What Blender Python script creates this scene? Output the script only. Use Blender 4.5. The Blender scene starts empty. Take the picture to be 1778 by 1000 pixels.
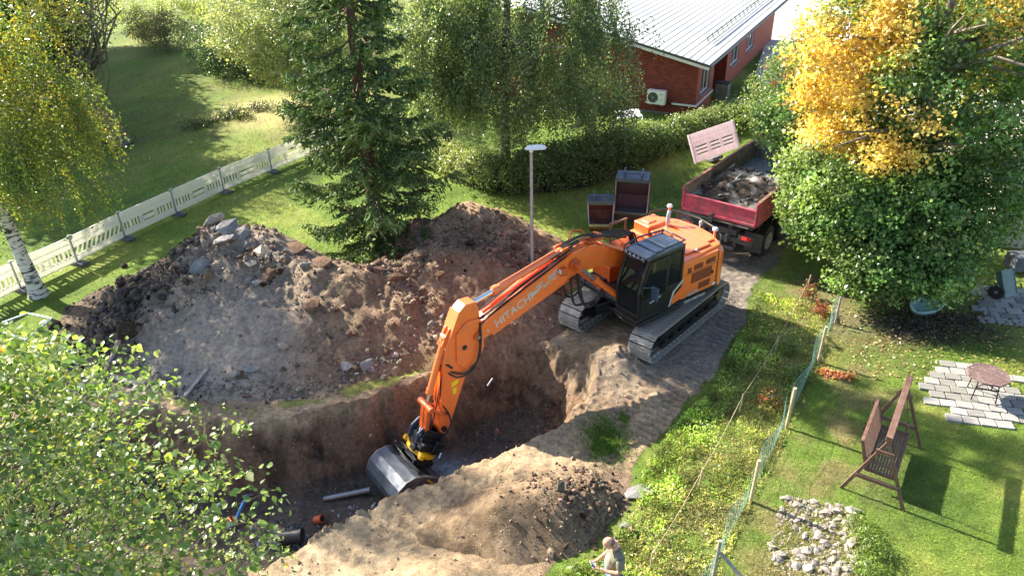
import bpy, math, random
import numpy as np
from mathutils import Vector, Matrix, Euler
rng = np.random.default_rng(7); random.seed(7)
S = bpy.context.scene; COL = S.collection
R = math.radians
# ---------------------------------------------------------------- camera
FPX, CAM_H, PITCH, ROLL = 1300.0, 12.0, R(30), R(1.4)
cd = bpy.data.cameras.new('camera'); cam = bpy.data.objects.new('camera', cd); COL.objects.link(cam); S.camera = cam
fw = Vector((0, math.cos(PITCH), -math.sin(PITCH)))
r0 = Vector((1, 0, 0)); u0 = Vector((0, math.sin(PITCH), math.cos(PITCH)))
rt = math.cos(ROLL)*r0 - math.sin(ROLL)*u0; up = math.sin(ROLL)*r0 + math.cos(ROLL)*u0
cam.matrix_world = Matrix(((rt.x, up.x, -fw.x, 0), (rt.y, up.y, -fw.y, 0), (rt.z, up.z, -fw.z, CAM_H), (0, 0, 0, 1)))
cd.sensor_width = 36; cd.lens = 36*FPX/1778; cd.clip_end = 900; cd.clip_start = .2
# ---------------------------------------------------------------- world and sun
SUN_EL = R(34.5); SUN_DIR = Vector((-math.cos(R(35))*math.cos(SUN_EL), math.sin(R(35))*math.cos(SUN_EL), math.sin(SUN_EL)))  # towards the sun
w = bpy.data.worlds.new('World'); S.world = w; w.use_nodes = True
nt = w.node_tree; nt.nodes.clear()
sky = nt.nodes.new('ShaderNodeTexSky'); sky.sky_type = 'NISHITA'; sky.sun_disc = False
sky.sun_elevation = SUN_EL; sky.sun_rotation = math.atan2(SUN_DIR.x, SUN_DIR.y); sky.dust_density = 1.5
bg = nt.nodes.new('ShaderNodeBackground'); bg.inputs[1].default_value = .092
wo = nt.nodes.new('ShaderNodeOutputWorld'); nt.links.new(sky.outputs[0], bg.inputs[0]); nt.links.new(bg.outputs[0], wo.inputs[0])
sl = bpy.data.lights.new('sun', 'SUN'); sl.energy = 5; sl.angle = R(.6); sl.color = (1, .90, .75)
so = bpy.data.objects.new('sun', sl); COL.objects.link(so); so.rotation_euler = SUN_DIR.to_track_quat('Z', 'Y').to_euler(); so.location = (-30, 20, 40)
S.view_settings.view_transform = 'Standard'; S.view_settings.look = 'None'; S.view_settings.exposure = 1.88; S.view_settings.gamma = 1
try: S.view_settings.use_curve_mapping = False
except Exception: pass
S.cycles.max_bounces = 6; S.cycles.transparent_max_bounces = 8; S.cycles.sample_clamp_indirect = 6
# ---------------------------------------------------------------- image-to-ground helper (gives true world points)
def P(px, py, z=0.0):
    d = fw + rt*((px-889)/FPX) - up*((py-500)/FPX); t = (z-CAM_H)/d.z
    return Vector((d.x*t, d.y*t, z))
# ---------------------------------------------------------------- numpy noise
_T = rng.random((256, 256)).astype(np.float64)
def vn(x, y, f=1.0, s=0):
    x = np.asarray(x)*f+s*17.3+1000; y = np.asarray(y)*f+s*31.7+1000
    i = np.floor(x).astype(int); j = np.floor(y).astype(int); u = x-i; v = y-j
    u = u*u*(3-2*u); v = v*v*(3-2*v); g = lambda a, b: _T[a & 255, b & 255]
    return (g(i, j)*(1-u)+g(i+1, j)*u)*(1-v)+(g(i, j+1)*(1-u)+g(i+1, j+1)*u)*v
def fbm(x, y, f=1.0, o=4, s=0, p=.5):
    a = 1; t = 0; r = 0
    for k in range(o):
        r = r+a*(vn(x, y, f*2**k, s+k*3)-.5); t += a; a *= p
    return r/t*2
def worley(x, y, f=1.0, s=0):
    x = np.asarray(x)*f+500; y = np.asarray(y)*f+500; i = np.floor(x).astype(int); j = np.floor(y).astype(int)
    best = np.full(x.shape, 9.0); idv = np.zeros(x.shape)
    for a in (-1, 0, 1):
        for b in (-1, 0, 1):
            p = _T[(i+a+s*7) & 255, (j+b) & 255]; q = _T[(i+a) & 255, (j+b+s*11+57) & 255]
            d = (i+a+p-x)**2+(j+b+q-y)**2; m = d < best; best = np.where(m, d, best); idv = np.where(m, p, idv)
    return np.sqrt(best), idv
def inpoly(x, y, poly):
    c = np.zeros(np.shape(x), bool); n = len(poly)
    for k in range(n):
        (x1, y1), (x2, y2) = poly[k], poly[(k+1) % n]
        c ^= ((y1 > y) != (y2 > y)) & (x < (x2-x1)*(y-y1)/((y2-y1) or 1e-9)+x1)
    return c
def pdist(x, y, line, closed=False):
    """distance to a polyline, parameter (segment + t), side"""
    best = np.full(np.shape(x), 1e9); par = np.zeros(np.shape(x)); side = np.zeros(np.shape(x))
    n = len(line); m = n if closed else n-1
    for k in range(m):
        a = line[k]; b = line[(k+1) % n]; dx, dy = b[0]-a[0], b[1]-a[1]; L = dx*dx+dy*dy
        t = np.clip(((x-a[0])*dx+(y-a[1])*dy)/L, 0, 1); d = np.hypot(x-a[0]-t*dx, y-a[1]-t*dy)
        u = d < best; best = np.where(u, d, best); par = np.where(u, k+t, par)
        side = np.where(u, np.sign(dx*(y-a[1])-dy*(x-a[0])), side)
    return best, par, side
def sstep(a, b, x):
    t = np.clip((x-a)/(b-a), 0, 1); return t*t*(3-2*t)
# ---------------------------------------------------------------- materials
def new_mat(name):
    m = bpy.data.materials.new(name); m.use_nodes = True; n = m.node_tree; n.nodes.clear()
    o = n.nodes.new('ShaderNodeOutputMaterial'); b = n.nodes.new('ShaderNodeBsdfPrincipled'); n.links.new(b.outputs[0], o.inputs[0])
    return m, n, b, o
def mat(name, col, rough=.6, metal=0, var=.15, vs=6, bump=0, bs=40, dirt=None, ds=2.5, da=.5, spec=.5, coat=0, attr=None):
    """painted or raw surface: base colour with noise variation, optional dirt colour patches and bump"""
    m, n, b, o = new_mat(name); N = n.nodes.new; L = n.links.new
    tc = N('ShaderNodeTexCoord')
    nz = N('ShaderNodeTexNoise'); nz.inputs['Scale'].default_value = vs; nz.inputs['Detail'].default_value = 6; L(tc.outputs['Object'], nz.inputs['Vector'])
    mr = N('ShaderNodeMapRange'); mr.inputs[1].default_value = .3; mr.inputs[2].default_value = .7; mr.inputs[3].default_value = 1-var; mr.inputs[4].default_value = 1+var; L(nz.outputs[0], mr.inputs[0])
    mul = N('ShaderNodeVectorMath'); mul.operation = 'SCALE'; L(mr.outputs[0], mul.inputs['Scale'])
    if attr:
        a = N('ShaderNodeAttribute'); a.attribute_name = attr; L(a.outputs['Color'], mul.inputs[0])
    else: mul.inputs[0].default_value = col
    src = mul.outputs[0]
    if dirt:
        n2 = N('ShaderNodeTexNoise'); n2.inputs['Scale'].default_value = ds; n2.inputs['Detail'].default_value = 8; n2.inputs['Roughness'].default_value = .65; L(tc.outputs['Object'], n2.inputs['Vector'])
        r2 = N('ShaderNodeMapRange'); r2.inputs[1].default_value = .62-da*.25; r2.inputs[2].default_value = .8-da*.2; r2.inputs[4].default_value = min(1, da*1.3); L(n2.outputs[0], r2.inputs[0])
        mx = N('ShaderNodeMix'); mx.data_type = 'RGBA'; L(r2.outputs[0], mx.inputs[0]); L(src, mx.inputs[6]); mx.inputs[7].default_value = (*dirt, 1); src = mx.outputs[2]
        r3 = N('ShaderNodeMapRange'); L(r2.outputs[0], r3.inputs[0]); r3.inputs[3].default_value = rough; r3.inputs[4].default_value = min(1, rough+.4); L(r3.outputs[0], b.inputs['Roughness'])
    else: b.inputs['Roughness'].default_value = rough
    L(src, b.inputs['Base Color']); b.inputs['Metallic'].default_value = metal; b.inputs['Specular IOR Level'].default_value = spec
    if coat: b.inputs['Coat Weight'].default_value = coat; b.inputs['Coat Roughness'].default_value = .34
    if bump:
        n3 = N('ShaderNodeTexNoise'); n3.inputs['Scale'].default_value = bs; n3.inputs['Detail'].default_value = 5; L(tc.outputs['Object'], n3.inputs['Vector'])
        bp = N('ShaderNodeBump'); bp.inputs['Strength'].default_value = bump; bp.inputs['Distance'].default_value = .02; L(n3.outputs[0], bp.inputs['Height']); L(bp.outputs[0], b.inputs['Normal'])
    return m
def leaf_mat(name, trans=.42, rough=.34, spec=.6):
    m, n, b, o = new_mat(name); N = n.nodes.new; L = n.links.new
    a = N('ShaderNodeAttribute'); a.attribute_name = 'col'; L(a.outputs['Color'], b.inputs['Base Color'])
    b.inputs['Roughness'].default_value = rough; b.inputs['Specular IOR Level'].default_value = spec
    t = N('ShaderNodeBsdfTranslucent'); g = N('ShaderNodeVectorMath'); g.operation = 'MULTIPLY'; L(a.outputs['Color'], g.inputs[0]); g.inputs[1].default_value = (1.5, 1.45, .7)
    L(g.outputs[0], t.inputs[0]); mx = N('ShaderNodeMixShader'); mx.inputs[0].default_value = trans
    L(b.outputs[0], mx.inputs[1]); L(t.outputs[0], mx.inputs[2]); L(mx.outputs[0], o.inputs[0]); return m
def soil_mat(name, bstr, pebble=.5):
    m, n, b, o = new_mat(name); N = n.nodes.new; L = n.links.new
    tc = N('ShaderNodeTexCoord'); a = N('ShaderNodeAttribute'); a.attribute_name = 'col'
    n1 = N('ShaderNodeTexNoise'); n1.inputs['Scale'].default_value = 9; n1.inputs['Detail'].default_value = 9; n1.inputs['Roughness'].default_value = .7; L(tc.outputs['Object'], n1.inputs['Vector'])
    r1 = N('ShaderNodeMapRange'); r1.inputs[1].default_value = .3; r1.inputs[2].default_value = .7; r1.inputs[3].default_value = .55; r1.inputs[4].default_value = 1.45; L(n1.outputs[0], r1.inputs[0])
    sc = N('ShaderNodeVectorMath'); sc.operation = 'SCALE'; L(a.outputs['Color'], sc.inputs[0]); L(r1.outputs[0], sc.inputs['Scale'])
    v = N('ShaderNodeTexVoronoi'); v.inputs['Scale'].default_value = 28; L(tc.outputs['Object'], v.inputs['Vector'])
    sp = N('ShaderNodeSeparateColor'); L(v.outputs['Color'], sp.inputs[0])
    g1 = N('ShaderNodeMath'); g1.operation = 'GREATER_THAN'; g1.inputs[1].default_value = 1-.03*pebble; L(sp.outputs[0], g1.inputs[0])
    g2 = N('ShaderNodeMath'); g2.operation = 'LESS_THAN'; g2.inputs[1].default_value = .42; L(v.outputs['Distance'], g2.inputs[0])
    g3 = N('ShaderNodeMath'); g3.operation = 'MULTIPLY'; L(g1.outputs[0], g3.inputs[0]); L(g2.outputs[0], g3.inputs[1])
    mx = N('ShaderNodeMix'); mx.data_type = 'RGBA'; L(g3.outputs[0], mx.inputs[0]); L(sc.outputs[0], mx.inputs[6]); mx.inputs[7].default_value = (.36, .33, .3, 1)
    L(mx.outputs[2], b.inputs['Base Color']); b.inputs['Roughness'].default_value = .95; b.inputs['Specular IOR Level'].default_value = .15
    n2 = N('ShaderNodeTexNoise'); n2.inputs['Scale'].default_value = 26; n2.inputs['Detail'].default_value = 7; n2.inputs['Roughness'].default_value = .7; L(tc.outputs['Object'], n2.inputs['Vector'])
    bp = N('ShaderNodeBump'); bp.inputs['Strength'].default_value = bstr; bp.inputs['Distance'].default_value = .05; L(n2.outputs[0], bp.inputs['Height'])
    b2 = N('ShaderNodeBump'); b2.inputs['Strength'].default_value = .6; b2.inputs['Distance'].default_value = .03; L(g3.outputs[0], b2.inputs['Height']); L(bp.outputs[0], b2.inputs['Normal']); L(b2.outputs[0], b.inputs['Normal'])
    return m
def glass_mat(name, col=(.02, .025, .03), rough=.04):
    m, n, b, o = new_mat(name); b.inputs['Base Color'].default_value = (*col, 1); b.inputs['Roughness'].default_value = rough
    N = n.nodes.new; g = N('ShaderNodeBsdfTransparent'); g.inputs[0].default_value = (.35, .38, .38, 1); mx = N('ShaderNodeMixShader'); mx.inputs[0].default_value = .45
    n.links.new(b.outputs[0], mx.inputs[1]); n.links.new(g.outputs[0], mx.inputs[2]); n.links.new(mx.outputs[0], o.inputs[0]); return m
def emis_mat(name, col, e):
    m, n, b, o = new_mat(name); b.inputs['Base Color'].default_value = (*col, 1); b.inputs['Roughness'].default_value = .25
    b.inputs['Emission Color'].default_value = (*col, 1); b.inputs['Emission Strength'].default_value = e; return m
DIRT = (.13, .10, .075)
M = dict(
 orange=mat('orange_paint', (.88, .15, .010), .45, spec=.9, var=.05, dirt=(.34, .15, .07), ds=2.2, da=.38, coat=1),
 orange_d=mat('orange_paint_worn', (.60, .10, .012), .45, var=.1, dirt=(.2, .09, .05), ds=5, da=.5),
 black=mat('black_paint', (.012, .013, .015), .35, dirt=(.06, .05, .045), ds=4, da=.35),
 bluegrey=mat('glossy_slate_paint', (.05, .075, .12), .25, var=.15, coat=.4),
 rubber=mat('rubber', (.018, .018, .018), .75, dirt=(.08, .07, .055), ds=6, da=.5),
 track=mat('track_steel', (.44, .41, .37), .5, .35, var=.3, vs=9, dirt=(.10, .08, .06), ds=5, da=.55, bump=.3, bs=30),
 chrome=mat('chrome_rod', (.75, .76, .78), .15, 1, var=.05),
 steel=mat('bare_steel', (.33, .34, .36), .38, .8, var=.3, vs=4, dirt=(.10, .10, .11), ds=2, da=.5),
 wornsteel=mat('worn_bucket_steel', (.15, .17, .20), .4, .6, var=.35, vs=3, dirt=(.05, .045, .045), ds=2.2, da=.55, bump=.15),
 rust=mat('rusty_steel', (.24, .115, .085), .8, .2, var=.35, dirt=(.06, .04, .04), ds=3, da=.6, bump=.3),
 yellow=mat('yellow_paint', (.75, .42, .01), .35, var=.1, dirt=(.12, .09, .05), ds=9, da=.4),
 white=mat('white_paint', (.72, .73, .74), .45, var=.06),
 silver=mat('silver_print', (.55, .55, .52), .4, .3, var=.05),
 red=mat('truck_red', (.52, .075, .11), .5, var=.2, dirt=(.16, .09, .085), ds=2.5, da=.6),
 boxgrey=mat('box_lining', (.26, .22, .19), .7, .1, var=.3, dirt=(.10, .08, .07), ds=1.6, da=.7, bump=.2),
 frame=mat('chassis_grey', (.07, .07, .07), .7, var=.3, dirt=DIRT, ds=4, da=.7),
 lightred=emis_mat('lit_lamp_red', (.8, .015, .01), .9),
 lampred=mat('lamp_red', (.5, .01, .01), .25),
 clear=mat('clear_lens', (.7, .72, .75), .1),
 plastic=mat('barrier_plastic', (.84, .83, .76), .5, var=.06, vs=3, dirt=(.38, .36, .30), ds=3, da=.3, bump=.1, bs=12),
 pink=mat('faded_barrier_plastic', (.88, .81, .83), .5, var=.08, dirt=(.5, .38, .38), ds=3, da=.3),
 pinkdark=mat('faded_red_band', (.38, .13, .16), .6, var=.15),
 footgrey=mat('recycled_rubber_foot', (.10, .11, .13), .8, var=.2),
 galv=mat('galvanised_steel', (.34, .39, .45), .45, .7, var=.15),
 brickm=None, woodd=mat('brown_stained_wood', (.13, .068, .05), .6, var=.25, vs=14, bump=.25, bs=60, dirt=(.26, .17, .14), ds=6, da=.45),
 woodt=mat('worn_table_wood', (.13, .085, .08), .6, var=.25, vs=12, bump=.2, bs=50, dirt=(.30, .20, .18), ds=5, da=.5),
 woodg=mat('grey_weathered_wood', (.30, .27, .25), .8, var=.25, vs=10, bump=.4, bs=40, dirt=(.15, .12, .10), ds=4, da=.5),
 woodp=mat('pale_post_wood', (.46, .36, .22), .75, var=.2, vs=9, bump=.3),
 paver=mat('concrete_paver', (.27, .265, .255), .85, var=.18, vs=5, bump=.35, bs=50, dirt=(.22, .22, .20), ds=3, da=.55),
 stone=mat('pale_stone', (.30, .265, .235), .85, var=.3, vs=3, bump=.4, bs=20, dirt=(.18, .15, .13), ds=3, da=.5),
 concrete=mat('broken_concrete', (.19, .19, .19), .9, var=.25, vs=3, bump=.5, bs=14, dirt=(.13, .11, .095), ds=2.2, da=.6),
 palestone=mat('pale_boulder', (.33, .28, .22), .85, var=.25, vs=3, bump=.5, bs=12, dirt=(.20, .15, .11), ds=2.5, da=.5),
 clod=mat('brown_clod', (.135, .088, .062), .98, var=.45, vs=5, bump=1, bs=18, spec=.1),
 clodd=mat('dark_clod', (.066, .052, .046), .98, var=.45, vs=5, bump=1, bs=18, spec=.1),
 bark=mat('dark_bark', (.15, .125, .10), .95, var=.5, vs=7, bump=1, bs=14),
 barks=mat('spruce_bark', (.14, .085, .06), .95, var=.4, vs=9, bump=1, bs=20),
 asphalt=mat('concrete_yard', (.42, .40, .38), .9, var=.12, vs=2, bump=.2),
 skin=mat('skin', (.52, .27, .19), .5, var=.06, vs=12), shirt=mat('olive_shirt', (.155, .15, .11), .85, var=.12, vs=7, bump=.2),
 shirtf=mat('shirt_beige', (.40, .34, .24), .85, var=.1, vs=7), jeans=mat('blue_jeans', (.14, .24, .36), .85, var=.2, vs=8, bump=.2),
 hair=mat('grey_stubble', (.16, .10, .085), .8, var=.2, vs=40), shoe=mat('dark_shoe', (.03, .03, .03), .7),
 orangepl=mat('orange_pipe_plastic', (.55, .10, .04), .5), blackpl=mat('black_pipe_plastic', (.022, .023, .026), .35),
 bluepl=mat('blue_pipe_plastic', (.03, .22, .50), .45), greypl=mat('grey_pipe', (.30, .31, .33), .5, dirt=(.16, .14, .12), ds=4, da=.4),
 cable=mat('grey_cable', (.38, .37, .35), .6), turq=mat('turquoise_plastic', (.36, .52, .52), .55, var=.12),
 net=mat('green_plastic_net', (.26, .46, .38), .6), root=mat('pale_bare_root', (.34, .28, .23), .9, var=.3, bump=.5),
 roof=mat('white_metal_tile', (.46, .475, .465), .6, var=.06, vs=1.5, dirt=(.42, .45, .42), ds=1.2, da=.25),
 darktrim=mat('dark_grey_trim', (.045, .05, .055), .5), soffit=mat('cream_soffit', (.62, .55, .40), .7),
 winglass=mat('window_pane', (.03, .04, .045), .06, spec=.8), litbrick=mat('bounce_lit_brick', (.30, .085, .052), .85, var=.18, vs=10, bump=.3),  # long wall brick: lighter orange copy, ground bounce light put into its colour
 shed=mat('beige_boards', (.42, .38, .31), .8, var=.12, vs=4), teal=mat('grey_green_sheet', (.11, .17, .16), .45, var=.15),
 oleaf=leaf_mat('leaves'), needle=leaf_mat('needles', .12, .6, .25), grassm=leaf_mat('grass_blades', .3, .6, .2),
 lawnm=None)
def birch_bark():
    m, n, b, o = new_mat('birch_bark'); N = n.nodes.new; L = n.links.new; tc = N('ShaderNodeTexCoord')
    mp = N('ShaderNodeMapping'); mp.inputs['Scale'].default_value = (2.2, 2.2, 9); L(tc.outputs['Object'], mp.inputs[0])
    nz = N('ShaderNodeTexNoise'); nz.inputs['Scale'].default_value = 1.6; nz.inputs['Detail'].default_value = 6; L(mp.outputs[0], nz.inputs['Vector'])
    cr = N('ShaderNodeValToRGB'); cr.color_ramp.elements[0].position = .40; cr.color_ramp.elements[0].color = (.04, .035, .03, 1); cr.color_ramp.elements[1].position = .50; cr.color_ramp.elements[1].color = (.62, .58, .53, 1)
    L(nz.outputs[0], cr.inputs[0]); L(cr.outputs[0], b.inputs['Base Color']); b.inputs['Roughness'].default_value = .8
    bp = N('ShaderNodeBump'); bp.inputs['Strength'].default_value = .5; L(nz.outputs[0], bp.inputs['Height']); L(bp.outputs[0], b.inputs['Normal']); return m
M['birch'] = birch_bark()
for k_ in ('plastic', 'pink'):   # thin moulded plastic lets some light through
    n_ = M[k_].node_tree; b_ = [q for q in n_.nodes if q.type == 'BSDF_PRINCIPLED'][0]; o_ = [q for q in n_.nodes if q.type == 'OUTPUT_MATERIAL'][0]
    t_ = n_.nodes.new('ShaderNodeBsdfTranslucent'); x_ = n_.nodes.new('ShaderNodeMixShader'); x_.inputs[0].default_value = .42; n_.links.new(b_.inputs['Base Color'].links[0].from_socket, t_.inputs[0])
    n_.links.new(b_.outputs[0], x_.inputs[1]); n_.links.new(t_.outputs[0], x_.inputs[2]); n_.links.new(x_.outputs[0], o_.inputs[0])
M['paver2'] = mat('stained_paver', (.20, .195, .18), .9, var=.25, vs=5, bump=.4, bs=40, dirt=(.15, .15, .12), ds=3, da=.6)
M['paver3'] = mat('pale_paver', (.34, .325, .30), .85, var=.2, vs=5, bump=.35, bs=50, dirt=(.25, .24, .21), ds=4, da=.5)
def brick_mat():
    m, n, b, o = new_mat('red_brick'); N = n.nodes.new; L = n.links.new; tc = N('ShaderNodeTexCoord')
    br = N('ShaderNodeTexBrick'); br.inputs['Scale'].default_value = 1; br.inputs['Color1'].default_value = (.31, .06, .038, 1); br.inputs['Color2'].default_value = (.20, .035, .025, 1); br.inputs['Mortar'].default_value = (.07, .03, .026, 1)
    br.inputs['Mortar Size'].default_value = .014; br.inputs['Brick Width'].default_value = .27; br.inputs['Row Height'].default_value = .085; L(tc.outputs['UV'], br.inputs[0])
    nz = N('ShaderNodeTexNoise'); nz.inputs['Scale'].default_value = 3; nz.inputs['Detail'].default_value = 5; L(tc.outputs['UV'], nz.inputs['Vector'])
    mr = N('ShaderNodeMapRange'); mr.inputs[3].default_value = .65; mr.inputs[4].default_value = 1.35; L(nz.outputs[0], mr.inputs[0])
    sc = N('ShaderNodeVectorMath'); sc.operation = 'SCALE'; L(br.outputs[0], sc.inputs[0]); L(mr.outputs[0], sc.inputs['Scale']); L(sc.outputs[0], b.inputs['Base Color']); b.inputs['Roughness'].default_value = .9
    bp = N('ShaderNodeBump'); bp.inputs['Strength'].default_value = .6; bp.inputs['Distance'].default_value = .01; bp.invert = True; L(br.outputs['Fac'], bp.inputs['Height']); L(bp.outputs[0], b.inputs['Normal']); return m
M['brickm'] = brick_mat()
def lawn_mat():
    m, n, b, o = new_mat('lawn_turf'); N = n.nodes.new; L = n.links.new; tc = N('ShaderNodeTexCoord'); a = N('ShaderNodeAttribute'); a.attribute_name = 'col'
    n1 = N('ShaderNodeTexNoise'); n1.inputs['Scale'].default_value = 18; n1.inputs['Detail'].default_value = 10; n1.inputs['Roughness'].default_value = .85; L(tc.outputs['Object'], n1.inputs['Vector'])
    r1 = N('ShaderNodeMapRange'); r1.inputs[1].default_value = .3; r1.inputs[2].default_value = .7; r1.inputs[3].default_value = .45; r1.inputs[4].default_value = 1.55; L(n1.outputs[0], r1.inputs[0])
    sc = N('ShaderNodeVectorMath'); sc.operation = 'SCALE'; L(a.outputs['Color'], sc.inputs[0]); L(r1.outputs[0], sc.inputs['Scale']); L(sc.outputs[0], b.inputs['Base Color'])
    b.inputs['Roughness'].default_value = .9; b.inputs['Specular IOR Level'].default_value = .2
    n2 = N('ShaderNodeTexNoise'); n2.inputs['Scale'].default_value = 30; n2.inputs['Detail'].default_value = 8; n2.inputs['Roughness'].default_value = .8; L(tc.outputs['Object'], n2.inputs['Vector'])
    bp = N('ShaderNodeBump'); bp.inputs['Strength'].default_value = .9; bp.inputs['Distance'].default_value = .06; L(n2.outputs[0], bp.inputs['Height']); L(bp.outputs[0], b.inputs['Normal']); return m
M['lawnm'] = lawn_mat()
M['soil'] = soil_mat('turned_soil', 1.0, .5); M['soilfine'] = soil_mat('sandy_soil', .7, .4)
# ---------------------------------------------------------------- mesh helpers
def link(name, me, parent=None, loc=None):
    o = bpy.data.objects.new(name, me); COL.objects.link(o)
    if parent is not None: o.parent = parent
    if loc is not None: o.location = loc
    return o
def tag(o, label=None, cat=None, group=None, kind=None):
    if label: o['label'] = label
    if cat: o['category'] = cat
    if group: o['group'] = group
    if kind: o['kind'] = kind
    return o
def empty(name, loc, rz=0, label=None, cat=None, group=None):
    o = bpy.data.objects.new(name, None); COL.objects.link(o); o.location = loc; o.rotation_euler = (0, 0, rz); return tag(o, label, cat, group)
def np_mesh(name, V, F, mats, col=None, smooth=False, fmat=None):
    """V (n,3); F (m,k) constant k"""
    V = np.asarray(V, np.float32); F = np.asarray(F, np.int32); me = bpy.data.meshes.new(name); k = F.shape[1]
    me.vertices.add(len(V)); me.vertices.foreach_set('co', V.ravel()); me.loops.add(F.size); me.loops.foreach_set('vertex_index', F.ravel())
    me.polygons.add(len(F)); me.polygons.foreach_set('loop_start', np.arange(0, F.size, k, dtype=np.int32))
    me.polygons.foreach_set('use_smooth', np.full(len(F), smooth))
    for m in (mats if isinstance(mats, (list, tuple)) else [mats]): me.materials.append(m)
    if fmat is not None: me.polygons.foreach_set('material_index', np.asarray(fmat, np.int32))
    if col is not None:
        c = np.ones((len(V), 4), np.float32); c[:, :3] = col; at = me.color_attributes.new('col', 'FLOAT_COLOR', 'POINT'); at.data.foreach_set('color', c.ravel())
    me.update(calc_edges=True); return me
def frame_from(d, up_=(0, 0, 1)):
    d = Vector(d).normalized(); u = Vector(up_)
    if abs(d.dot(u)) > .97: u = Vector((1, 0, 0))
    x = u.cross(d).normalized(); y = d.cross(x); return x, y, d
class MB:
    def __init__(s): s.v = []; s.f = []; s.m = []; s.cm = 0; s.T = Matrix.Identity(4)
    def mi(s, i): s.cm = i; return s
    def add(s, vs, fs):
        o = len(s.v); s.v += [s.T @ Vector(v) for v in vs]; s.f += [[i+o for i in f] for f in fs]; s.m += [s.cm]*len(fs); return s
    def box(s, c, d, rot=None):
        x, y, z = d[0]/2, d[1]/2, d[2]/2; c = Vector(c); Q = Euler(rot).to_matrix() if rot is not None and not isinstance(rot, Matrix) else (rot or Matrix.Identity(3))
        vs = [c+Q @ Vector((a*x, b*y, e*z)) for e in (-1, 1) for b in (-1, 1) for a in (-1, 1)]
        return s.add(vs, [(0, 2, 3, 1), (4, 5, 7, 6), (0, 1, 5, 4), (2, 6, 7, 3), (0, 4, 6, 2), (1, 3, 7, 5)])
    def bar(s, a, b, w, h, up_=(0, 0, 1)):
        a = Vector(a); b = Vector(b); x, y, d = frame_from(b-a, up_)
        vs = [p+x*(i*w/2)+y*(j*h/2) for p in (a, b) for j in (-1, 1) for i in (-1, 1)]
        return s.add(vs, [(0, 2, 3, 1), (4, 5, 7, 6), (0, 1, 5, 4), (2, 6, 7, 3), (0, 4, 6, 2), (1, 3, 7, 5)])
    def tube(s, pts, r, n=8, cap=True):
        pts = [Vector(p) for p in pts]; k = len(pts); rr = r if isinstance(r, (list, tuple)) else [r]*k; vs = []; fs = []
        x = None
        for i, p in enumerate(pts):
            d = (pts[min(i+1, k-1)]-pts[max(i-1, 0)]).normalized()
            if x is None: x, y, _ = frame_from(d)
            else:
                x = (x-d*x.dot(d)).normalized(); y = d.cross(x)
            vs += [p+(x*math.cos(2*math.pi*j/n)+y*math.sin(2*math.pi*j/n))*rr[i] for j in range(n)]
        for i in range(k-1):
            for j in range(n): a = i*n+j; b = i*n+(j+1) % n; fs.append((a, b, b+n, a+n))
        if cap: fs.append(tuple(range(n))[::-1]); fs.append(tuple(range((k-1)*n, k*n)))
        return s.add(vs, fs)
    def prism(s, poly, y0, y1, axes=((1, 0, 0), (0, 0, 1), (0, 1, 0)), o=(0, 0, 0)):
        """poly in (a,b) along axes[0], axes[1]; extruded y0..y1 along axes[2]"""
        A, B, C = (Vector(a) for a in axes); o = Vector(o); n = len(poly)
        vs = [o+A*p[0]+B*p[1]+C*y for y in (y0, y1) for p in poly]
        fs = [tuple(range(n)), tuple(range(2*n-1, n-1, -1))]+[(i, i+n, (i+1) % n+n, (i+1) % n) for i in range(n)]
        return s.add(vs, fs)
    def ball(s, c, r, n=10, m=6):
        c = Vector(c); r = r if isinstance(r, (tuple, list)) else (r,)*3; vs = []; fs = []
        for i in range(m+1):
            t = math.pi*i/m
            for j in range(n): vs.append(c+Vector((r[0]*math.sin(t)*math.cos(2*math.pi*j/n), r[1]*math.sin(t)*math.sin(2*math.pi*j/n), r[2]*math.cos(t))))
        for i in range(m):
            for j in range(n): a = i*n+j; b = i*n+(j+1) % n; fs.append((a, a+n, b+n, b))
        return s.add(vs, fs)
    def mesh(s, name, mats, smooth=None):
        me = bpy.data.meshes.new(name); me.from_pydata(s.v, [], s.f)
        for m in (mats if isinstance(mats, (list, tuple)) else [mats]): me.materials.append(m)
        me.polygons.foreach_set('material_index', s.m)
        if smooth is not None:
            me.polygons.foreach_set('use_smooth', [True]*len(me.polygons)); me.update()
            me.set_sharp_from_angle(angle=R(smooth))
        me.update(); return me
    def build(s, name, mats, parent=None, smooth=None, bevel=0, loc=None, bseg=2):
        o = link(name, s.mesh(name, mats, smooth), parent, loc)
        if bevel:
            b = o.modifiers.new('bevel', 'BEVEL'); b.width = bevel; b.segments = bseg; b.limit_method = 'ANGLE'; b.angle_limit = R(35); b.harden_normals = False
        return o
def copy_tree(o, parent=None):
    c = o.copy(); COL.objects.link(c); c.parent = parent
    for ch in o.children: copy_tree(ch, c)
    return c
def rock_mesh(name, seed, m, sub=1, jag=.35):
    import bmesh
    r = random.Random(seed); bm = bmesh.new(); bmesh.ops.create_icosphere(bm, subdivisions=sub, radius=1)
    sx, sy, sz = r.uniform(.7, 1.3), r.uniform(.6, 1.1), r.uniform(.45, .8)
    for v in bm.verts:
        k = 1+jag*(r.random()-.5)*1.3; v.co = Vector((v.co.x*sx*k, v.co.y*sy*k, v.co.z*sz*k))
    me = bpy.data.meshes.new(name); bm.to_mesh(me); bm.free(); me.materials.append(m); return me
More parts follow.
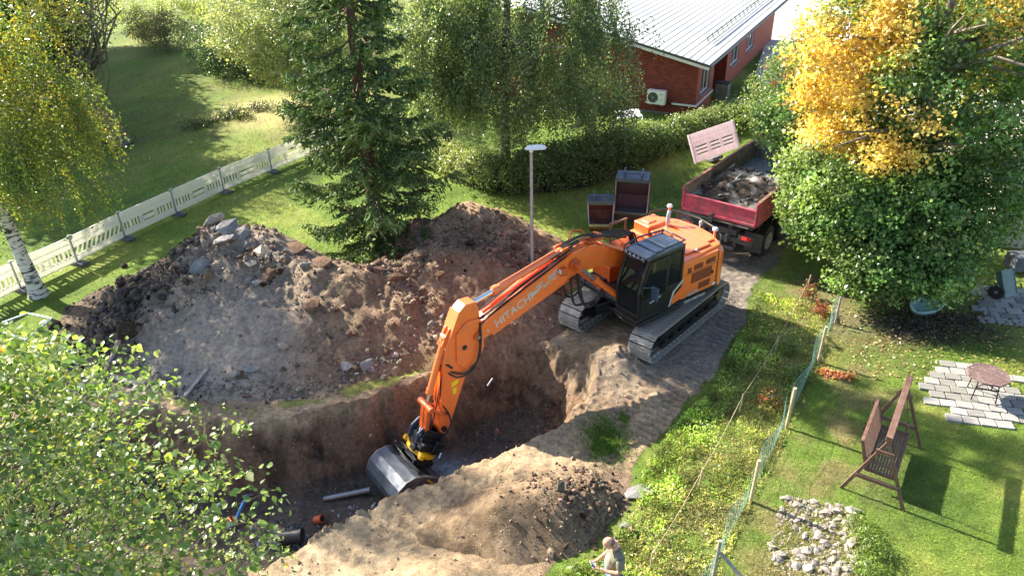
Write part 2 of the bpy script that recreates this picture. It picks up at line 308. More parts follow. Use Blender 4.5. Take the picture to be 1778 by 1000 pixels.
# ================================================================ TERRAIN
PIT = [(-14, 14.2), (-10.5, 15.0), (-9.2, 15.3), (-7.8, 14.5), (-6.6, 14.3), (-5.4, 14.8), (-4.1, 15.3), (-2.9, 15.9), (-1.8, 16.5), (-.7, 17.3), (.1, 17.7), (1.0, 17.6), (1.9, 16.9), (2.2, 16.0),
       (1.9, 15.0), (1.5, 14.4), (.9, 13.8), (.1, 13.3), (-.9, 12.8), (-1.7, 12.2), (-2.7, 11.8), (-3.6, 11.2), (-4.4, 10.5), (-5.2, 9.9), (-6.2, 9.0), (-8, 7.6), (-14, 7.6)]
RIDGE1 = [(-11.3, 18.4, .5), (-10.2, 20.2, 1.5), (-9.1, 20.9, 2.45), (-8.3, 20.7, 2.5), (-7.2, 20.0, 2.25), (-5.9, 19.5, 1.95), (-4.5, 19.3, 1.8), (-3.2, 19.4, 1.85), (-2.2, 19.9, 2.15), (-1.0, 20.1, 1.8), (-.2, 20.5, .9)]
RIDGE2 = [(-3.4, 22.3, .7), (-2.4, 22.9, 1.6), (-1.3, 23.2, 2.1), (-.2, 22.4, 1.9), (.4, 22.2, 1.3), (1.1, 22.2, .5)]
RIDGE3 = [(-1.7, 10.8, .3), (-1.0, 10.95, .65), (-.2, 11.1, 1.0), (.7, 11.25, 1.0), (1.4, 11.7, .7), (1.7, 12.6, .2)]
RIDGE3 = [(a, b, c*.8) for a, b, c in RIDGE3]
SOIL = [(-16, 15.4), (-13.0, 16.4), (-12.2, 18.2), (-9.5, 18.5), (-3, 18), (-1.0, 18.1), (.2, 18.25), (1.2, 18.2), (1.8, 18.9), (2.6, 20.4), (3.4, 22.0), (5.2, 24.6), (6.6, 26.6), (8.5, 29.5), (11.8, 32), (13.5, 31), (12, 27), (10.7, 24.4), (9.3, 22.4), (7.6, 20.4), (6.9, 18.6),
        (5.9, 17.0), (4.9, 15.2), (3.6, 13.8), (2.7, 12.4), (2.35, 11.3), (1.5, 10.3), (.75, 9.7), (.4, 8.6), (.2, 6), (-16, 4)]
TRACKP = [(1.6, 12.2), (3.3, 14.4), (4.9, 16.6), (6.6, 19.3), (8.6, 22.6), (10.2, 25.6), (12, 30)]
NETL = [(9.8, 19.4), (8.3, 16.3), (6.6, 13.75), (5.05, 11.5), (3.85, 9.6), (2.6, 7.5)]
def ground_h(x, y):
    z = .05*fbm(x, y, .25, 3, 1)+.012*fbm(x, y, 2.5, 2, 2)
    inS = inpoly(x, y, SOIL); ds, _, _ = pdist(x, y, SOIL, True); ss = np.where(inS, 1, -1)*ds
    ms = sstep(-.1, .35, ss+.25*fbm(x, y, 1.2, 4, 5))
    dp, par, _ = pdist(x, y, PIT, True); sd = np.where(inpoly(x, y, PIT), dp, -dp)
    sd = sd+.24*fbm(x, y, .9, 4, 8)+.20*fbm(x, y, 2.8, 5, 9)+.035*fbm(x, y, 13, 3, 10)
    # side profile: steep far wall, gentle ramp at the right-hand end, steep near bank
    far = (par < 9.6); ramp = sstep(9.3, 10.8, par)*(1-sstep(14.5, 16.2, par))
    k = np.where(far, 2.9, 2.6); k = k*(1-ramp)+1.75*ramp
    floor = 2.1-.35*sstep(-2, 1.3, x+.25*(y-15))+.10*fbm(x, y, .8, 4, 12)+.03*fbm(x, y, 5, 3, 13)
    cut = np.clip(sd*k, 0, None); rough = .34*fbm(x*1.2, y*1.2, 1.6, 6, 15)+.10*np.abs(fbm(x-.6*y, y*.35, 2.4, 3, 16))*sstep(0, .3, sd)+.1*(worley(x, y, 2.6, 3)[0]-.5)*sstep(.05, .4, sd)*ms
    wall = cut+rough*1.0
    dep = floor-np.log1p(np.exp(np.clip((floor-wall)*6, -30, 30)))/6
    z = np.where(sd > 0, z-np.clip(dep, -.1, 3), z)
    # churned working surface
    w, _ = worley(x, y, 3.5, 1); zz = .07*fbm(x, y, 1.1, 5, 20)+.03*fbm(x, y, 7, 3, 22)+.035*(.6-w)
    z = z+ms*(sd < .05)*zz-.03*ms
    # spill of soil in front of the machine, rounded near lip
    z = z+.42*np.exp(-(((x-2.55)/1.0)**2+((y-16.55)/.8)**2))*(1+.3*fbm(x, y, 2, 3, 30))
    z = z+.28*np.exp(-(((x+.2)/1.8)**2+((y-12.3)/.55)**2))*(sd < .3)
    z = z+.75*np.exp(-(((x+1.5)/.95)**2+((y-9.15)/.75)**2)**1.3)*(1+.08*fbm(x, y, 2, 3, 33))*ms
    # crawler prints across the track
    dt, pt, sdn = pdist(x, y, TRACKP); al = x*.62+y*.78
    lane = np.exp(-((dt-1.05)/.42)**4)*(y < 21)*(y > 11.8)*(sd < -.1)
    z = z-lane*.03
    for pl, wd_ in (([(1.7, 11.9), (2.9, 13.4), (4.2, 15.0), (4.9, 16.0)], .40), ([(5.7, 17.6), (6.9, 19.4), (8.4, 21.8)], .36), ([(1.2, 12.9), (1.9, 13.2), (3.0, 14.9), (3.7, 15.9)], .22)):
        dq, _, _ = pdist(x, y, pl); m_ = np.exp(-(dq/wd_)**6)*np.clip(.75+.9*fbm(x, y, 1.1, 2, 40), 0, 1)*(sd < -.12); z = z-m_*.04+m_*.05*np.clip(2.2*np.sin(al*2*math.pi/.21), -1, 1)
    # lip of turf and weeds strip slightly humpy
    dn, _, _ = pdist(x, y, NETL); z = z+.05*np.exp(-(dn/1.6)**2)*fbm(x, y, 1.5, 3, 41)
    z = z+.35*sstep(30, 45, y)*0+np.where(y > 60, 0, 0)
    return z, sd, ms, ss
def heap_h(x, y, ridge, kn, kf, seed, amp):
    best = np.full(np.shape(x), -99.0); top = np.zeros(np.shape(x))
    for (ax, ay, ah), (bx, by, bh) in zip(ridge[:-1], ridge[1:]):
        dx, dy = bx-ax, by-ay; t = np.clip(((x-ax)*dx+(y-ay)*dy)/(dx*dx+dy*dy), 0, 1); px, py = ax+t*dx, ay+t*dy; d = np.hypot(x-px, y-py); h0 = ah+(bh-ah)*t
        q_ = sstep(-.7, .7, y-py); k = kn*(1+.22*sstep(-6, -3, x)*(seed == 100))*(1-q_)+kf*q_; h = h0-k*np.sqrt(d*d+.12)+.12*k; m_ = h > best; best = np.where(m_, h, best); top = np.where(m_, h0, top)
    h = best; h0 = top
    g = sstep(-.1, .8, h)
    w1, id1 = worley(x, y, 1.15, seed); w2, _ = worley(x, y, 3.1, seed+1); w3, _ = worley(x, y, 7.0, seed+2)
    cl = .5+.5*np.clip(fbm(x, y, .45, 3, seed+5)*2.2, -1, 1)      # where it is cloddy and where it has slid smooth
    if seed == 100: cl = cl*(1-.9*np.exp(-(((x+7.7)/2.1)**2+((y-17.0)/1.5)**2)**1.5))
    r = (.42*fbm(x, y, .55, 4, seed)+.16*fbm(x, y, 1.9, 5, seed+3)+cl*(.34*(.5-w1)+.17*(.5-w2))+.035*(.5-w3)*(.3+cl)+.025*fbm(x, y, 9, 3, seed+9))*amp
    return h+r*(.35+.65*g), h0-h, cl
# ---- colours of lawn and soil ---------------------------------------------------------------
def lerp3(a, b, t): t = np.asarray(t)[..., None]; return a*(1-t)+np.asarray(b)*t
def lawn_col(x, y):
    n = fbm(x, y, .35, 4, 50); n2 = fbm(x, y, 1.6, 4, 52); n3 = fbm(x, y, 6, 3, 53)
    c = np.zeros(np.shape(x)+(3,))+np.array((.125, .195, .034))
    c = lerp3(c, (.235, .265, .065), sstep(-.15, .5, n+.35*n2)*(1-.35*sstep(8,-2,x)))            # drier yellowish sward
    c = lerp3(c, (.06, .11, .022), sstep(.1, .6, -n+.4*n2)*.7)
    far = sstep(26, 40, y)*sstep(-4, -8, x)
    c = lerp3(c, (.13, .14, .05), far*.75*sstep(-.3, .4, n2))  # tree shade over the far left lawn put into its colour
    patch = np.exp(-(((x+12.5)/4)**2+((y-41)/3.5)**2)**2); c = lerp3(c, (.40, .36, .17), patch*.85)  # sunlit patch painted into the turf as pale straw yellow
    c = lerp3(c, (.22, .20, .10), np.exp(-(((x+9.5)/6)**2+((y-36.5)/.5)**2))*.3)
    dn, _, _ = pdist(x, y, NETL); c = lerp3(c, (.22, .18, .09), np.exp(-((dn-.9)/1.1)**2)*.75*sstep(-.4, .3, n2))
    # bare dark ground under the maple
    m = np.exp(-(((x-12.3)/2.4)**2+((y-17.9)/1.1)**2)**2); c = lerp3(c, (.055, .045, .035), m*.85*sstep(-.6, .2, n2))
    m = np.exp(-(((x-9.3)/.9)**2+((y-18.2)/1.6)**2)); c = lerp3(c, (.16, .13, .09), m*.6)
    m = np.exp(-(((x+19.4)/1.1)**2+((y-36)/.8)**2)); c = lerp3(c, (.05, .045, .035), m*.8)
    return c*(1+.30*n3[..., None])
def soil_col(x, y, sd, z):
    n = fbm(x, y, .5, 4, 60); n2 = fbm(x, y, 2.2, 4, 61); n3 = fbm(x, y, 8, 3, 62)
    c = np.zeros(np.shape(x)+(3,))+np.array((.29, .215, .135))
    c = lerp3(c, (.40, .31, .20), sstep(0, .6, n+.3*n2)); c = lerp3(c, (.17, .12, .085), sstep(.05, .5, -n+.5*n2)*.8)
    # packed grey track behind the machine
    dt, _, _ = pdist(x, y, TRACKP); gt = np.exp(-(dt/1.9)**6)*sstep(14.5, 17, y)
    c = lerp3(c, (.155, .14, .13), gt*.85); c = lerp3(c, (.23, .20, .17), gt*sstep(0, .5, n2)*.5)
    # trench: reddish brown wall, dark damp floor, blue clay in the middle
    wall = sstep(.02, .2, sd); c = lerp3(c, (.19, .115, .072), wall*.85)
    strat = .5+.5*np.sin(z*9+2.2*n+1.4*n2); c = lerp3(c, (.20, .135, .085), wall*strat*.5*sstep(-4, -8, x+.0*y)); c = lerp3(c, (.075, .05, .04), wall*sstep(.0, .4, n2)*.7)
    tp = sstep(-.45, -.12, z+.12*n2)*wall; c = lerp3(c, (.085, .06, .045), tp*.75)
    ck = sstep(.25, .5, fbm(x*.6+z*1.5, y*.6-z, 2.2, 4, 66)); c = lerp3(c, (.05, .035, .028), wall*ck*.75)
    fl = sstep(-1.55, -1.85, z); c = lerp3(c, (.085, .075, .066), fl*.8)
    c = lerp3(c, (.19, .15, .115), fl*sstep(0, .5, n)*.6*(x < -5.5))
    blue = np.exp(-(((x+1.8)/1.5)**2+((y-14.5)/.8)**2)**2); c = lerp3(c, (.27, .32, .38), blue*sstep(-.9, -1.4, z)*np.clip(.85+.8*n2, .2, 1))
    tan = sstep(.4, 1.8, x)*wall*(sstep(-1.4, -.5, z)); c = lerp3(c, (.26, .20, .135), tan*(.5+.4*np.clip(n2*2, -1, 1)))
    return c*(1+.25*n3[..., None])
def heap_col(x, y, z, cl, seed, base, grey=0.):
    n = fbm(x, y, .45, 4, seed+70); n2 = fbm(x, y, 1.9, 4, seed+71); n3 = fbm(x, y, 7, 3, seed+72)
    c = np.zeros(np.shape(x)+(3,))+np.array(base)
    c = lerp3(c, np.array(base)*1.55, sstep(.0, .5, n2)*.7); c = lerp3(c, np.array(base)*.6, sstep(.05, .5, -n2)*.7)
    if grey:  # grey sandy slide on the left half, far left darkened by clods and painted birch shade, reddish right half
        g = sstep(-4.8, -7.2, x+.5*n+.3*n2)*sstep(-12.0, -10.2, x+.5*n2); c = lerp3(c, (.30, .265, .23), g*.85*(1-.6*cl)); c = lerp3(c, (.15, .155, .16), g*sstep(.1, .5, n)*.7)
        sm = np.exp(-(((x+7.8)/1.9)**2+((y-16.9)/1.4)**2)**1.5); c = lerp3(c, (.34, .28, .225), sm*.8)
        d = sstep(-9.6, -10.8, x+.4*n2); c = lerp3(c, (.11, .086, .07), d*.75)
        rd = sstep(-4.5, -2.5, x); c = lerp3(c, (.21, .135, .088), rd*.6)
    return c*(1+.25*n3[..., None])
# ---- tensor grid of the ground --------------------------------------------------------------
def axis(lo, a, b, hi, fine, mid):
    def grow(s, e, st):
        out = []; p = s; k = st
        while abs(p-e) > k and (e-p)*(e-s) > 0: p += math.copysign(k, e-s); out.append(p); k = min(k*1.06, 9)
        return out+[e]
    core = list(np.arange(a, b+1e-6, fine)); return np.array(grow(a, lo, fine)[::-1]+core+grow(b, hi, fine))
xs = axis(-260, -10.2, 7.2, 260, .052, .3); ys = axis(-60, 8.6, 21.5, 420, .056, .3); ys = np.r_[ys[ys < 13.9], np.arange(13.9, 18.3, .030), ys[ys > 18.3]]
X, Y = np.meshgrid(xs, ys); Z, SD, MS, SS = ground_h(X, Y)
lawn_edge = (MS < .5)
ledge, _, _ = pdist(X, Y, [(-4.3, 15.75), (-2.9, 16.45), (-1.9, 17.0), (-1.0, 17.85)])
ledgeg = (ledge+.25*fbm(X, Y, 1.5, 4, 80) < .26) & (SD < -.02)
tuft = (np.hypot((X-2.15)*1.5-(Y-13.6)*.5, (Y-13.6)*.85)+.7*fbm(X, Y, 1.6, 4, 81) < .5) & (SD < -.1)
ledge2, _, _ = pdist(X, Y, [(-9.6, 15.9), (-8.2, 15.2), (-6.6, 15.0), (-5, 15.4)])
ledge2g = (ledge2+.4*fbm(X, Y, 2.5, 4, 82) < .06) & (SD < -.05)
GR = lawn_edge | ledgeg | tuft | ledge2g
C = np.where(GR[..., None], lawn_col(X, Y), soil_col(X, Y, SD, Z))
C = np.where((ledgeg | ledge2g)[..., None], C*.4+np.array((.27, .27, .09))*.6, C)
bl = sstep(.62, .5, MS)[..., None]*sstep(.35, .5, MS)[..., None]; C = C*(1-.3*bl)
nx, ny = len(xs), len(ys); V = np.stack([X, Y, Z], -1).reshape(-1, 3); Cf = C.reshape(-1, 3)
idx = np.arange(nx*ny).reshape(ny, nx); Q = np.stack([idx[:-1, :-1], idx[:-1, 1:], idx[1:, 1:], idx[1:, :-1]], -1).reshape(-1, 4)
cg = GR[:-1, :-1].reshape(-1); cs = SD[:-1, :-1].reshape(-1); cx = X[:-1, :-1].reshape(-1); cy = Y[:-1, :-1].reshape(-1)
dtr, _, _ = pdist(cx, cy, TRACKP)
cls = np.where(cg, 0, np.where(cs > 0, 1, np.where((dtr < 2.3) & (cy > 12.6), 2, 3)))
grsurf = {}
def sub_mesh(name, m, sel, smooth=True):
    F = Q[sel]; u, inv = np.unique(F, return_inverse=True); me = np_mesh(name, V[u], inv.reshape(F.shape), m, Cf[u], smooth)
    o = link(name, me); o['kind'] = 'structure'; return o
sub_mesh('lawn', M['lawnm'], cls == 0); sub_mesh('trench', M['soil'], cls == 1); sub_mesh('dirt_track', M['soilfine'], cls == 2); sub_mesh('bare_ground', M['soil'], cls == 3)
# ---- heaps ----------------------------------------------------------------------------------
HEAPS = {}
def heap(name, ridge, kn, kf, seed, amp, base, grey, step, lab, pad=(5.2, 3.2)):
    a = np.array(ridge); gx = np.arange(a[:, 0].min()-pad[1], a[:, 0].max()+pad[1], step); gy = np.arange(a[:, 1].min()-pad[0], a[:, 1].max()+pad[1], step)
    x, y = np.meshgrid(gx, gy); h, drop, cl = heap_h(x, y, ridge, kn, kf, seed, amp); g, sd, _, _ = ground_h(x, y)
    hh = np.minimum(h, 9); keep = (hh > g-.12) & (sd < .12); z = np.where(sd > -.25, np.minimum(hh, g+np.clip(-sd, 0, .25)*1.2+.01), hh)
    c = heap_col(x, y, z, cl, seed, base, grey)
    V_ = np.stack([x, y, z], -1).reshape(-1, 3); i = np.arange(x.size).reshape(x.shape)
    q = np.stack([i[:-1, :-1], i[:-1, 1:], i[1:, 1:], i[1:, :-1]], -1).reshape(-1, 4); k = (keep[:-1, :-1] & keep[1:, 1:] & keep[1:, :-1] & keep[:-1, 1:]).reshape(-1); q = q[k]
    u, inv = np.unique(q, return_inverse=True); me = np_mesh(name, V_[u], inv.reshape(q.shape), M['soil'], c.reshape(-1, 3)[u], True)
    o = link(name, me); tag(o, lab, 'soil heap'); HEAPS[seed] = (ridge, kn, kf, seed, amp); return o
big_heap = heap('soil_heap', RIDGE1, .52, .8, 100, 1.0, (.20, .145, .095), 1, .055, 'long grey and brown spoil heap with concrete lumps running behind the trench')
heap2 = heap('soil_heap', RIDGE2, .72, .75, 140, 1.0, (.27, .185, .115), 0, .06, 'cloddy brown soil heap behind the lamp post, beyond the boom')
mound = heap('soil_heap', RIDGE3, .78, .75, 180, .55, (.19, .135, .085), 0, .05, 'low brown mound between the near trench bank and the standing man', pad=(2.6, 2.4))
def top_h(x, y):
    x = np.asarray(x, float); y = np.asarray(y, float); z = ground_h(x, y)[0]; sd = ground_h(x, y)[1]
    for r, kn, kf, s, a in HEAPS.values():
        h = heap_h(x, y, r, kn, kf, s, a)[0]; z = np.maximum(z, np.where(sd > -.1, -9, h))
    return z
def top1(x, y): return float(top_h(np.array([x]), np.array([y]))[0])
# ---- clods and stones ------------------------------------------------------------------------
ROCKS = {k: [rock_mesh('clod_shape', 10*i+j, M[k], 1, .5) for j in range(5)] for i, k in enumerate(('clod', 'clodd', 'concrete', 'palestone', 'stone'))}
ico = rock_mesh('ico', 1, M['clod'], 1, .0); IV = np.zeros((len(ico.vertices), 3), np.float32); ico.vertices.foreach_get('co', IV.ravel())
IV /= np.linalg.norm(IV, axis=1)[:, None]
IF = np.array([list(p.vertices) for p in ico.polygons]); bpy.data.meshes.remove(ico)
OV = np.array([(1, 0, 0), (-1, 0, 0), (0, 1, 0), (0, -1, 0), (0, 0, 1), (0, 0, -1)], np.float32); OF = np.array([(0, 2, 4), (2, 1, 4), (1, 3, 4), (3, 0, 4), (2, 0, 5), (1, 2, 5), (3, 1, 5), (0, 3, 5)])
def rand_rot(n):
    q = rng.normal(size=(n, 4)); q /= np.linalg.norm(q, axis=1)[:, None]; w_, x, y, z = q.T
    return np.stack([np.stack([1-2*(y*y+z*z), 2*(x*y-z*w_), 2*(x*z+y*w_)], -1), np.stack([2*(x*y+z*w_), 1-2*(x*x+z*z), 2*(y*z-x*w_)], -1), np.stack([2*(x*z-y*w_), 2*(y*z+x*w_), 1-2*(x*x+y*y)], -1)], 1)
def rubble(name, xy, size, cols, parent=None, low=False, m=None, kind='stuff', sink=.2):
    n = len(xy); BV, BF = (OV, OF) if low else (IV, IF); z = top_h(xy[:, 0], xy[:, 1]); k = len(BV)
    v = BV[None]*(1+.45*(rng.random((n, k, 1))-.5))*np.stack([rng.uniform(.75, 1.25, n), rng.uniform(.6, 1.1, n), rng.uniform(.45, .85, n)], -1)[:, None]*size[:, None, None]
    v = np.einsum('nij,nkj->nki', rand_rot(n), v)+np.stack([xy[:, 0], xy[:, 1], z+size*sink], -1)[:, None]
    F = (BF[None]+(np.arange(n)*k)[:, None, None]).reshape(-1, 3)
    c = np.repeat(np.asarray(cols), k, 0); o = link(name, np_mesh(name, v.reshape(-1, 3), F, m or M['soilfine'], c, False), parent); o['kind'] = kind; return o
def scatter(n, ridge, kn, kf, seed, amp, hmin=.03, pw=1.0, pad=3.5):
    a = np.array(ridge); x = rng.uniform(a[:, 0].min()-pad, a[:, 0].max()+pad, n*8); y = rng.uniform(a[:, 1].min()-5, a[:, 1].max()+2.5, n*8)
    h, d, cl = heap_h(x, y, ridge, kn, kf, seed, amp); sd = ground_h(x, y)[1]; w_ = (h > hmin) & (sd < -.15) & (rng.random(len(x)) < (.04+cl)**2)
    i = np.nonzero(w_)[0][:n]; return np.stack([x[i], y[i]], -1)
def tones(n, base, v=.3): return np.clip(np.array(base)[None]*(1+v*rng.normal(size=(n, 1)))*(1+.06*rng.normal(size=(n, 3))), .01, .8)
for hp, key, n1, n2, base in ((big_heap, 100, 1150, 7500, (.20, .15, .11)), (heap2, 140, 1100, 3200, (.21, .14, .10)), (mound, 180, 260, 2500, (.20, .15, .11))):
    pts = scatter(n1, *HEAPS[key]); dark = (pts[:, 0] < -9.6)[:, None]; c = np.where(dark, tones(len(pts), (.105, .083, .068)), tones(len(pts), base))
    rubble('soil_crumbs', pts, rng.gamma(2.0, .019, len(pts))+.018, c, hp)
    pts = scatter(n2, *HEAPS[key]); c = np.where((pts[:, 0] < -9.6)[:, None], tones(len(pts), (.105, .083, .068)), tones(len(pts), base, .4))
    rubble('soil_grit', pts, rng.gamma(2, .008, len(pts))+.009, c, hp, low=True)
    big = scatter(75 if key == 100 else (50 if key == 140 else 14), *HEAPS[key]); zz = top_h(big[:, 0], big[:, 1])
    for (bx, by), bz in zip(big, zz):
        s = random.uniform(.08, .20)*(1 if key != 180 else .7); g = random.random()
        kind = 'clodd' if bx < -9.3 else ('concrete' if (key == 100 and g < .2 and bx < -5) else 'clod')
        o = link('clod' if kind != 'concrete' else 'concrete_lump', random.choice(ROCKS[kind]), hp, (bx, by, bz+s*.1)); o.scale = (s, s, s*random.uniform(.7, 1.1)); o.rotation_euler = (random.uniform(-.6, .6), random.uniform(-.6, .6), random.uniform(0, 6.3))
# talus of clods at the left foot and along the base
def feat(px, py, zg, kind, s, name='concrete_lump', sc=(1, 1, .6), par=big_heap, lab=None, rot=None):
    p = P(px, py, zg); z = top1(p.x, p.y); o = link(name, random.choice(ROCKS[kind]), par, (p.x, p.y, z+.12*s)); o.scale = (s*sc[0], s*sc[1], s*sc[2])
    o.rotation_euler = rot or (random.uniform(-.3, .5), random.uniform(-.3, .3), random.uniform(0, 3)); 
    if lab: o['label'] = lab
feat(455, 443, 1.9, 'palestone', .36, 'boulder', (1, .8, .9), lab='pale sandy boulder near the top of the heap'); feat(440, 462, 1.8, 'palestone', .2, 'boulder')
feat(488, 578, 1.1, 'palestone', .24, 'boulder', (1, .8, .7)); feat(355, 478, 1.5, 'concrete', .45, 'concrete_slab', (1.1, .8, .3), rot=(.75, -.15, .3), lab='flat grey slab lying on the left slope')
feat(398, 385, 2.4, 'concrete', .36, 'boulder', (1.2, .6, .6)); feat(372, 392, 2.3, 'palestone', .32, 'boulder', (1.2, .6, .6)); feat(425, 410, 2.2, 'concrete', .34, 'concrete_slab', (1, .9, .35), rot=(.4, .2, .5)); feat(400, 415, 2.1, 'concrete', .36, 'concrete_slab', (1, .8, .4), rot=(.5, -.2, 1.2)); feat(392, 432, 2.0, 'concrete', .34)
feat(510, 425, 1.9, 'clod', .34); feat(470, 475, 1.7, 'clod', .32, 'clod', (1.4, .7, .5)); feat(560, 470, 1.6, 'clod', .3); feat(660, 470, 1.6, 'clod', .3); feat(690, 480, 1.6, 'clod', .28, 'clod', (.6, 1.2, .9)); feat(540, 530, 1.3, 'clod', .3); feat(410, 645, .4, 'concrete', .2, 'concrete_lump'); feat(436, 636, .5, 'concrete', .22); feat(640, 620, .4, 'concrete', .22); feat(600, 630, .3, 'concrete', .17)
n = 330; pts = np.stack([rng.normal(-11.6, .55, n), rng.normal(18.7, 1.1, n)], -1); rubble('soil_clods', pts, rng.gamma(3, .027, n)+.02, tones(n, (.10, .08, .066)), big_heap)
n = 480; t = rng.uniform(-10.6, -1.6, n); base_y = np.interp(t, [-12, -9.5, -6.5, -5.2, -3.9, -2.6, -1.6], [17.5, 15.75, 15.35, 15.5, 16.2, 16.9, 17.7]); pts = np.stack([t, base_y+rng.normal(.25, .22, n)], -1)
rubble('loose_stones', pts, rng.gamma(1.8, .018, n)+.015, tones(n, (.20, .175, .15), .35), big_heap)
# stones and grit on worked ground and on the trench floor
def poly_pts(n, poly, cond=None):
    a = np.array(poly); x = rng.uniform(a[:, 0].min(), a[:, 0].max(), n*6); y = rng.uniform(a[:, 1].min(), a[:, 1].max(), n*6); k = inpoly(x, y, poly)
    if cond is not None: k &= cond(x, y)
    i = np.nonzero(k)[0][:n]; return np.stack([x[i], y[i]], -1)
pts = poly_pts(2400, [(-10, 14), (2.5, 18), (7, 20), (9, 23), (5, 15), (2.5, 11), (0, 8), (-8, 8)], lambda x, y: inpoly(x, y, SOIL)); rubble('ground_grit', pts, rng.gamma(1.5, .009, len(pts))+.006, tones(len(pts), (.30, .23, .16), .35), None, True)
n = 260; pts = np.stack([rng.normal(-3.7, .4, n), rng.normal(12.85, .35, n)], -1); rubble('trench_gravel', pts, rng.gamma(2, .012, n)+.015, tones(n, (.33, .34, .35)), None, True)
n = 500; pts = np.stack([rng.normal(-5.7, .42, n), rng.normal(12.6, .25, n)], -1); rubble('trench_gravel', pts, rng.gamma(2, .011, n)+.015, tones(n, (.14, .16, .17)), None, True)
n = 480; pts = np.stack([rng.normal(1.45, .5, n), rng.normal(11.45, .5, n)], -1); rubble('soil_clods', pts, rng.gamma(2.0, .014, n)+.010, tones(n, (.15, .105, .075)), mound)
n = 190; pts = poly_pts(n, [(-1.5, 15.5), (.2, 17.2), (1.6, 16.7), (1.2, 15.0), (-.5, 14.2)]); rubble('trench_clods', pts, rng.gamma(1.8, .017, len(pts))+.012, tones(len(pts), (.15, .105, .075)))
# ---- grass blades and weeds -------------------------------------------------------------------
def blades(name, x, y, h, wd, cols, lean=.5, m=None, par=None, lift=0):
    n = len(x); z = top_h(x, y)+lift; a = rng.uniform(0, 2*math.pi, n); l = rng.normal(0, lean, (n, 2))*h[:, None]
    b = np.stack([np.cos(a), np.sin(a), 0*a], -1)*wd[:, None]; p = np.stack([x, y, z-.01], -1); tip = p+np.stack([l[:, 0], l[:, 1], h], -1)
    v = np.stack([p-b, p+b, tip], 1).reshape(-1, 3); F = np.arange(3*n).reshape(n, 3); o = link(name, np_mesh(name, v, F, m or M['grassm'], np.repeat(cols, 3, 0)), par); o['kind'] = 'stuff'; return o
def onlawn(x, y):
    z, sd, ms, ss = ground_h(x, y); return (ms < .5) & (sd < -.1)
n = 420000; yy = 9+45*rng.random(n)**1.9; xx = rng.uniform(-1, 1, n)*(yy*.78+4)+0; k = onlawn(xx, yy) & (xx < 16) & ~((xx > 11) & (yy < 9)); xx, yy = xx[k][:190000], yy[k][:190000]
e_ = rng.random((90000, 2))*np.array((9.5, 9.0))+np.array((4.2, 8.6)); ke = onlawn(e_[:, 0], e_[:, 1]); xx = np.r_[xx, e_[ke, 0]]; yy = np.r_[yy, e_[ke, 1]]
hc = top_h(xx, yy)-ground_h(xx, yy)[0] < .05; xx, yy = xx[hc], yy[hc]
sc = np.clip(yy/14, 1, 2.2); c = lawn_col(xx, yy)*np.exp(rng.normal(0, .38, (len(xx), 1)))*np.array((1.3, 1.25, 1.1)); blades('grass', xx, yy, rng.uniform(.025, .06, len(xx))*sc, rng.uniform(.004, .008, len(xx))*sc, c, .8)
for (cx_, cy_, rx, ry, n, hh) in ((2.15, 13.6, .30, .42, 3800, .13), (-2.7, 16.5, 1.4, .9, 5000, .08)):
    x = rng.normal(cx_, rx, n); y = rng.normal(cy_, ry, n); sd = ground_h(x, y)[1]
    d, _, _ = pdist(x, y, [(-4.3, 15.75), (-2.9, 16.45), (-1.9, 17.0), (-1.0, 17.85)]); k = (sd < -.08) & ((d < .22) | (x > 0)); x, y = x[k], y[k]
    blades('grass', x, y, rng.uniform(.4, 1, len(x))*hh, rng.uniform(.005, .01, len(x)), tones(len(x), (.10, .19, .03) if cx_ > 0 else (.25, .27, .07), .3), .6)
# weed strip between the dirt track and the net fence
STRIP = [(7.6, 20.2), (9.7, 19.2), (8.3, 16.3), (6.6, 13.7), (5.05, 11.5), (3.85, 9.6), (2.9, 8.0), (.4, 8.0), (.8, 9.7), (1.6, 10.2), (2.45, 11.2), (2.8, 12.4), (3.7, 13.8), (5.0, 15.2), (6.0, 17.0), (7.0, 18.6)]
def leaf_quads(name, ctr, L, Wd, col, m, up_b=.6, par=None, tdir=None, kind=None, fold=.25, outv=None):
    """two-triangle leaves; up_b biases the leaf faces to look up, tdir the leaf axis"""
    n = len(ctr); nr = rng.normal(size=(n, 3)); nr /= np.linalg.norm(nr, axis=1)[:, None]; nr[:, 2] += up_b
    if outv is not None: nr += outv
    nr /= np.linalg.norm(nr, axis=1)[:, None]
    t = rng.normal(size=(n, 3)) if tdir is None else tdir+.35*rng.normal(size=(n, 3))
    t -= (t*nr).sum(1)[:, None]*nr; t /= np.linalg.norm(t, axis=1)[:, None]+1e-9; b = np.cross(nr, t)
    L = np.broadcast_to(L, n)[:, None]; Wd = np.broadcast_to(Wd, n)[:, None]
    v = np.stack([ctr-t*L*.5, ctr+b*Wd*.5-nr*Wd*fold-t*L*.06, ctr+t*L*.5, ctr-b*Wd*.5-nr*Wd*fold-t*L*.06], 1).reshape(-1, 3)
    i = (np.arange(n)*4)[:, None]; F = np.stack([i+[0, 1, 2], i+[0, 2, 3]], 1).reshape(-1, 3)
    o = link(name, np_mesh(name, v, F, m, np.repeat(np.clip(col, .004, .9), 4, 0)), par)
    if kind: o['kind'] = kind
    return o
a = np.array(STRIP); x = rng.uniform(.4, 9.8, 260000); y = rng.uniform(8, 20.3, 260000); k = inpoly(x, y, STRIP) & (ground_h(x, y)[2] < .6); x, y = x[k], y[k]
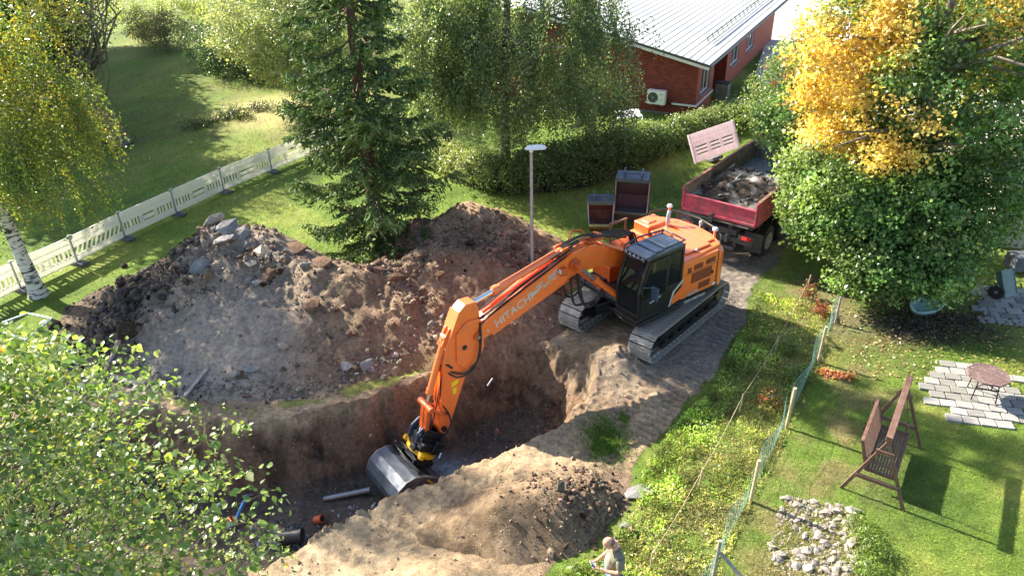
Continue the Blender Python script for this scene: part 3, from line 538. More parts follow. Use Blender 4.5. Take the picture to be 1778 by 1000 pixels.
dn, _, _ = pdist(x, y, NETL); dens = .3+.7*sstep(-.25, .3, fbm(x, y, 1.9, 4, 90)); lush = sstep(1.0, 2.4, dn+1.0*fbm(x, y, .8, 3, 91)); k = rng.random(len(x)) < dens*(.5+.5*lush); x, y, lush, dn = x[k][:85000], y[k][:85000], lush[k][:85000], dn[k][:85000]
hgt = rng.random(len(x))**.8*(.04+.085*lush)*np.clip(1+1.3*fbm(x, y, 1.7, 3, 92), .25, 2.4); g1 = tones(len(x), (.25, .40, .06), .35); g2 = tones(len(x), (.40, .38, .15), .3)
c = np.where((rng.random(len(x)) < .25+.6*lush)[:, None], g1, g2); c = 1.15*c*np.clip(1+1.2*fbm(x, y, 2.4, 3, 93), .35, 2.0)[:, None]; sz = rng.gamma(3, .011, len(x))+.016  # clump tint puts sunlit highlights and dark gaps into the weed colour
leaf_quads('weeds', np.stack([x, y, top_h(x, y)+hgt+.01], -1), sz, sz*.6, c, M['oleaf'], .8, kind='stuff')
k = rng.random(len(x)) < .4; blades('weed_stems', x[k], y[k], rng.uniform(.08, .26, k.sum()), np.full(k.sum(), .006), tones(k.sum(), (.20, .22, .06), .35), .45)
# dead leaves lying about
pts = poly_pts(700, [(9.5, 19), (9, 15.5), (13, 14.8), (15, 17), (14.5, 20)]); leaf_quads('fallen_leaves', np.c_[pts, top_h(pts[:, 0], pts[:, 1])+.03], .09, .07, tones(len(pts), (.42, .33, .16), .35), M['oleaf'], 2.5, kind='stuff')
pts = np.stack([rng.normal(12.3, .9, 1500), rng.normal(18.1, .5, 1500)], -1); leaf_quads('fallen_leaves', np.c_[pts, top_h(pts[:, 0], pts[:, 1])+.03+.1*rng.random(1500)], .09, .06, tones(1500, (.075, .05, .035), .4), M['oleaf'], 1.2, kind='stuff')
pts = poly_pts(500, [(-16, 22), (-9, 32), (2, 31), (4, 24), (0, 22), (-14, 16)], onlawn); leaf_quads('fallen_leaves', np.c_[pts, top_h(pts[:, 0], pts[:, 1])+.04], .06, .05, tones(len(pts), (.45, .42, .12), .3), M['oleaf'], 2.5, kind='stuff')
# ================================================================ EXCAVATOR
EX = empty('excavator', (3.95, 18.9, .02), R(215), 'orange crawler excavator with long boom reaching down into the trench', 'excavator')
AX = ((1, 0, 0), (0, 0, 1), (0, 1, 0))
def part(name, parent, m, fn, smooth=None, bevel=0, bseg=2, lab=None):
    b = MB(); fn(b); o = b.build(name, m, parent, smooth, bevel, bseg=bseg)
    if lab: o['label'] = lab
    return o
# --- undercarriage (turned 12.5 degrees against the house)
UR = R(12.5); UC, US = math.cos(UR), math.sin(UR)
def uc(name, m, fn, **k):
    b = MB(); b.T = Matrix.Rotation(UR, 4, 'Z'); fn(b); return b.build(name, m, EX, **k)
uc('undercarriage', M['black'], lambda b: (b.box((0, 0, .72), (1.5, 1.3, .38)), b.bar((.55, .45, .7), (1.25, 1.0, .5), .42, .34), b.bar((.55, -.45, .7), (1.25, -1.0, .5), .42, .34),
   b.bar((-.55, .45, .7), (-1.25, 1.0, .5), .42, .34), b.bar((-.55, -.45, .7), (-1.25, -1.0, .5), .42, .34), b.box((.95, 0, .62), (.5, 1.0, .12)), b.tube([(0, 0, .88), (0, 0, 1.06)], .62, 28)), smooth=30, bevel=.02)
sh = MB(); sh.box((0, 0, 0), (.168, .70, .028))
for q in (-.07, .0, .07): sh.bar((q, -.35, .028), (q, .35, .028), .018, .04)
for q in (-.18, .18): sh.box((0, q, -.035), (.16, .05, .045))
shoe_me = sh.mesh('track_shoe', M['track'])
ro = MB(); ro.tube([(0, -.13, 0), (0, .13, 0)], .09, 12); ro.tube([(0, -.17, 0), (0, -.13, 0)], .12, 12); ro.tube([(0, .13, 0), (0, .17, 0)], .12, 12); roller_me = ro.mesh('roller', M['black'], 30)
def stadium(s, L=3.56, r=.40, zc=.45):
    P_ = 2*L+2*math.pi*r; s %= P_
    if s < L: return (-L/2+s, zc+r, 0)
    s -= L
    if s < math.pi*r: a = s/r; return (L/2+r*math.sin(a), zc+r*math.cos(a), a)
    s -= math.pi*r
    if s < L: return (L/2-s, zc-r, math.pi)
    s -= L; a = s/r; return (-L/2-r*math.sin(a), zc-r*math.cos(a), math.pi+a)
for side in (1, -1):
    b = MB(); b.box((0, 0, .47), (3.5, .30, .40)); b.box((0, side*.17, .52), (2.9, .05, .22)); b.bar((-1.5, side*.345, .70), (1.35, side*.345, .70), .02, .05); b.box((1.55, 0, .47), (.5, .2, .3)); b.box((0, side*.2, .80), (3.0, .26, .02))
    b.bar((-1.6, side*.30, .3), (1.5, side*.30, .3), .03, .14)
    tr = b.build('track', M['black'], EX, bevel=.012); tr.rotation_euler = (0, 0, UR); c = Matrix.Rotation(UR, 3, 'Z') @ Vector((0, side*1.195, 0)); tr.location = c
    per = 2*3.56+2*math.pi*.40; n = 49
    for i in range(n):
        x, z, a = stadium(per*i/n); o = link('track_shoe', shoe_me, tr, (x, 0, z)); o.rotation_euler = (0, a, 0)
    for x in (-1.3, -.8, -.3, .2, .7, 1.2): link('track_roller', roller_me, tr, (x, 0, .19))
    part('idler_wheel', tr, M['track'], lambda b: b.tube([(1.78, -.07, .45), (1.78, .07, .45)], .33, 24), 30)
    part('sprocket', tr, M['black'], lambda b: (b.tube([(-1.78, -.05, .45), (-1.78, .05, .45)], .34, 24), b.tube([(-1.78, side*.05, .45), (-1.78, side*.24, .45)], .2, 20)), 30)
    part('towing_mark', tr, M['yellow'], lambda b: b.box((1.9, -side*.2, .52), (.16, .012, .05)), lab='small yellow mark on the inner side of the track frame') if side < 0 else None
# --- house
part('platform', EX, M['black'], lambda b: (b.box((-.1, -.02, 1.13), (3.2, 2.5, .13)), b.box((-.9, 1.27, 1.12), (1.25, .10, .10)), b.box((-.9, -1.27, 1.12), (1.3, .10, .10)), b.box((1.35, .95, 1.12), (.9, .88, .12)), b.bar((.15, 1.42, 1.1), (1.75, 1.42, 1.06), .06, .10), b.tube([(1.72, .5, 1.0), (1.8, .95, 1.0), (1.72, 1.4, 1.02)], .025, 6)), bevel=.015)
# left engine compartment (side panels) and hood
def arcw(x0, y0, r, a0, a1, n=8): return [(x0+r*math.cos(R(a0+(a1-a0)*i/n)), y0+r*math.sin(R(a0+(a1-a0)*i/n))) for i in range(n+1)]
AXY = ((1, 0, 0), (0, 1, 0), (0, 0, 1))
part('side_compartment', EX, M['orange'], lambda b: b.prism([(.10, .62), (.10, 1.36), (-1.34, 1.36), (-1.34, .62)], 1.20, 2.34, AXY), bevel=.035, bseg=3)
tail = [(-1.36, 1.37)]+arcw(-1.35, .77, .6, 90, 158, 6)+arcw(-.3, 0, 1.78, 155, 205, 8)+arcw(-1.35, -.77, .6, 202, 270, 6)+[(-1.0, -1.37), (-.75, -.4), (-.75, .5), (-1.0, .7), (-1.35, .7)]
tail = [(-1.37, 1.36), (-1.60, 1.30), (-1.78, 1.12), (-1.93, .75), (-2.02, .35), (-2.05, 0), (-2.02, -.35), (-1.93, -.75), (-1.78, -1.12), (-1.60, -1.30), (-1.30, -1.36), (-1.0, -1.0), (-1.0, .8), (-1.37, .9)]
part('counterweight', EX, M['orange'], lambda b: (b.prism(tail, 1.12, 2.22, AXY)), 35, .05, 3)
part('engine_hood', EX, M['orange'], lambda b: (b.prism([(.06, 1.33), (-1.55, 1.22), (-1.84, .7), (-1.93, 0), (-1.84, -.7), (-1.50, -1.22), (-.75, -1.22), (-.55, -.35), (-.28, -.35), (-.28, .55), (.06, .55)], 2.28, 2.40, AXY),), 35, .04, 3)
part('hood_panel', EX, M['orange'], lambda b: b.box((-.75, .55, 2.435), (1.0, 1.1, .06)), bevel=.02)
part('hood_panel', EX, M['orange'], lambda b: b.box((-1.42, .2, 2.43), (.3, 1.5, .05)), bevel=.02)
part('hood_panel', EX, M['orange_d'], lambda b: (b.box((-.55, -.05, 2.48), (.34, .42, .09), (0, 0, .1)),), bevel=.02, lab='raised hatch on the hood')
part('filter_box', EX, M['orange'], lambda b: (b.box((-.98, -.98, 2.32), (.8, .62, .34)), b.box((-.9, -.98, 2.5), (.34, .3, .06))), bevel=.05, bseg=3)
part('right_body', EX, M['orange'], lambda b: (b.box((-.98, -.95, 1.68), (1.0, .8, 1.0)),), bevel=.03)
part('fuel_tank', EX, M['orange_d'], lambda b: (b.box((-.1, -.98, 1.60), (.75, .74, .85)),), bevel=.04, bseg=3)
part('tool_box', EX, M['orange_d'], lambda b: (b.box((.62, -.98, 1.42), (.66, .74, .5)), b.box((.62, -.98, 1.69), (.60, .66, .03)), b.box((.05, -.85, 2.06), (.3, .3, .1))), bevel=.03)
part('step', EX, M['black'], lambda b: (b.box((.95, -1.0, 1.25), (.3, .6, .04)),), None)
part('slip_plate', EX, M['galv'], lambda b: b.box((.62, -.98, 1.712), (.5, .5, .006)))

M['vent'] = mat('vent_mesh', (.10, .035, .02), .8, var=.4, vs=60)
for (x0, x1, z0, z1) in ((-.22, -.09, 2.0, 2.14), (-.68, -.34, 2.02, 2.17), (-1.18, -.82, 2.04, 2.19), (-1.08, -.27, 1.62, 1.93), (-1.05, -.6, 1.34, 1.53)):
    vg = part('vent_grille', EX, M['vent'], lambda b: b.box(((x0+x1)/2, 1.366, (z0+z1)/2), (x1-x0, .014, z1-z0)))
    ns = max(2, int((z1-z0)/.05))
    part('louvre', vg, M['orange_d'], lambda b: [b.bar((x0+.01, 1.378, z0+(i+.5)*(z1-z0)/ns), (x1-.01, 1.378, z0+(i+.5)*(z1-z0)/ns), .008, .012) for i in range(ns)])
part('panel_seam', EX, M['black'], lambda b: (b.box((-1.3, 1.3665, 1.77), (.012, .012, 1.1)), b.box((-.62, 1.3665, 1.98), (1.3, .010, .008))))
part('door_latch', EX, M['black'], lambda b: b.box((-1.12, 1.375, 1.72), (.05, .03, .09)))
part('white_badge', EX, M['white'], lambda b: b.box((-1.24, 1.368, 1.30), (.13, .01, .07)))
part('lower_trim', EX, M['black'], lambda b: b.box((-.65, 1.345, 1.215), (1.5, .05, .05)), bevel=.01)
# exhaust, beacons, mirrors, rails on the hood
part('exhaust_pipe', EX, M['galv'], lambda b: b.tube([(-1.2, -.52, 2.38), (-1.2, -.52, 2.74), (-1.28, -.56, 2.86)], .06, 12), 40)
def beacon(x, y, z, h):
    bc = part('beacon', EX, M['orange'], lambda b: b.tube([(x, y, z), (x, y, z+h)], .035, 8), 40); part('beacon_lens', bc, M['clear'], lambda b: (b.tube([(x, y, z+h), (x, y, z+h+.05)], [.08, .085], 14), b.ball((x, y, z+h+.05), (.08, .08, .045), 12, 6)), 40)
beacon(-1.45, -.72, 2.38, .5); beacon(-1.72, .82, 2.3, .32)
part('beacon_mount', EX, M['galv'], lambda b: b.box((-1.66, .88, 2.31), (.26, .3, .05)), bevel=.02)
part('rear_camera', EX, M['galv'], lambda b: (b.ball((-.62, 1.15, 2.46), .055, 10, 6), b.tube([(-1.9, .1, 2.4), (-1.95, .1, 2.52), (-2.0, .18, 2.56)], .03, 6), b.ball((-1.93, .12, 2.54), .07, 10, 6)), 50)
part('guard_rail', EX, M['black'], lambda b: (b.tube([(-1.15, -1.25, 2.42), (-1.25, -1.27, 2.6), (-1.6, -1.15, 2.62), (-1.85, -.7, 2.62), (-1.97, 0, 2.62), (-1.88, .6, 2.6), (-1.72, 1.05, 2.55), (-1.62, 1.12, 2.38)], .028, 8),
   *[b.tube([(x, y, 2.22), (x, y, 2.61)], .018, 6) for x, y in ((-1.85, -.7), (-1.97, 0), (-1.88, .6))]), 40)
part('handrail', EX, M['rust'], lambda b: (b.bar((-.22, -1.28, 2.02), (-.22, -1.28, 2.62), .05, .05), b.bar((.36, -1.28, 1.7), (.36, -1.28, 2.62), .05, .05), b.bar((-.27, -1.28, 2.64), (.41, -1.28, 2.64), .06, .06)), bevel=.008)
part('mirror_arm', EX, M['black'], lambda b: b.tube([(.9, -1.3, 1.5), (1.25, -1.4, 1.95), (1.0, -1.45, 2.25), (.45, -1.35, 2.35)], .018, 6), 40)
part('badge_lettering', EX, M['silver'], lambda b: [b.box((-.55+.10*i, 1.369, 1.255), (.055, .008, .05)) for i in range(0)]) if False else None
# --- cab
CX0, CX1, CY0, CY1, CZ0, CZ1 = .14, 1.72, .53, 1.39, 1.2, 2.93
def cab(b):
    for y in (CY0+.04, CY1-.04):
        b.bar((CX1-.02, y, CZ0), (CX1+.02, y, 2.0), .08, .08); b.bar((CX1+.02, y, 2.0), (CX1-.28, y, CZ1-.02), .08, .08, (0, 1, 0)); b.bar((CX0+.04, y, CZ0), (CX0+.04, y, CZ1-.02), .08, .08)
        b.bar((CX0, y, CZ1-.04), (CX1-.24, y, CZ1-.04), .08, .09); b.bar((CX0, y, CZ0+.02), (CX1, y, CZ0+.02), .08, .12)
    b.bar((CX1-.28, CY0, CZ1-.05), (CX1-.28, CY1, CZ1-.05), .09, .08); b.bar((CX0+.04, CY0, CZ1-.05), (CX0+.04, CY1, CZ1-.05), .09, .08); b.bar((CX1, CY0, CZ0+.05), (CX1, CY1, CZ0+.05), .08, .16)
    b.box((CX0+.3, CY1-.03, 1.55), (.52, .05, .62)); b.bar((.72, CY1-.03, CZ0), (.72, CY1-.03, CZ1-.04), .06, .06)
cb = part('cab', EX, M['black'], cab, bevel=.018)
part('roof', cb, M['bluegrey'], lambda b: (b.prism([(CX0-.02, CZ1), (CX1-.34, CZ1), (CX1-.24, CZ1-.05), (CX1-.18, CZ1+.0), (CX1-.34, CZ1+.075), (CX0+.05, CZ1+.09), (CX0-.02, CZ1+.05)], CY0-.0, CY1, AX)), bevel=.02)
part('roof_hatch', cb, M['steel'], lambda b: (b.box((.52, .96, CZ1+.10), (.62, .62, .025)), *[b.bar((.3+.0*i, .78+.11*i, CZ1+.118), (.72, .78+.11*i, CZ1+.118), .035, .012) for i in range(4)]), bevel=.006)
part('roof_guard', cb, M['bluegrey'], lambda b: (b.bar((1.1, .6, CZ1+.10), (1.1, 1.33, CZ1+.10), .16, .05), b.bar((1.3, .58, CZ1+.06), (1.3, 1.35, CZ1+.06), .12, .05)), bevel=.02)
part('roof_rail', cb, M['black'], lambda b: b.tube([(.2, .56, CZ1+.06), (.16, .58, CZ1+.17), (1.0, .5, CZ1+.18), (1.52, .5, CZ1+.10), (1.66, .62, CZ1+.02), (1.70, .95, CZ1+.0), (1.66, 1.33, CZ1+.02), (1.52, 1.44, CZ1+.10), (1.0, 1.44, CZ1+.18), (.16, 1.36, CZ1+.17), (.14, .96, CZ1+.17), (.16, .58, CZ1+.17)], .026, 6), 40)
for i in range(5): part('work_light', cb, M['black'], lambda b: b.box((1.58, .66+.155*i, CZ1+.0), (.07, .11, .09), (0, .3, 0)), bevel=.01); part('lamp_glass', cb, M['clear'], lambda b: b.box((1.617, .66+.155*i, CZ1-.012), (.008, .09, .07), (0, .3, 0)))
part('windscreen', cb, M['winglass2'] if 'winglass2' in M else glass_mat('cab_glass'), lambda b: (b.box((CX1+.0, .96, 1.66), (.012, .78, .66)), b.bar((CX1+.01, .96, 2.02), (CX1-.26, .96, CZ1-.09), .78, .012, (1, 0, .3))))
gm = bpy.data.materials['cab_glass']
dr_ = part('door', cb, M['black'], lambda b: (b.box((1.22, CY1+.008, 1.50), (.90, .02, .50)), b.bar((.78, CY1+.008, 1.25), (.78, CY1+.008, CZ1-.1), .02, .05, (1, 0, 0)), b.bar((1.66, CY1+.008, 1.25), (1.66, CY1+.008, 2.02), .02, .05, (1, 0, 0)), b.bar((1.66, CY1+.008, 2.02), (1.42, CY1+.008, CZ1-.12), .05, .02, (0, 1, 0)), b.bar((.78, CY1+.008, CZ1-.12), (1.42, CY1+.008, CZ1-.12), .02, .05)), bevel=.008)
part('door_handle', dr_, M['silver'], lambda b: b.bar((.98, CY1+.035, 1.72), (1.38, CY1+.035, 1.62), .02, .035, (0, 1, 0)))
part('door_glass', dr_, gm, lambda b: b.prism([(.81, 1.76), (1.63, 1.76), (1.63, 2.02), (1.41, CZ1-.15), (.81, CZ1-.15)], CY1, CY1+.008, AX))
part('side_glass', cb, gm, lambda b: (b.prism([(.24, 1.87), (.69, 1.87), (.69, CZ1-.1), (.24, CZ1-.1)], CY1-.03, CY1-.02, AX), b.prism([(.24, 1.4), (1.66, 1.4), (1.66, 2.02), (1.42, CZ1-.1), (.24, CZ1-.1)], CY0+.02, CY0+.03, AX), b.box((CX0+.02, .96, 2.3), (.012, .75, 1.1))))
part('side_decal', EX, M['silver'], lambda b: (b.prism([(.62, 1.22), (.56, 1.22), (.42, 1.62), (.10, 1.86), (.10, 1.95), (.50, 1.66)], 1.405, 1.409, AX),))
part('side_decal', EX, M['orange'], lambda b: (b.prism([(.53, 1.25), (.44, 1.5), (.12, 1.72), (.12, 1.32)], 1.405, 1.409, AX),), lab='orange panel behind the cab door')
part('side_mirror', cb, M['bluegrey'], lambda b: (b.box((1.42, 1.62, 2.02), (.06, .22, .38)), b.tube([(1.68, 1.42, 2.2), (1.55, 1.6, 2.24), (1.45, 1.62, 2.2)], .012, 6)), bevel=.02)
st = part('seat', cb, M['black'], lambda b: (b.box((.78, .96, 1.62), (.5, .5, .14)), b.box((.5, .96, 2.0), (.13, .48, .72), (0, -.12, 0)), b.box((.45, .96, 2.42), (.1, .28, .2))), bevel=.04)
part('armrest', st, M['orange_d'], lambda b: (b.box((.86, .68, 1.82), (.3, .07, .06)), b.tube([(1.05, .7, 1.8), (1.1, .7, 1.98)], .02, 6)), bevel=.01)
part('console', cb, M['black'], lambda b: (b.box((1.5, .65, 1.75), (.1, .16, .25)), b.tube([(1.35, .9, 1.3), (1.4, .9, 1.75)], .015, 6), b.tube([(1.35, 1.02, 1.3), (1.4, 1.02, 1.75)], .015, 6)))
part('wiper', cb, M['black'], lambda b: b.bar((CX1+.03, .7, 1.9), (CX1-.12, 1.1, 2.5), .02, .02))
# --- boom
BO = [(.10, 1.50), (.55, 1.98), (1.45, 2.24), (2.15, 2.46), (2.72, 2.50), (3.05, 2.48), (4.28, 2.06), (5.5, 1.76), (6.08, 1.62), (6.24, 1.70), (6.26, 1.86), (6.12, 2.02), (5.86, 2.14), (4.27, 2.74), (3.4, 3.05), (3.05, 3.16), (2.72, 3.20), (2.30, 3.17), (1.93, 3.0), (1.2, 2.60), (.3, 2.1), (0, 1.72), (0, 1.55)]
bm_ = part('boom', EX, M['orange'], lambda b: b.prism(BO, -.21, .21, AX), bevel=.018)
part('boom_top_plate', bm_, M['orange'], lambda b: (b.bar((3.1, 0, 3.155), (5.8, 0, 2.19), .46, .02), b.bar((3.05, 0, 2.455), (5.5, 0, 1.735), .46, .02, (0, 1, 0)), b.bar((1.0, 0, 2.5), (1.9, 0, 3.0), .46, .02), b.bar((2.0, 0, 3.05), (2.7, 0, 3.215), .46, .02)))
part('boom_bracket', bm_, M['orange_d'], lambda b: (b.prism([(3.0, 3.12), (3.5, 2.98), (3.35, 3.32), (3.15, 3.34)], -.16, -.11, AX), b.prism([(3.0, 3.12), (3.5, 2.98), (3.35, 3.32), (3.15, 3.34)], .11, .16, AX), b.box((2.2, 0, 3.24), (.5, .36, .04)), b.box((1.9, -.1, 3.2), (.3, .2, .14), (0, -.4, 0)),
   b.tube([(2.2, -.2, 3.2), (2.35, -.28, 3.42), (2.7, -.28, 3.5), (2.9, -.22, 3.24)], .022, 6), b.tube([(2.3, .1, 3.2), (2.42, .1, 3.38), (2.75, .1, 3.38), (2.85, .1, 3.22)], .022, 6)), bevel=.01)
part('boom_light', bm_, M['orange_d'], lambda b: (b.box((3.42, .29, 2.78), (.2, .16, .2)),), bevel=.02); part('lamp_glass', bm_, M['clear'], lambda b: b.box((3.53, .3, 2.82), (.01, .09, .12)))
part('boss', bm_, M['orange_d'], lambda b: (b.tube([(3.0, -.5, 2.82), (3.0, .5, 2.82)], .09, 16), b.tube([(3.0, .22, 2.82), (3.0, .27, 2.82)], .18, 20), b.tube([(6.05, -.27, 1.84), (6.05, .27, 1.84)], .11, 18)), 40)
part('tip_pin', bm_, M['steel'], lambda b: (b.tube([(6.05, .27, 1.84), (6.05, .30, 1.84)], .05, 12),), 40)
part('caution_plate', bm_, M['silver'], lambda b: b.tube([(5.72, .2125, 1.86), (5.72, .215, 1.86)], .035, 10))
def cyl(name, a, b_, r, rr, f, y=0, par=EX, m1=None):
    a = Vector((a[0], y, a[1])); b_ = Vector((b_[0], y, b_[1])); d = (b_-a).normalized(); mid = a+(b_-a)*f
    c = part(name, par, m1 or M['orange'], lambda b: (b.tube([a, mid], r, 18), b.tube([mid-d*.14, mid], r*1.22, 18), b.tube([a-d*.0, a+d*.10], r*1.12, 18), b.tube([a+Vector((0, -r*1.1, 0)), a+Vector((0, r*1.1, 0))], r*.95, 14), b.tube([mid-d*.2+Vector((0, 0, r)), a+d*.2+Vector((0, 0, r*1.25))], r*.2, 6)), 40)
    part('rod', c, M['chrome'] if name != 'boom_cylinder' else M['steel'], lambda b: b.tube([mid, b_-d*.05], rr, 14), 40); part('rod_eye', c, M['orange_d'], lambda b: b.tube([b_+Vector((0, -r*.9, 0)), b_+Vector((0, r*.9, 0))], r*1.05, 14), 40); return c
cyl('arm_cylinder', (3.28, 3.20), (6.05, 2.66), .095, .06, .77)
for y in (.40, -.40): cyl('boom_cylinder', (1.45, 1.32), (3.0, 2.82), .085, .055, .66, y)
cyl('bucket_cylinder', (6.83, 2.02), (7.50, .27), .085, .05, .82)
# --- arm
AR = [(5.94, 1.75), (5.90, 2.0), (5.93, 2.60), (6.02, 2.78), (6.30, 2.80), (6.48, 2.66), (6.70, 2.25), (6.88, 1.85), (6.98, 1.5), (7.06, .85), (7.18, .2), (7.26, -.15), (7.30, -.42), (7.26, -.62), (7.14, -.70), (7.02, -.62), (6.84, -.22), (6.42, .78), (6.24, 1.02), (6.02, 1.28), (5.94, 1.5)]
ar_ = part('arm', EX, M['orange'], lambda b: b.prism(AR, -.17, .17, AX), bevel=.016)
part('arm_plate', ar_, M['orange'], lambda b: (b.prism([(5.86, 1.45), (5.84, 2.0), (5.95, 2.3), (6.3, 2.35), (6.62, 2.1), (6.66, 1.3), (6.4, .98), (6.05, 1.12)], .172, .215, AX), b.prism([(5.86, 1.45), (5.84, 2.0), (5.95, 2.3), (6.3, 2.35), (6.62, 2.1), (6.66, 1.3), (6.4, .98), (6.05, 1.12)], -.215, -.172, AX), b.prism([(6.55, 2.3), (6.75, 2.25), (7.0, 1.85), (6.9, 1.75)], .06, .10, AX), b.prism([(6.55, 2.3), (6.75, 2.25), (7.0, 1.85), (6.9, 1.75)], -.10, -.06, AX)), bevel=.008)
part('arm_front_plate', ar_, M['orange'], lambda b: (b.bar((6.5, 0, 2.66), (6.93, 0, 1.75), .38, .015), b.bar((6.99, 0, 1.5), (7.19, 0, .2), .38, .015)))
part('arm_pin', ar_, M['black'], lambda b: (b.tube([(6.42, .17, 1.66), (6.42, .225, 1.66)], .07, 14), b.tube([(7.16, -.24, -.52), (7.16, .24, -.52)], .075, 14), b.tube([(7.08, -.2, -.1), (7.08, .2, -.1)], .05, 12)), 40)
wl = part('warning_label', ar_, mat('yellow_sticker', (.75, .62, .01), .4), lambda b: (b.prism([(6.83, .62), (6.66, .66), (6.62, .78), (6.84, .76)], .1705, .173, AX), b.prism([(6.82, .38), (6.72, .40), (6.69, .58), (6.80, .57)], .1705, .173, AX)))
lk = part('bucket_link', EX, M['orange_d'], lambda b: (b.bar((7.08, .2, -.1), (7.50, .2, .27), .05, .14, (0, 1, 0)), b.bar((7.08, -.2, -.1), (7.50, -.2, .27), .05, .14, (0, 1, 0)), b.bar((7.50, .09, .27), (7.62, .09, -.42), .10, .15, (0, 1, 0)), b.bar((7.50, -.09, .27), (7.62, -.09, -.42), .10, .15, (0, 1, 0)), b.tube([(7.5, -.3, .27), (7.5, .3, .27)], .085, 14)), 40, .012)
# --- tiltrotator
TR = empty('tiltrotator', (0, 0, 0)); TR.parent = EX
td = Vector((.62, 0, -.785)).normalized(); tn = Vector((td.z, 0, -td.x)); tc0 = Vector((7.42, 0, -.62))  # tool axis and its normal (roughly forward-up)
TM = Matrix((( -tn.x, 0, -td.x, tc0.x), (0, 1, 0, 0), (-tn.z, 0, -td.z, tc0.z), (0, 0, 0, 1)))  # local: x forward, y left, -z along the tool axis
TM = TM @ Matrix.Rotation(R(-4), 4, 'X') @ Matrix.Rotation(R(0), 4, 'Z')
TR.matrix_local = TM; TR['label'] = 'black and yellow tilting rotator between arm and bucket'
part('quick_hitch', TR, M['black'], lambda b: (b.box((.03, .15, -.06), (.62, .05, .32)), b.box((.03, -.15, -.06), (.62, .05, .32)), b.box((.03, 0, -.17), (.66, .44, .10)), b.tube([(.24, -.2, 0), (.24, .2, 0)], .05, 12), b.tube([(-.22, -.2, 0), (-.22, .2, 0)], .05, 12)), None, .012)
part('side_plate', TR, M['bluegrey'], lambda b: b.prism([(.1, .12), (.36, .20), (.46, -.1), (.34, -.42), (.16, -.46), (.12, -.2)], -.34, -.27, ((1, 0, 0), (0, 0, 1), (0, 1, 0))), bevel=.015)
part('side_plate', TR, M['bluegrey'], lambda b: b.prism([(.2, .05), (.40, .10), (.48, -.1), (.34, -.40), (.2, -.42)], .05, .10, ((1, 0, 0), (0, 0, 1), (0, 1, 0))), bevel=.015)
part('tilt_body', TR, M['black'], lambda b: (b.box((0, 0, -.34), (.62, .58, .26)), b.box((-.2, .25, -.25), (.3, .2, .35)), b.tube([(-.3, -.3, -.28), (-.3, .38, -.28)], .07, 12), b.tube([(.25, -.36, -.26), (.25, .36, -.26)], .07, 12)), None, .03)
part('tilt_piston', TR, M['chrome'], lambda b: (b.tube([(.3, -.1, -.02), (.42, .1, -.1)], .05, 10), b.tube([(-.34, .3, -.2), (-.30, .42, -.46)], .03, 8), b.tube([(.24, -.22, .1), (.33, -.25, .26)], .035, 8)), 40)
part('rotor_housing', TR, M['yellow'], lambda b: (b.tube([(0, 0, -.47), (0, 0, -.58)], .40, 28), b.box((.12, -.36, -.50), (.3, .16, .12)), b.box((.15, .36, -.50), (.34, .16, .12)), b.tube([(.25, -.42, -.45), (.25, -.42, -.57)], .08, 12), b.tube([(.27, .44, -.45), (.27, .44, -.57)], .08, 12)), 40, .015)
part('gear_case', TR, M['black'], lambda b: (b.box((.30, .1, -.46), (.22, .2, .14)), b.tube([(0, 0, -.58), (0, 0, -.66)], .34, 24)), 40, .01)
part('lower_hitch', TR, M['black'], lambda b: (b.box((0, 0, -.70), (.62, .74, .10)), b.box((.16, 0, -.74), (.24, .95, .08)), b.box((.0, .32, -.78), (.6, .05, .16)), b.box((.0, -.32, -.78), (.6, .05, .16))), None, .012)
part('rating_plate', TR, M['yellow'], lambda b: (b.box((.405, -.3055, -.08), (.09, .003, .03), (0, .5, 0)), b.box((.315, .08, -.33), (.003, .10, .05))))
# --- bucket
BK = [(-.34, -.84), (.20, -.86), (.48, -.94), (.68, -1.12), (.76, -1.36), (.72, -1.62), (.54, -1.84), (.26, -1.96), (-.45, -1.98)]
bt, wb = .025, .74
def shell(b):
    n = len(BK); cx, cz = .0, -1.4
    inn = [(x+(cx-x)*.05, z+(cz-z)*.05) for x, z in BK]
    for i in range(n-1): b.prism([BK[i], BK[i+1], inn[i+1], inn[i]], -wb, wb, AX)
bk = part('bucket', EX, M['wornsteel'], shell, 50); bk.matrix_local = TM @ Matrix.Rotation(R(6), 4, 'X')
part('bucket_side', bk, M['wornsteel'], lambda b: (b.prism(BK+[(-.40, -1.5)], wb, wb+.03, AX), b.prism(BK+[(-.40, -1.5)], -wb-.03, -wb, AX)), bevel=.006)
part('side_edge', bk, M['steel'], lambda b: [b.tube([Vector((x, s*(wb+.015), z)) for x, z in BK], .018, 6) for s in (1, -1)], 40)
part('cutting_edge', bk, M['steel'], lambda b: b.box((-.5, 0, -1.985), (.2, 1.5, .03)))
part('bucket_bracket', bk, M['black'], lambda b: (b.box((.1, .3, -.80), (.55, .04, .22)), b.box((.1, -.3, -.80), (.55, .04, .22)), b.tube([(.28, -.34, -.74), (.28, .34, -.74)], .035, 10), b.box((.02, 0, -.865), (.7, 1.3, .03)), b.tube([(.36, -.7, -.84), (.42, -.45, -.76), (.42, .1, -.80), (.3, .6, -.84)], .03, 8)), 40, .008)
part('bucket_lug', bk, mat('brass_yellow', (.45, .28, .05), .5, var=.3), lambda b: (b.bar((-.2, wb+.04, -1.02), (.12, wb+.04, -.93), .03, .05), b.tube([(-.22, wb+.03, -1.08), (-.22, wb+.07, -1.08)], .06, 10)), 40)
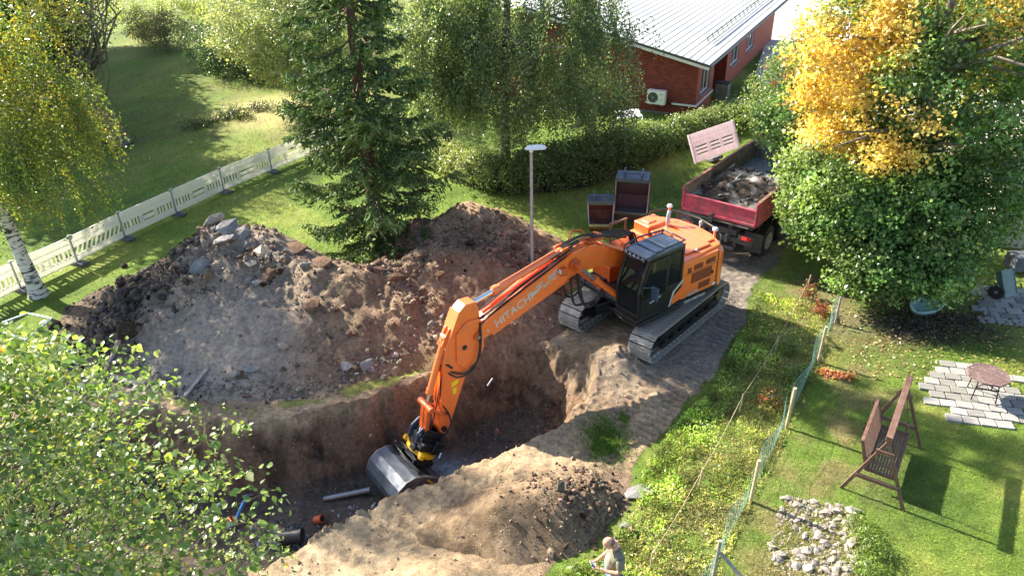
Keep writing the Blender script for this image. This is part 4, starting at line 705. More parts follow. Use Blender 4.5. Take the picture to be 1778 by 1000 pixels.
# --- hoses
def hose(pts, r=.022, par=EX, m=None, name='hose'):
    pts = [Vector(p) for p in pts]; out = []
    for i in range(len(pts)-1):
        p0, p1, p2, p3 = pts[max(i-1, 0)], pts[i], pts[i+1], pts[min(i+2, len(pts)-1)]
        for k in range(6):
            t = k/6; out.append(.5*((2*p1)+(p2-p0)*t+(2*p0-5*p1+4*p2-p3)*t*t+(-p0+3*p1-3*p2+p3)*t**3))
    out.append(pts[-1]); return part(name, par, m or M['rubber'], lambda b: b.tube(out, r, 7), 60)
for i, y in enumerate((-.16, -.08, .0, .09)):
    hose([(.25, y-.3, 2.0), (.55, y-.22, 2.75+.03*i), (1.1, y-.1, 3.05-.04*i), (1.8, y, 3.22), (2.5, y, 3.34+.03*(i % 2)), (3.1, y+.02, 3.3), (3.7, y+.05, 3.12+.02*i)], .028)
for i, y in enumerate((-.1, .14, .18)): hose([(3.0, y, 3.3), (3.8, y+.04, 3.05), (4.6, y, 2.76), (5.4, y, 2.44), (5.95, y+.05, 2.3)], .02)
hose([(3.2, .19, 3.12), (4.3, .2, 2.77), (5.75, .2, 2.22), (6.0, .26, 1.95), (6.05, .3, 1.5), (6.25, .3, 1.0), (6.7, .26, .92), (7.0, .1, 1.2)], .022)
hose([(5.95, .22, 2.2), (6.0, .3, 1.7), (6.12, .3, 1.2), (6.5, .26, .95), (6.85, .15, 1.1)], .026)
hose([(6.95, .1, 1.3), (7.1, .12, .9), (7.15, .14, .3), (7.0, .2, -.1), (7.0, .26, -.45), (7.3, .24, -.8), (7.5, .22, -.85)], .022)
hose([(6.9, .06, 1.6), (7.04, .05, 1.0), (7.2, .04, .3), (7.35, .1, -.05), (7.5, .12, -.4)], .018)
hose([(7.0, -.05, 1.0), (7.05, .0, 1.2), (6.95, .15, 1.35), (6.8, .2, 1.2)], .03)
for y0, dz in ((.34, 0), (.42, .05), (-.36, .1)): hose([(3.0, y0, 2.6), (2.95, y0+.02, 2.1), (2.75, y0, 1.62-dz), (2.3, y0-.1, 1.5-dz), (1.85, y0-.15, 1.8)], .034)
hose([(3.0, .1, 2.5), (2.98, .1, 1.95), (2.85, .1, 1.5), (2.55, .1, 1.42)], .034)
for y in (.12, -.12): part('steel_pipe', bm_, M['orange'], lambda b: (b.tube([(3.5, y, 3.08), (5.7, y, 2.27)], .02, 6), b.tube([(3.5, y+.05, 3.08), (5.7, y+.05, 2.27)], .014, 6)), 40)
part('steel_pipe', ar_, M['orange_d'], lambda b: (b.tube([(6.98, .08, 1.6), (7.08, .08, .9), (7.2, .08, .25)], .014, 6), b.tube([(6.98, -.08, 1.6), (7.08, -.08, .9), (7.2, -.08, .25)], .014, 6)), 40)
# --- lettering on the boom and the house
FONT_BOLD = None
def letters(name, txt, size, loc, ang, par, m, ex=.004, ital=0, sx=1.0, bold=.0):
    cu = bpy.data.curves.new(name, 'FONT'); cu.body = txt; cu.size = size; cu.extrude = ex; cu.shear = ital; cu.align_x = 'CENTER'; cu.align_y = 'CENTER'; cu.offset = bold; cu.resolution_u = 3
    tmp = bpy.data.objects.new('tmp', cu); COL.objects.link(tmp); dg = bpy.context.evaluated_depsgraph_get(); me = bpy.data.meshes.new_from_object(tmp.evaluated_get(dg)); bpy.data.objects.remove(tmp)
    me.materials.clear(); me.materials.append(m); o = link(name, me, par, loc); o.scale = (sx, 1, 1)
    # text plane: x axis -> -x of the machine (reads from boom tip to foot), normal +y
    o.rotation_euler = Matrix(((-math.cos(ang), math.sin(ang), 0), (0, 0, 1), (math.sin(ang), math.cos(ang), 0))).to_euler(); return o
sl_ = math.atan2(3.10-1.95, 5.6-3.2) if False else math.atan2(.96, 2.7)
letters('lettering', 'HITACHI', .325, (4.92, .2125, 2.165), R(20.5), bm_, M['silver'], sx=.98, bold=.006)
letters('lettering', 'RAPS', .15, (3.70, .2125, 2.755), R(20.5), bm_, M['silver'], ital=.35, bold=.006); letters('lettering', 'AATTO OY', .14, (3.70, .2125, 2.62), R(20.5), bm_, M['silver'], ital=.35, bold=.004)
part('bird_logo', bm_, M['silver'], lambda b: (b.prism([(4.50, 2.44), (4.20, 2.50), (4.02, 2.62), (4.08, 2.50), (4.20, 2.40), (4.30, 2.36)], .2115, .2150, AX), b.prism([(4.30, 2.54), (4.12, 2.64), (4.0, 2.72), (4.04, 2.66), (4.16, 2.56)], .2115, .2150, AX)))
letters('lettering', 'AATTO', .13, (-.35, 1.372, 1.30), 0, EX, M['silver'], ital=.35, bold=.005)
letters('lettering', 'HHO XEKSTAAP', .115, (-.42, 1.422, 1.135), 0, EX, M['silver'], bold=.004)
# ================================================================ TIPPER TRUCK
TK = empty('tipper_truck', (6.82, 22.35, 0), R(50.5), 'red tipper truck with open grey-lined box half full of spoil', 'truck')
# local: x forward from tailgate, y left
BL, BW, BZ0, BZ1 = 5.8, 1.27, 1.62, 2.36
part('load_bed', TK, M['boxgrey'], lambda b: (b.box((BL/2, 0, BZ0), (BL, 2*BW, .08)), b.box((BL/2, BW-.03, (BZ0+BZ1)/2), (BL, .05, BZ1-BZ0)), b.box((BL/2, -BW+.03, (BZ0+BZ1)/2), (BL, .05, BZ1-BZ0)), b.box((BL-.03, 0, (BZ0+BZ1)/2), (.06, 2*BW, BZ1-BZ0))), bevel=.01)
part('top_rail', TK, M['rust'], lambda b: (b.box((BL/2, BW+.0, BZ1+.02), (BL, .11, .07)), b.box((BL/2, -BW-.0, BZ1+.02), (BL, .11, .07))), bevel=.01)
def sidep(b, s):
    b.box((BL/2, s*(BW+.015), BZ0+.03), (BL, .05, .22)); b.box((BL/2, s*(BW+.015), BZ1-.1), (BL, .05, .2))
    for i in range(8): b.box((.06+i*.81, s*(BW+.03), 1.99), (.14, .09, .72))
    b.box((BL/2, s*(BW+.002), 1.99), (BL, .03, .72))
part('side_wall', TK, M['red'], lambda b: sidep(b, 1), bevel=.015); part('side_wall', TK, M['red'], lambda b: sidep(b, -1), bevel=.015)
[part('wall_joint', TK, M['frame'], lambda b: b.box((x, BW-.062, 1.98), (.03, .015, .7))) for x in (1.9, 3.9)]
tg = part('tailgate', TK, M['red'], lambda b: (b.box((-.03, 0, 1.87), (.06, 2.56, .50)), b.box((-.05, 0, 2.13), (.08, 2.60, .06)), b.box((-.05, 0, 1.62), (.10, 2.60, .09)), b.box((-.04, 1.27, 1.97), (.12, .06, .82)), b.box((-.04, -1.27, 1.97), (.12, .06, .82))), bevel=.012)
part('tailgate_latch', tg, M['frame'], lambda b: (b.box((-.1, .2, 1.56), (.08, .12, .3)), b.tube([(-.1, -1.1, 1.5), (-.1, 1.1, 1.5)], .03, 6)), bevel=.01)
part('headboard', TK, M['red'], lambda b: b.box((BL+.03, 0, 1.95), (.07, 2.6, 1.2)), bevel=.01)
part('chassis', TK, M['frame'], lambda b: (b.box((3.8, .42, 1.0), (8.0, .1, .26)), b.box((2.9, .4, 1.35), (5.6, .14, .34)), b.box((2.9, -.4, 1.35), (5.6, .14, .34)), b.box((.3, 0, 1.4), (.16, 2.2, .2)), b.box((3.8, -.42, 1.0), (8.0, .1, .26)), b.box((.1, 0, .92), (.16, 2.4, .18)), b.box((.15, 0, 1.15), (.2, 1.3, .2)), b.box((.3, .2, .85), (.3, .3, .4)), b.box((-.02, .12, .98), (.12, .22, .26)), b.box((2.2, 0, .95), (.3, .9, .3)), b.box((.0, .0, .62), (.1, 1.3, .12)), b.box((.1, .62, .78), (.1, .08, .34)), b.box((.1, -.62, .78), (.1, .08, .34)), b.tube([(1.45, -1.0, .53), (1.45, 1.0, .53)], .1, 10), b.tube([(2.85, -1.0, .53), (2.85, 1.0, .53)], .1, 10), b.tube([(6.9, -1.0, .53), (6.9, 1.0, .53)], .08, 10)), bevel=.01)
[part('mud_flap', TK, M['frame'], lambda b: (b.box((.78, s*1.0, .62), (.02, .6, .66)), b.box((.75, s*1.0, .95), (.05, .62, .1)))) for s in (1, -1)]
part('mudguard', TK, M['frame'], lambda b: [b.tube([Vector((x0+.62*math.cos(R(a)), s*1.0, .53+.62*math.sin(R(a)))) for a in range(20, 165, 16)], .02, 4) for x0 in (1.45, 2.85) for s in (1, -1)])
for s in (1, -1):
    tl_ = part('tail_light', TK, M['frame'], lambda b: b.box((-.04, s*1.02, 1.12), (.1, .46, .17)), bevel=.015)
    part('lamp_lens', tl_, M['lightred'] if True else M['lampred'], lambda b: (b.box((-.095, s*1.0, 1.13), (.012, .15, .10)),), bevel=.004); part('lamp_lens', tl_, M['lampred'], lambda b: (b.box((-.093, s*1.16, 1.12), (.012, .12, .12)),), bevel=.004)
whb = MB(); whb.tube([(0, -.15, 0), (0, -.12, 0), (0, .12, 0), (0, .15, 0)], [.44, .515, .515, .44], 32); tyre_me = whb.mesh('tyre', M['rubber'], 40)
rb = MB(); rb.tube([(0, .06, 0), (0, .155, 0)], [.27, .30], 24, True); rb.tube([(0, .15, 0), (0, .22, 0)], [.13, .11], 16); rb.tube([(0, -.155, 0), (0, -.06, 0)], [.30, .27], 24, True); rim_me = rb.mesh('rim', mat('dusty_rim', (.35, .34, .32), .6, .3, var=.25, dirt=(.16, .13, .10), ds=8, da=.5), 40)
for x in (1.45, 2.85, 6.9):
    for s in (1, -1):
        for dy in ((0, -.33) if x < 5 else (0,)):
            wh = link('wheel', tyre_me, TK, (x, s*(1.12+dy), .515)); wh.rotation_euler = (0, random.uniform(0, 3), 0 if s > 0 else math.pi); rm = link('rim', rim_me, wh)
cabt = part('cab', TK, M['red'], lambda b: (b.prism([(6.6, .95), (6.6, 2.9), (6.9, 3.05), (8.2, 3.05), (8.5, 2.5), (8.65, 1.7), (8.65, .55), (7.6, .55), (7.6, .95)], -1.22, 1.22, AX),), bevel=.05, bseg=3)
part('windscreen', cabt, M['winglass'], lambda b: b.bar((8.36, 0, 2.85), (8.60, 0, 1.9), 2.1, .02)); part('side_window', cabt, M['winglass'], lambda b: b.box((7.85, 1.225, 2.3), (.8, .015, .65))); part('side_window', cabt, M['winglass'], lambda b: b.box((7.85, -1.225, 2.3), (.8, .015, .65)))
part('fuel_tank', TK, M['galv'], lambda b: b.tube([(4.2, -1.0, .75), (5.2, -1.0, .75)], .28, 18), 40, .02); part('side_box', TK, M['frame'], lambda b: b.box((4.6, 1.0, .8), (1.0, .4, .5)), bevel=.02)
# the load
lx = np.linspace(.1, BL-.12, 110); ly = np.linspace(-BW+.07, BW-.07, 44); LX, LY = np.meshgrid(lx, ly)
lz = BZ0+.06+.46*np.exp(-((LX-1.5)/1.35)**4)*(.85+.3*fbm(LX, LY, .9, 3, 200))+.34*np.exp(-((LX-3.0)/1.0)**2-((LY-.5)/1.1)**2)+.14*fbm(LX, LY, 1.6, 5, 201)+.13*(.5-worley(LX, LY, 2.6, 12)[0])+.10*np.exp(-((LX-3.3)/.9)**2-((LY+.5)/.6)**2)
lz = np.where(LX > 4.3, BZ0+.07+(lz-BZ0-.06)*.25, lz); n1 = fbm(LX, LY, 1.1, 4, 205)
lc = np.zeros(LX.shape+(3,))+np.array((.06, .05, .042)); lc = lerp3(lc, (.26, .25, .23), sstep(.0, .35, n1+.5*np.exp(-((LX-1.2)/.5)**2-((LY+.1)/1.2)**2)-.12)); lc = lerp3(lc, (.75, .74, .70), np.exp(-(((LX-3.1)/.85)**2+((LY+.15+.25*n1)/.38)**2)**2.5)); lc = lerp3(lc, (.20, .24, .28), sstep(3.9, 4.5, LX+.5*n1))
i = np.arange(LX.size).reshape(LX.shape); q = np.stack([i[:-1, :-1], i[:-1, 1:], i[1:, 1:], i[1:, :-1]], -1).reshape(-1, 4)
lo = link('soil_load', np_mesh('soil_load', np.stack([LX, LY, lz], -1).reshape(-1, 3), q, M['soil'], lc.reshape(-1, 3), True)); lo.location = TK.location; lo.rotation_euler = TK.rotation_euler; 
for _ in range(70):
    k_ = random.choice(('clodd', 'clodd', 'clod', 'concrete')); u_, v__ = random.uniform(.25, 4.0), random.uniform(-1.1, 1.1); iu_, iv_ = int((u_-.1)/(BL-.22)*109), int((v__+BW-.07)/(2*BW-.14)*43); s_ = random.uniform(.05, .15); o_ = link('clod', random.choice(ROCKS[k_]), lo, (u_, v__, float(lz[iv_, iu_])+s_*.2)); o_.scale = (s_*1.3, s_, s_*.8); o_.rotation_euler = (random.random(), random.random(), random.random()*6)
tag(lo, 'muddy grey spoil with a chalky white patch lying in the truck box', 'soil load')
# ================================================================ SPARE BUCKETS
M['bucket_in'] = mat('dull_purple_brown_steel', (.16, .115, .125), .6, .3, var=.3, vs=3, dirt=(.09, .05, .045), ds=3, da=.6)
def spare(name, loc, rz, w_, h, dpt, label, tilt):
    E_ = empty(name, loc, rz, label, 'excavator bucket', 'spare excavator buckets on the grass')
    pr = [(-.12*dpt, .36*h), (.0*dpt, .15*h), (.22*dpt, .03*h), (.5*dpt, 0), (.8*dpt, .12*h), (dpt, .38*h), (dpt*.98, .66*h), (dpt*.8, .88*h), (dpt*.62, h)]
    T_ = Matrix.Rotation(tilt, 4, 'Y')
    def sh_(b):
        b.T = T_
        for i in range(len(pr)-1):
            (x0, z0), (x1, z1) = pr[i], pr[i+1]; b.prism([(x0, z0), (x1, z1), (x1-.03, z1+.02), (x0-.02, z0+.03)], -w_/2, w_/2, AX)
    tp_ = .80 if w_ < 1 else .97; m_in = M['rust'] if w_ < 1 else M['bucket_in']
    def taper(b): b.v = [Vector((v.x, v.y*(tp_+(1-tp_)*min(1, max(0, v.z/h))), v.z)) for v in b.v]
    def wr(f):
        def g_(b): f(b); taper(b)
        return g_
    part('shell', E_, m_in, wr(sh_), 50)
    def sd_(b):
        b.T = T_
        for s in (-1, 1): b.prism(pr+[(.40*dpt, .95*h), (.18*dpt, .6*h)], s*w_/2-.015, s*w_/2+.015, AX)
    part('side_plate', E_, m_in, wr(sd_))
    def ed_(b):
        b.T = T_
        for s in (-1, 1): b.bar((-.12*dpt, s*w_/2, .36*h), (.18*dpt, s*w_/2, .6*h), .04, .06); b.bar((.18*dpt, s*w_/2, .6*h), (.42*dpt, s*w_/2, .96*h), .04, .05)
        b.box((-.14*dpt, 0, .38*h), (.03, w_+.04, .10))
    part('cutting_edge', E_, M['steel'], wr(ed_))
    def br_(b):
        b.T = T_; b.box((.55*dpt, 0, h+.03), (.5*dpt, w_*.96, .05)); b.box((.55*dpt, w_*.26, h+.12), (.45*dpt, .05, .2)); b.box((.55*dpt, -w_*.26, h+.12), (.45*dpt, .05, .2)); b.tube([(.45*dpt, -w_*.30, h+.2), (.45*dpt, w_*.30, h+.2)], .04, 10); b.box((.3*dpt, 0, h-.02), (.06, w_*.98, .16))
    part('hitch_bracket', E_, M['bluegrey'], br_, None, .008)
    return E_
spare('spare_bucket', (3.25, 24.55, .02), R(85), .95, 1.15, .95, 'small narrow rust-brown bucket standing beside the larger one', R(-8))
spare('spare_bucket', (4.42, 25.05, .05), R(75), 1.2, 1.85, 1.0, 'tall wide dark bucket standing behind the excavator hood', R(-14))
# ================================================================ VEGETATION
def blob_points(blobs, n, shell=.62):
    """cluster centres in ellipsoids; blobs (x,y,z,rx,ry,rz,weight)"""
    w_ = np.array([b[6] if len(b) > 6 else b[3]*b[4]*b[5] for b in blobs], float); w_ /= w_.sum(); ch = rng.choice(len(blobs), n, p=w_); B = np.array([b[:6] for b in blobs])[ch]
    d = rng.normal(size=(n, 3)); d /= np.linalg.norm(d, axis=1)[:, None]; r = (shell**3+(1-shell**3)*rng.random(n))**(1/3); r = np.where(rng.random(n) < .2, rng.random(n), r)
    return B[:, :3]+d*r[:, None]*B[:, 3:6], d
def crown(name, parent, centres, dirs, per, sig, L, wd, colf, m='oleaf', up_b=.5, droop=0, outb=.5, tjit=.22, flat=1.0):
    n = len(centres)*per; c = np.repeat(centres, per, 0); o_ = rng.normal(size=(n, 3))*sig; o_[:, 2] *= flat
    if droop: o_[:, 2] = -np.abs(o_[:, 2])*droop-rng.random(n)*droop*.2
    p = c+o_; tint = np.repeat(np.exp(rng.normal(0, tjit, (len(centres), 1))), per, 0); col = colf(p)*tint*np.exp(rng.normal(0, .2, (n, 1)))
    sz = rng.uniform(.7, 1.25, n)
    return leaf_quads(name, p, L*sz, wd*sz, col, M[m], up_b, parent, outv=np.repeat(dirs, per, 0)*outb)
def tree(name, loc, label, cat, trunk, limbs=None, bark='bark', group=None):
    """trunk: list of (x,y,z,r) relative; limbs: list of end points"""
    E_ = empty(name, loc, 0, label, cat, group); tb = MB(); pts = [Vector(t[:3]) for t in trunk]; tb.tube(pts, [t[3] for t in trunk], 12)
    tb.build('trunk', M[bark], E_, 60)
    if limbs:
        lb = MB()
        for e, r in limbs:
            e = Vector(e); k = max(0, min(len(trunk)-2, int(random.uniform(.35, .95)*(len(trunk)-1)))); t = random.random(); z_ = e.z-random.uniform(.15, .5)*Vector((e.x, e.y, 0)).length
            s = min(range(len(pts)), key=lambda i: abs(pts[i].z-z_)); s = pts[s]; rr = trunk[min(len(trunk)-1, [p for p in pts].index(s))][3]
            mid = s.lerp(e, .5)+Vector((random.uniform(-.2, .2), random.uniform(-.2, .2), .12*(e-s).length)); lb.tube([s, s.lerp(mid, .5)+Vector((0, 0, .03)), mid, e], [min(rr*.6, r), r*.8, r*.55, r*.15], 5, False)
        lb.build('limbs', M[bark], E_, 60)['kind'] = 'stuff'
    return E_
def palette(cols, w_=None):
    cols = np.array(cols)
    def f(p): return cols[rng.choice(len(cols), len(p), p=w_)]
    return f
def mk(loc, pts): return np.asarray(pts)-np.array(loc)[None]
# ---- left birch, yellowing, hanging twigs
def strands(blobs, n, length, step, jit, L, wd, colf, parent, loc, name='crown', m='oleaf', rad=None):
    nb_ = max(4, n//11); c0, d0 = blob_points(blobs, nb_, .6); w_ = rng.gamma(1.2, 1, nb_); pk = rng.choice(nb_, n, p=w_/w_.sum()); c = c0[pk]+rng.normal(0, 1, (n, 3))*np.array((.34, .34, .26)); d = d0[pk]; bt_ = np.exp(rng.normal(0, .18, nb_))[pk]; k = rng.uniform(length[0], length[1], n); s = []; own = []
    for i in range(n):
        q = int(k[i]/step); t = np.arange(q)*step; a = d[i]*.35; s.append(np.stack([c[i, 0]+a[0]*np.sqrt(t), c[i, 1]+a[1]*np.sqrt(t), c[i, 2]-t*.92], -1)); own.append(np.full(q, i))
    p = np.concatenate(s)+rng.normal(0, jit, (sum(map(len, s)), 3)); own = np.concatenate(own); tint = (bt_*np.exp(rng.normal(0, .18, n)))[own][:, None]
    col = colf(p)*tint*np.exp(rng.normal(0, .2, (len(p), 1))); sz = rng.uniform(.7, 1.25, len(p)); td_ = np.zeros((len(p), 3)); td_[:, 2] = -.6
    return leaf_quads(name, p-np.array(loc)[None], L*sz, wd*sz, col, M[m], .2, parent, tdir=td_, outv=d[own]*.5)
BL_ = (-15.35, 21.1, 0.0)
bt_ = tree('birch_tree', BL_, 'birch with yellowing leaves and white trunk beside the barrier', 'tree', [(0, 0, -.1, .34), (0, 0, .35, .24), (-.08, .02, 1.4, .2), (-.2, .1, 3.2, .17), (-.3, .2, 6, .13), (-.2, .3, 9, .08), (-.1, .2, 12.5, .03)], [((random.uniform(-2.6, 2.9), random.uniform(-2.5, 2.5), random.uniform(3.5, 11.5)), .05) for _ in range(34)], 'birch')
def bcol(p):
    n_ = fbm(p[:, 0]+p[:, 2]*.7, p[:, 1]+p[:, 2], .9, 3, 300); t = sstep(.15, .7, n_+.25*rng.normal(size=len(p)))
    return lerp3(np.array([(.13, .19, .045)])*np.ones((len(p), 1)), (.46, .33, .05), t*.6)
strands([(-15.4, 21.2, 9.5, 3.0, 3.0, 3.5, 1.4), (-15.2, 21.2, 6.2, 3.0, 2.8, 2.4, 1.7), (-13.6, 21.4, 5.6, 1.7, 1.7, 1.9, .8), (-16, 20.8, 5.2, 2, 2, 1.6, .6), (-12.9, 21.6, 7.6, 1.2, 1.4, 1.6, .35)], 1750, (.5, 1.9), .034, .07, .085, .06, bcol, bt_, BL_)
strands([(-13.3, 21.3, 3.7, .8, .7, .4, 1)], 34, (.6, 1.5), .03, .05, .075, .055, bcol, bt_, BL_, name='hanging_twigs')
# ---- spruce
def spruce(loc, H_, r0_, label, nw=34, seed=5, z0=.6, top=.4):
    rs = np.random.default_rng(seed); E_ = empty('spruce_tree', loc, 0, label, 'tree'); tb = MB(); tb.tube([(0, 0, -.2), (0, 0, .3), (-.03, 0, H_*.4), (.02, 0, H_*.75), (0, 0, H_)], [.30, .23, .17, .09, .02], 12); tb.build('trunk', M['barks'], E_, 60)
    lb = MB(); C_, T_, S_, K_, U_ = [], [], [], [], []
    for i in range(nw):
        z = z0+(H_-z0-.3)*(i/nw)**1.02; rad = r0_*(1-z/H_)**.55*(.5+.5*min(1, z/2.6)); nb = 6 if z < H_*.8 else 5; a0 = rs.uniform(0, 6.28)
        for j in range(nb):
            if rs.random() < .20: continue
            a = a0+j*2*math.pi/nb+rs.normal(0, .22); Lb = rad*rs.uniform(.5, 1.25); zz = z+rs.normal(0, .1); d = np.array([math.cos(a), math.sin(a), 0]); side = np.array([-d[1], d[0], 0])
            t = np.linspace(0, 1, 9); droop = -.30*Lb*np.sin(t*math.pi*.62)+.16*Lb*t**3+.06*Lb
            pts = d[None]*(t*Lb)[:, None]; pts[:, 2] = zz+droop; lb.tube([tuple(q) for q in pts[::2]], [.035*(1-.7*u)*min(1, Lb/1.5) for u in t[::2]], 4, False)
            m_ = int(16+26*Lb); tt = rs.uniform(.12, 1, m_)**.8; base = d[None]*(tt*Lb)[:, None]; base[:, 2] = zz+np.interp(tt, t, droop)
            tw = (.18+.34*Lb*.45*np.sin(np.clip(tt, .1, 1)*math.pi*.80)+.05)*rs.uniform(.6, 1.15, m_); sg = rs.choice([-1, 1], m_)
            dirv = side[None]*(sg*rs.uniform(.5, 1.0, m_))[:, None]+d[None]*rs.uniform(.3, .8, m_)[:, None]; dirv[:, 2] = rs.uniform(-.65, -.12, m_); dirv /= np.linalg.norm(dirv, axis=1)[:, None]
            for f in (.2, .45, .7, .95):   # needle-bearing segments along each side twig
                c_ = base+dirv*(tw*f)[:, None]; C_.append(c_); T_.append(dirv+rs.normal(0, .25, (m_, 3))); S_.append(tw*.42+.04); K_.append(np.full(m_, .55+.45*f*tt))
    C_ = np.concatenate(C_); T_ = np.concatenate(T_); S_ = np.concatenate(S_); K_ = np.concatenate(K_); n = len(C_)
    lb.build('limbs', M['barks'], E_, 60)['kind'] = 'stuff'
    col = np.array([(.085, .145, .045)])*np.exp(rng.normal(0, .35, (n, 1))); col = lerp3(col, (.24, .29, .10), .55*sstep(.7, 1.0, K_)*(rng.random(n) < .5))
    T_[:, 2] -= .15; leaf_quads('crown', C_, S_, np.clip(S_*.34, .035, .085), col, M['needle'], .35, E_, tdir=T_*1.0, fold=.2); return E_
spruce((-4.62, 23.55, 0), 15.5, 2.75, 'tall dark green spruce growing between the two spoil heaps', 42)
# small low boughs and yellow-green bush at its foot
# ---- hanging birch in front of the brick house
MB_ = (-.15, 30.4, 0.0)
mt_ = tree('birch_tree', MB_, 'broad green weeping birch standing in front of the brick house', 'tree', [(0, 0, -.1, .30), (0, 0, .6, .23), (.02, 0, 2.4, .21), (.1, 0, 5, .17), (.3, .2, 8, .11), (.4, .2, 12.5, .03)], [((random.uniform(-2.8, 4.4), random.uniform(-2.6, 2.6), random.uniform(3.4, 11)), .06) for _ in range(40)], 'bark')
def gcol(p):
    n_ = fbm(p[:, 0]+p[:, 2]*.5, p[:, 1]-p[:, 2]*.6, .8, 3, 310); return lerp3(np.array([(.125, .185, .085)])*np.ones((len(p), 1)), (.26, .32, .16), sstep(0, .5, n_+.3*rng.normal(size=len(p))))
strands([(.4, 30.2, 8.2, 3.4, 2.8, 3.0, 1.6), (2.7, 30.4, 6.0, 2.1, 2.0, 2.2, 1.0), (-2.6, 30.0, 7.2, 1.5, 1.4, 1.9, .7), (-1.9, 30.2, 6.0, 1.7, 1.9, 2.2, .8), (.7, 29.6, 4.6, 2.8, 2.0, 1.7, 1.3), (3.4, 30.4, 3.6, 1.8, 1.6, 1.3, .7), (-2.2, 30.0, 4.2, 1.5, 1.3, 1.4, .6)], 3000, (.5, 2.0), .042, .10, .11, .08, gcol, mt_, MB_)
# ---- pale green tree behind the spruce
PT = (-10.6, 43.5, 0.0)
pt_ = tree('rowan_tree', PT, 'pale silvery green tree drooping over the lawn behind the spruce', 'tree', [(0, 0, -.1, .25), (0, 0, 2, .2), (.2, 0, 5, .14), (.3, 0, 8, .06)], [((random.uniform(-3, 3), random.uniform(-2.5, 2.5), random.uniform(2.5, 7)), .05) for _ in range(20)], 'bark')
c_, d_ = blob_points([(-10.8, 42, 5.6, 4.6, 3.6, 3.0, 2), (-13.2, 41.3, 4.6, 2.7, 2.2, 2.1, 1.2), (-9, 41, 3.8, 3.0, 2.4, 1.9, 1), (-11.3, 40.6, 3.0, 2.4, 1.6, 1.3, .8), (-9.8, 39.6, 1.9, 1.8, 1.3, .9, .5)], 1300, .72)
crown('crown', pt_, mk(PT, c_), d_, 34, .26, .15, .085, palette([(.27, .34, .17), (.33, .38, .20), (.20, .27, .11), (.38, .38, .22)]), up_b=.7, droop=1.1, flat=.8)
# ---- trees left rear: old leaning one and a dark spruce clump
OT = (-19.4, 36.1, 0.0)
ot_ = tree('old_tree', OT, 'old tree with a cracked leaning trunk and dark crown on the shaded lawn', 'tree', [(.15, 0, -.1, .60), (0, 0, .4, .47), (-.45, .1, 1.6, .38), (-1.0, .2, 3.2, .30), (-1.4, .5, 5, .2), (-1.9, .8, 8, .12)], [((-2.2+random.uniform(-3, 3.4), random.uniform(-2.5, 2.5), random.uniform(4, 8)), .09) for _ in range(26)], 'bark')
c_, d_ = blob_points([(-21.5, 37, 7.6, 3.6, 3.2, 2.4, 1), (-20.6, 36.6, 5.8, 2.0, 1.8, 1.2, .35)], 420, .6); crown('crown', ot_, mk(OT, c_), d_, 34, .3, .13, .08, palette([(.05, .09, .025), (.08, .12, .03), (.035, .065, .02)]))
lb_ = MB()
for k in range(14): lb_.tube([(-.9+random.uniform(-.2, .2), .2, 3.0+random.uniform(-.4, 1)), (-.3+random.uniform(-.3, .9), random.uniform(-.8, .8), 3.9+random.uniform(0, 1)), (.1+random.uniform(-.8, 1.8), random.uniform(-1.4, 1.4), 5.4+random.uniform(0, 1.0)), (random.uniform(-.6, 2.6), random.uniform(-1.8, 1.8), 7.6)], [.09, .06, .04, .015], 6, False)
for k in range(3): lb_.tube([(-.5-.2*k, -.1, 2.0+.6*k), (.5+random.uniform(-.4, .5), -.5, 2.6+.8*k), (.8+random.uniform(-.4, .4), -.7, 3.6+.8*k), (.7+random.uniform(-.5, .6), -.9, 5.4+.6*k)], [.05, .03, .02, .008], 5, False)
lb_.build('bare_branches', M['bark'], ot_, 60)['kind'] = 'stuff'
def bushy(name, loc, label, blobs, n, per, sig, L, wd, pal, cat='shrub', group=None, shell=.7, bark='bark', up_b=.6, colf=None, stemr=.06, droop=0):
    hz = max(b[2] for b in blobs); E_ = tree(name, loc, label, cat, [(0, 0, -.1, stemr), (0, 0, hz*.4, stemr*.8), (0, 0, hz, stemr*.3)], [((b[0]-loc[0]+random.uniform(-.5, .5)*b[3], b[1]-loc[1]+random.uniform(-.5, .5)*b[4], b[2]+random.uniform(-.4, .3)*b[5]), stemr*.5) for b in blobs for _ in range(4)], bark, group)
    c_, d_ = blob_points(blobs, n, shell); c_[:, 2] = np.maximum(c_[:, 2], .08); crown('crown', E_, mk(loc, c_), d_, per, sig, L, wd, colf or palette(pal), up_b=up_b, droop=droop); return E_
DK = [(.04, .085, .03), (.06, .12, .035), (.03, .06, .022)]; MD = [(.13, .21, .055), (.17, .25, .07), (.08, .15, .04)]; LT = [(.24, .30, .08), (.30, .34, .12), (.16, .24, .05)]
spruce((-27.5, 44, 0), 12, 3.4, 'dark spruce standing behind the old leaning tree', 20, 8)
bushy('shrub', (-17.6, 49, 0), 'big dark green rounded shrub at the edge of the shaded lawn', [(-17.6, 49, 1.7, 2.2, 2.0, 1.7), (-15.4, 48.5, 1.5, 1.9, 1.8, 1.5), (-19.5, 51.5, 1.6, 1.9, 1.9, 1.6), (-13.4, 47.5, 1.2, 1.8, 1.6, 1.2)], 620, 30, .22, .12, .08, DK)
bushy('shrub', (-25, 57, 0), 'green shrub with reddish tips beside the sunlit grass', [(-25, 57, 1.4, 2, 1.8, 1.3), (-27.6, 60, 1.3, 1.6, 1.6, 1.2)], 240, 26, .22, .13, .09, [(.12, .15, .05), (.20, .11, .06), (.08, .13, .035)])
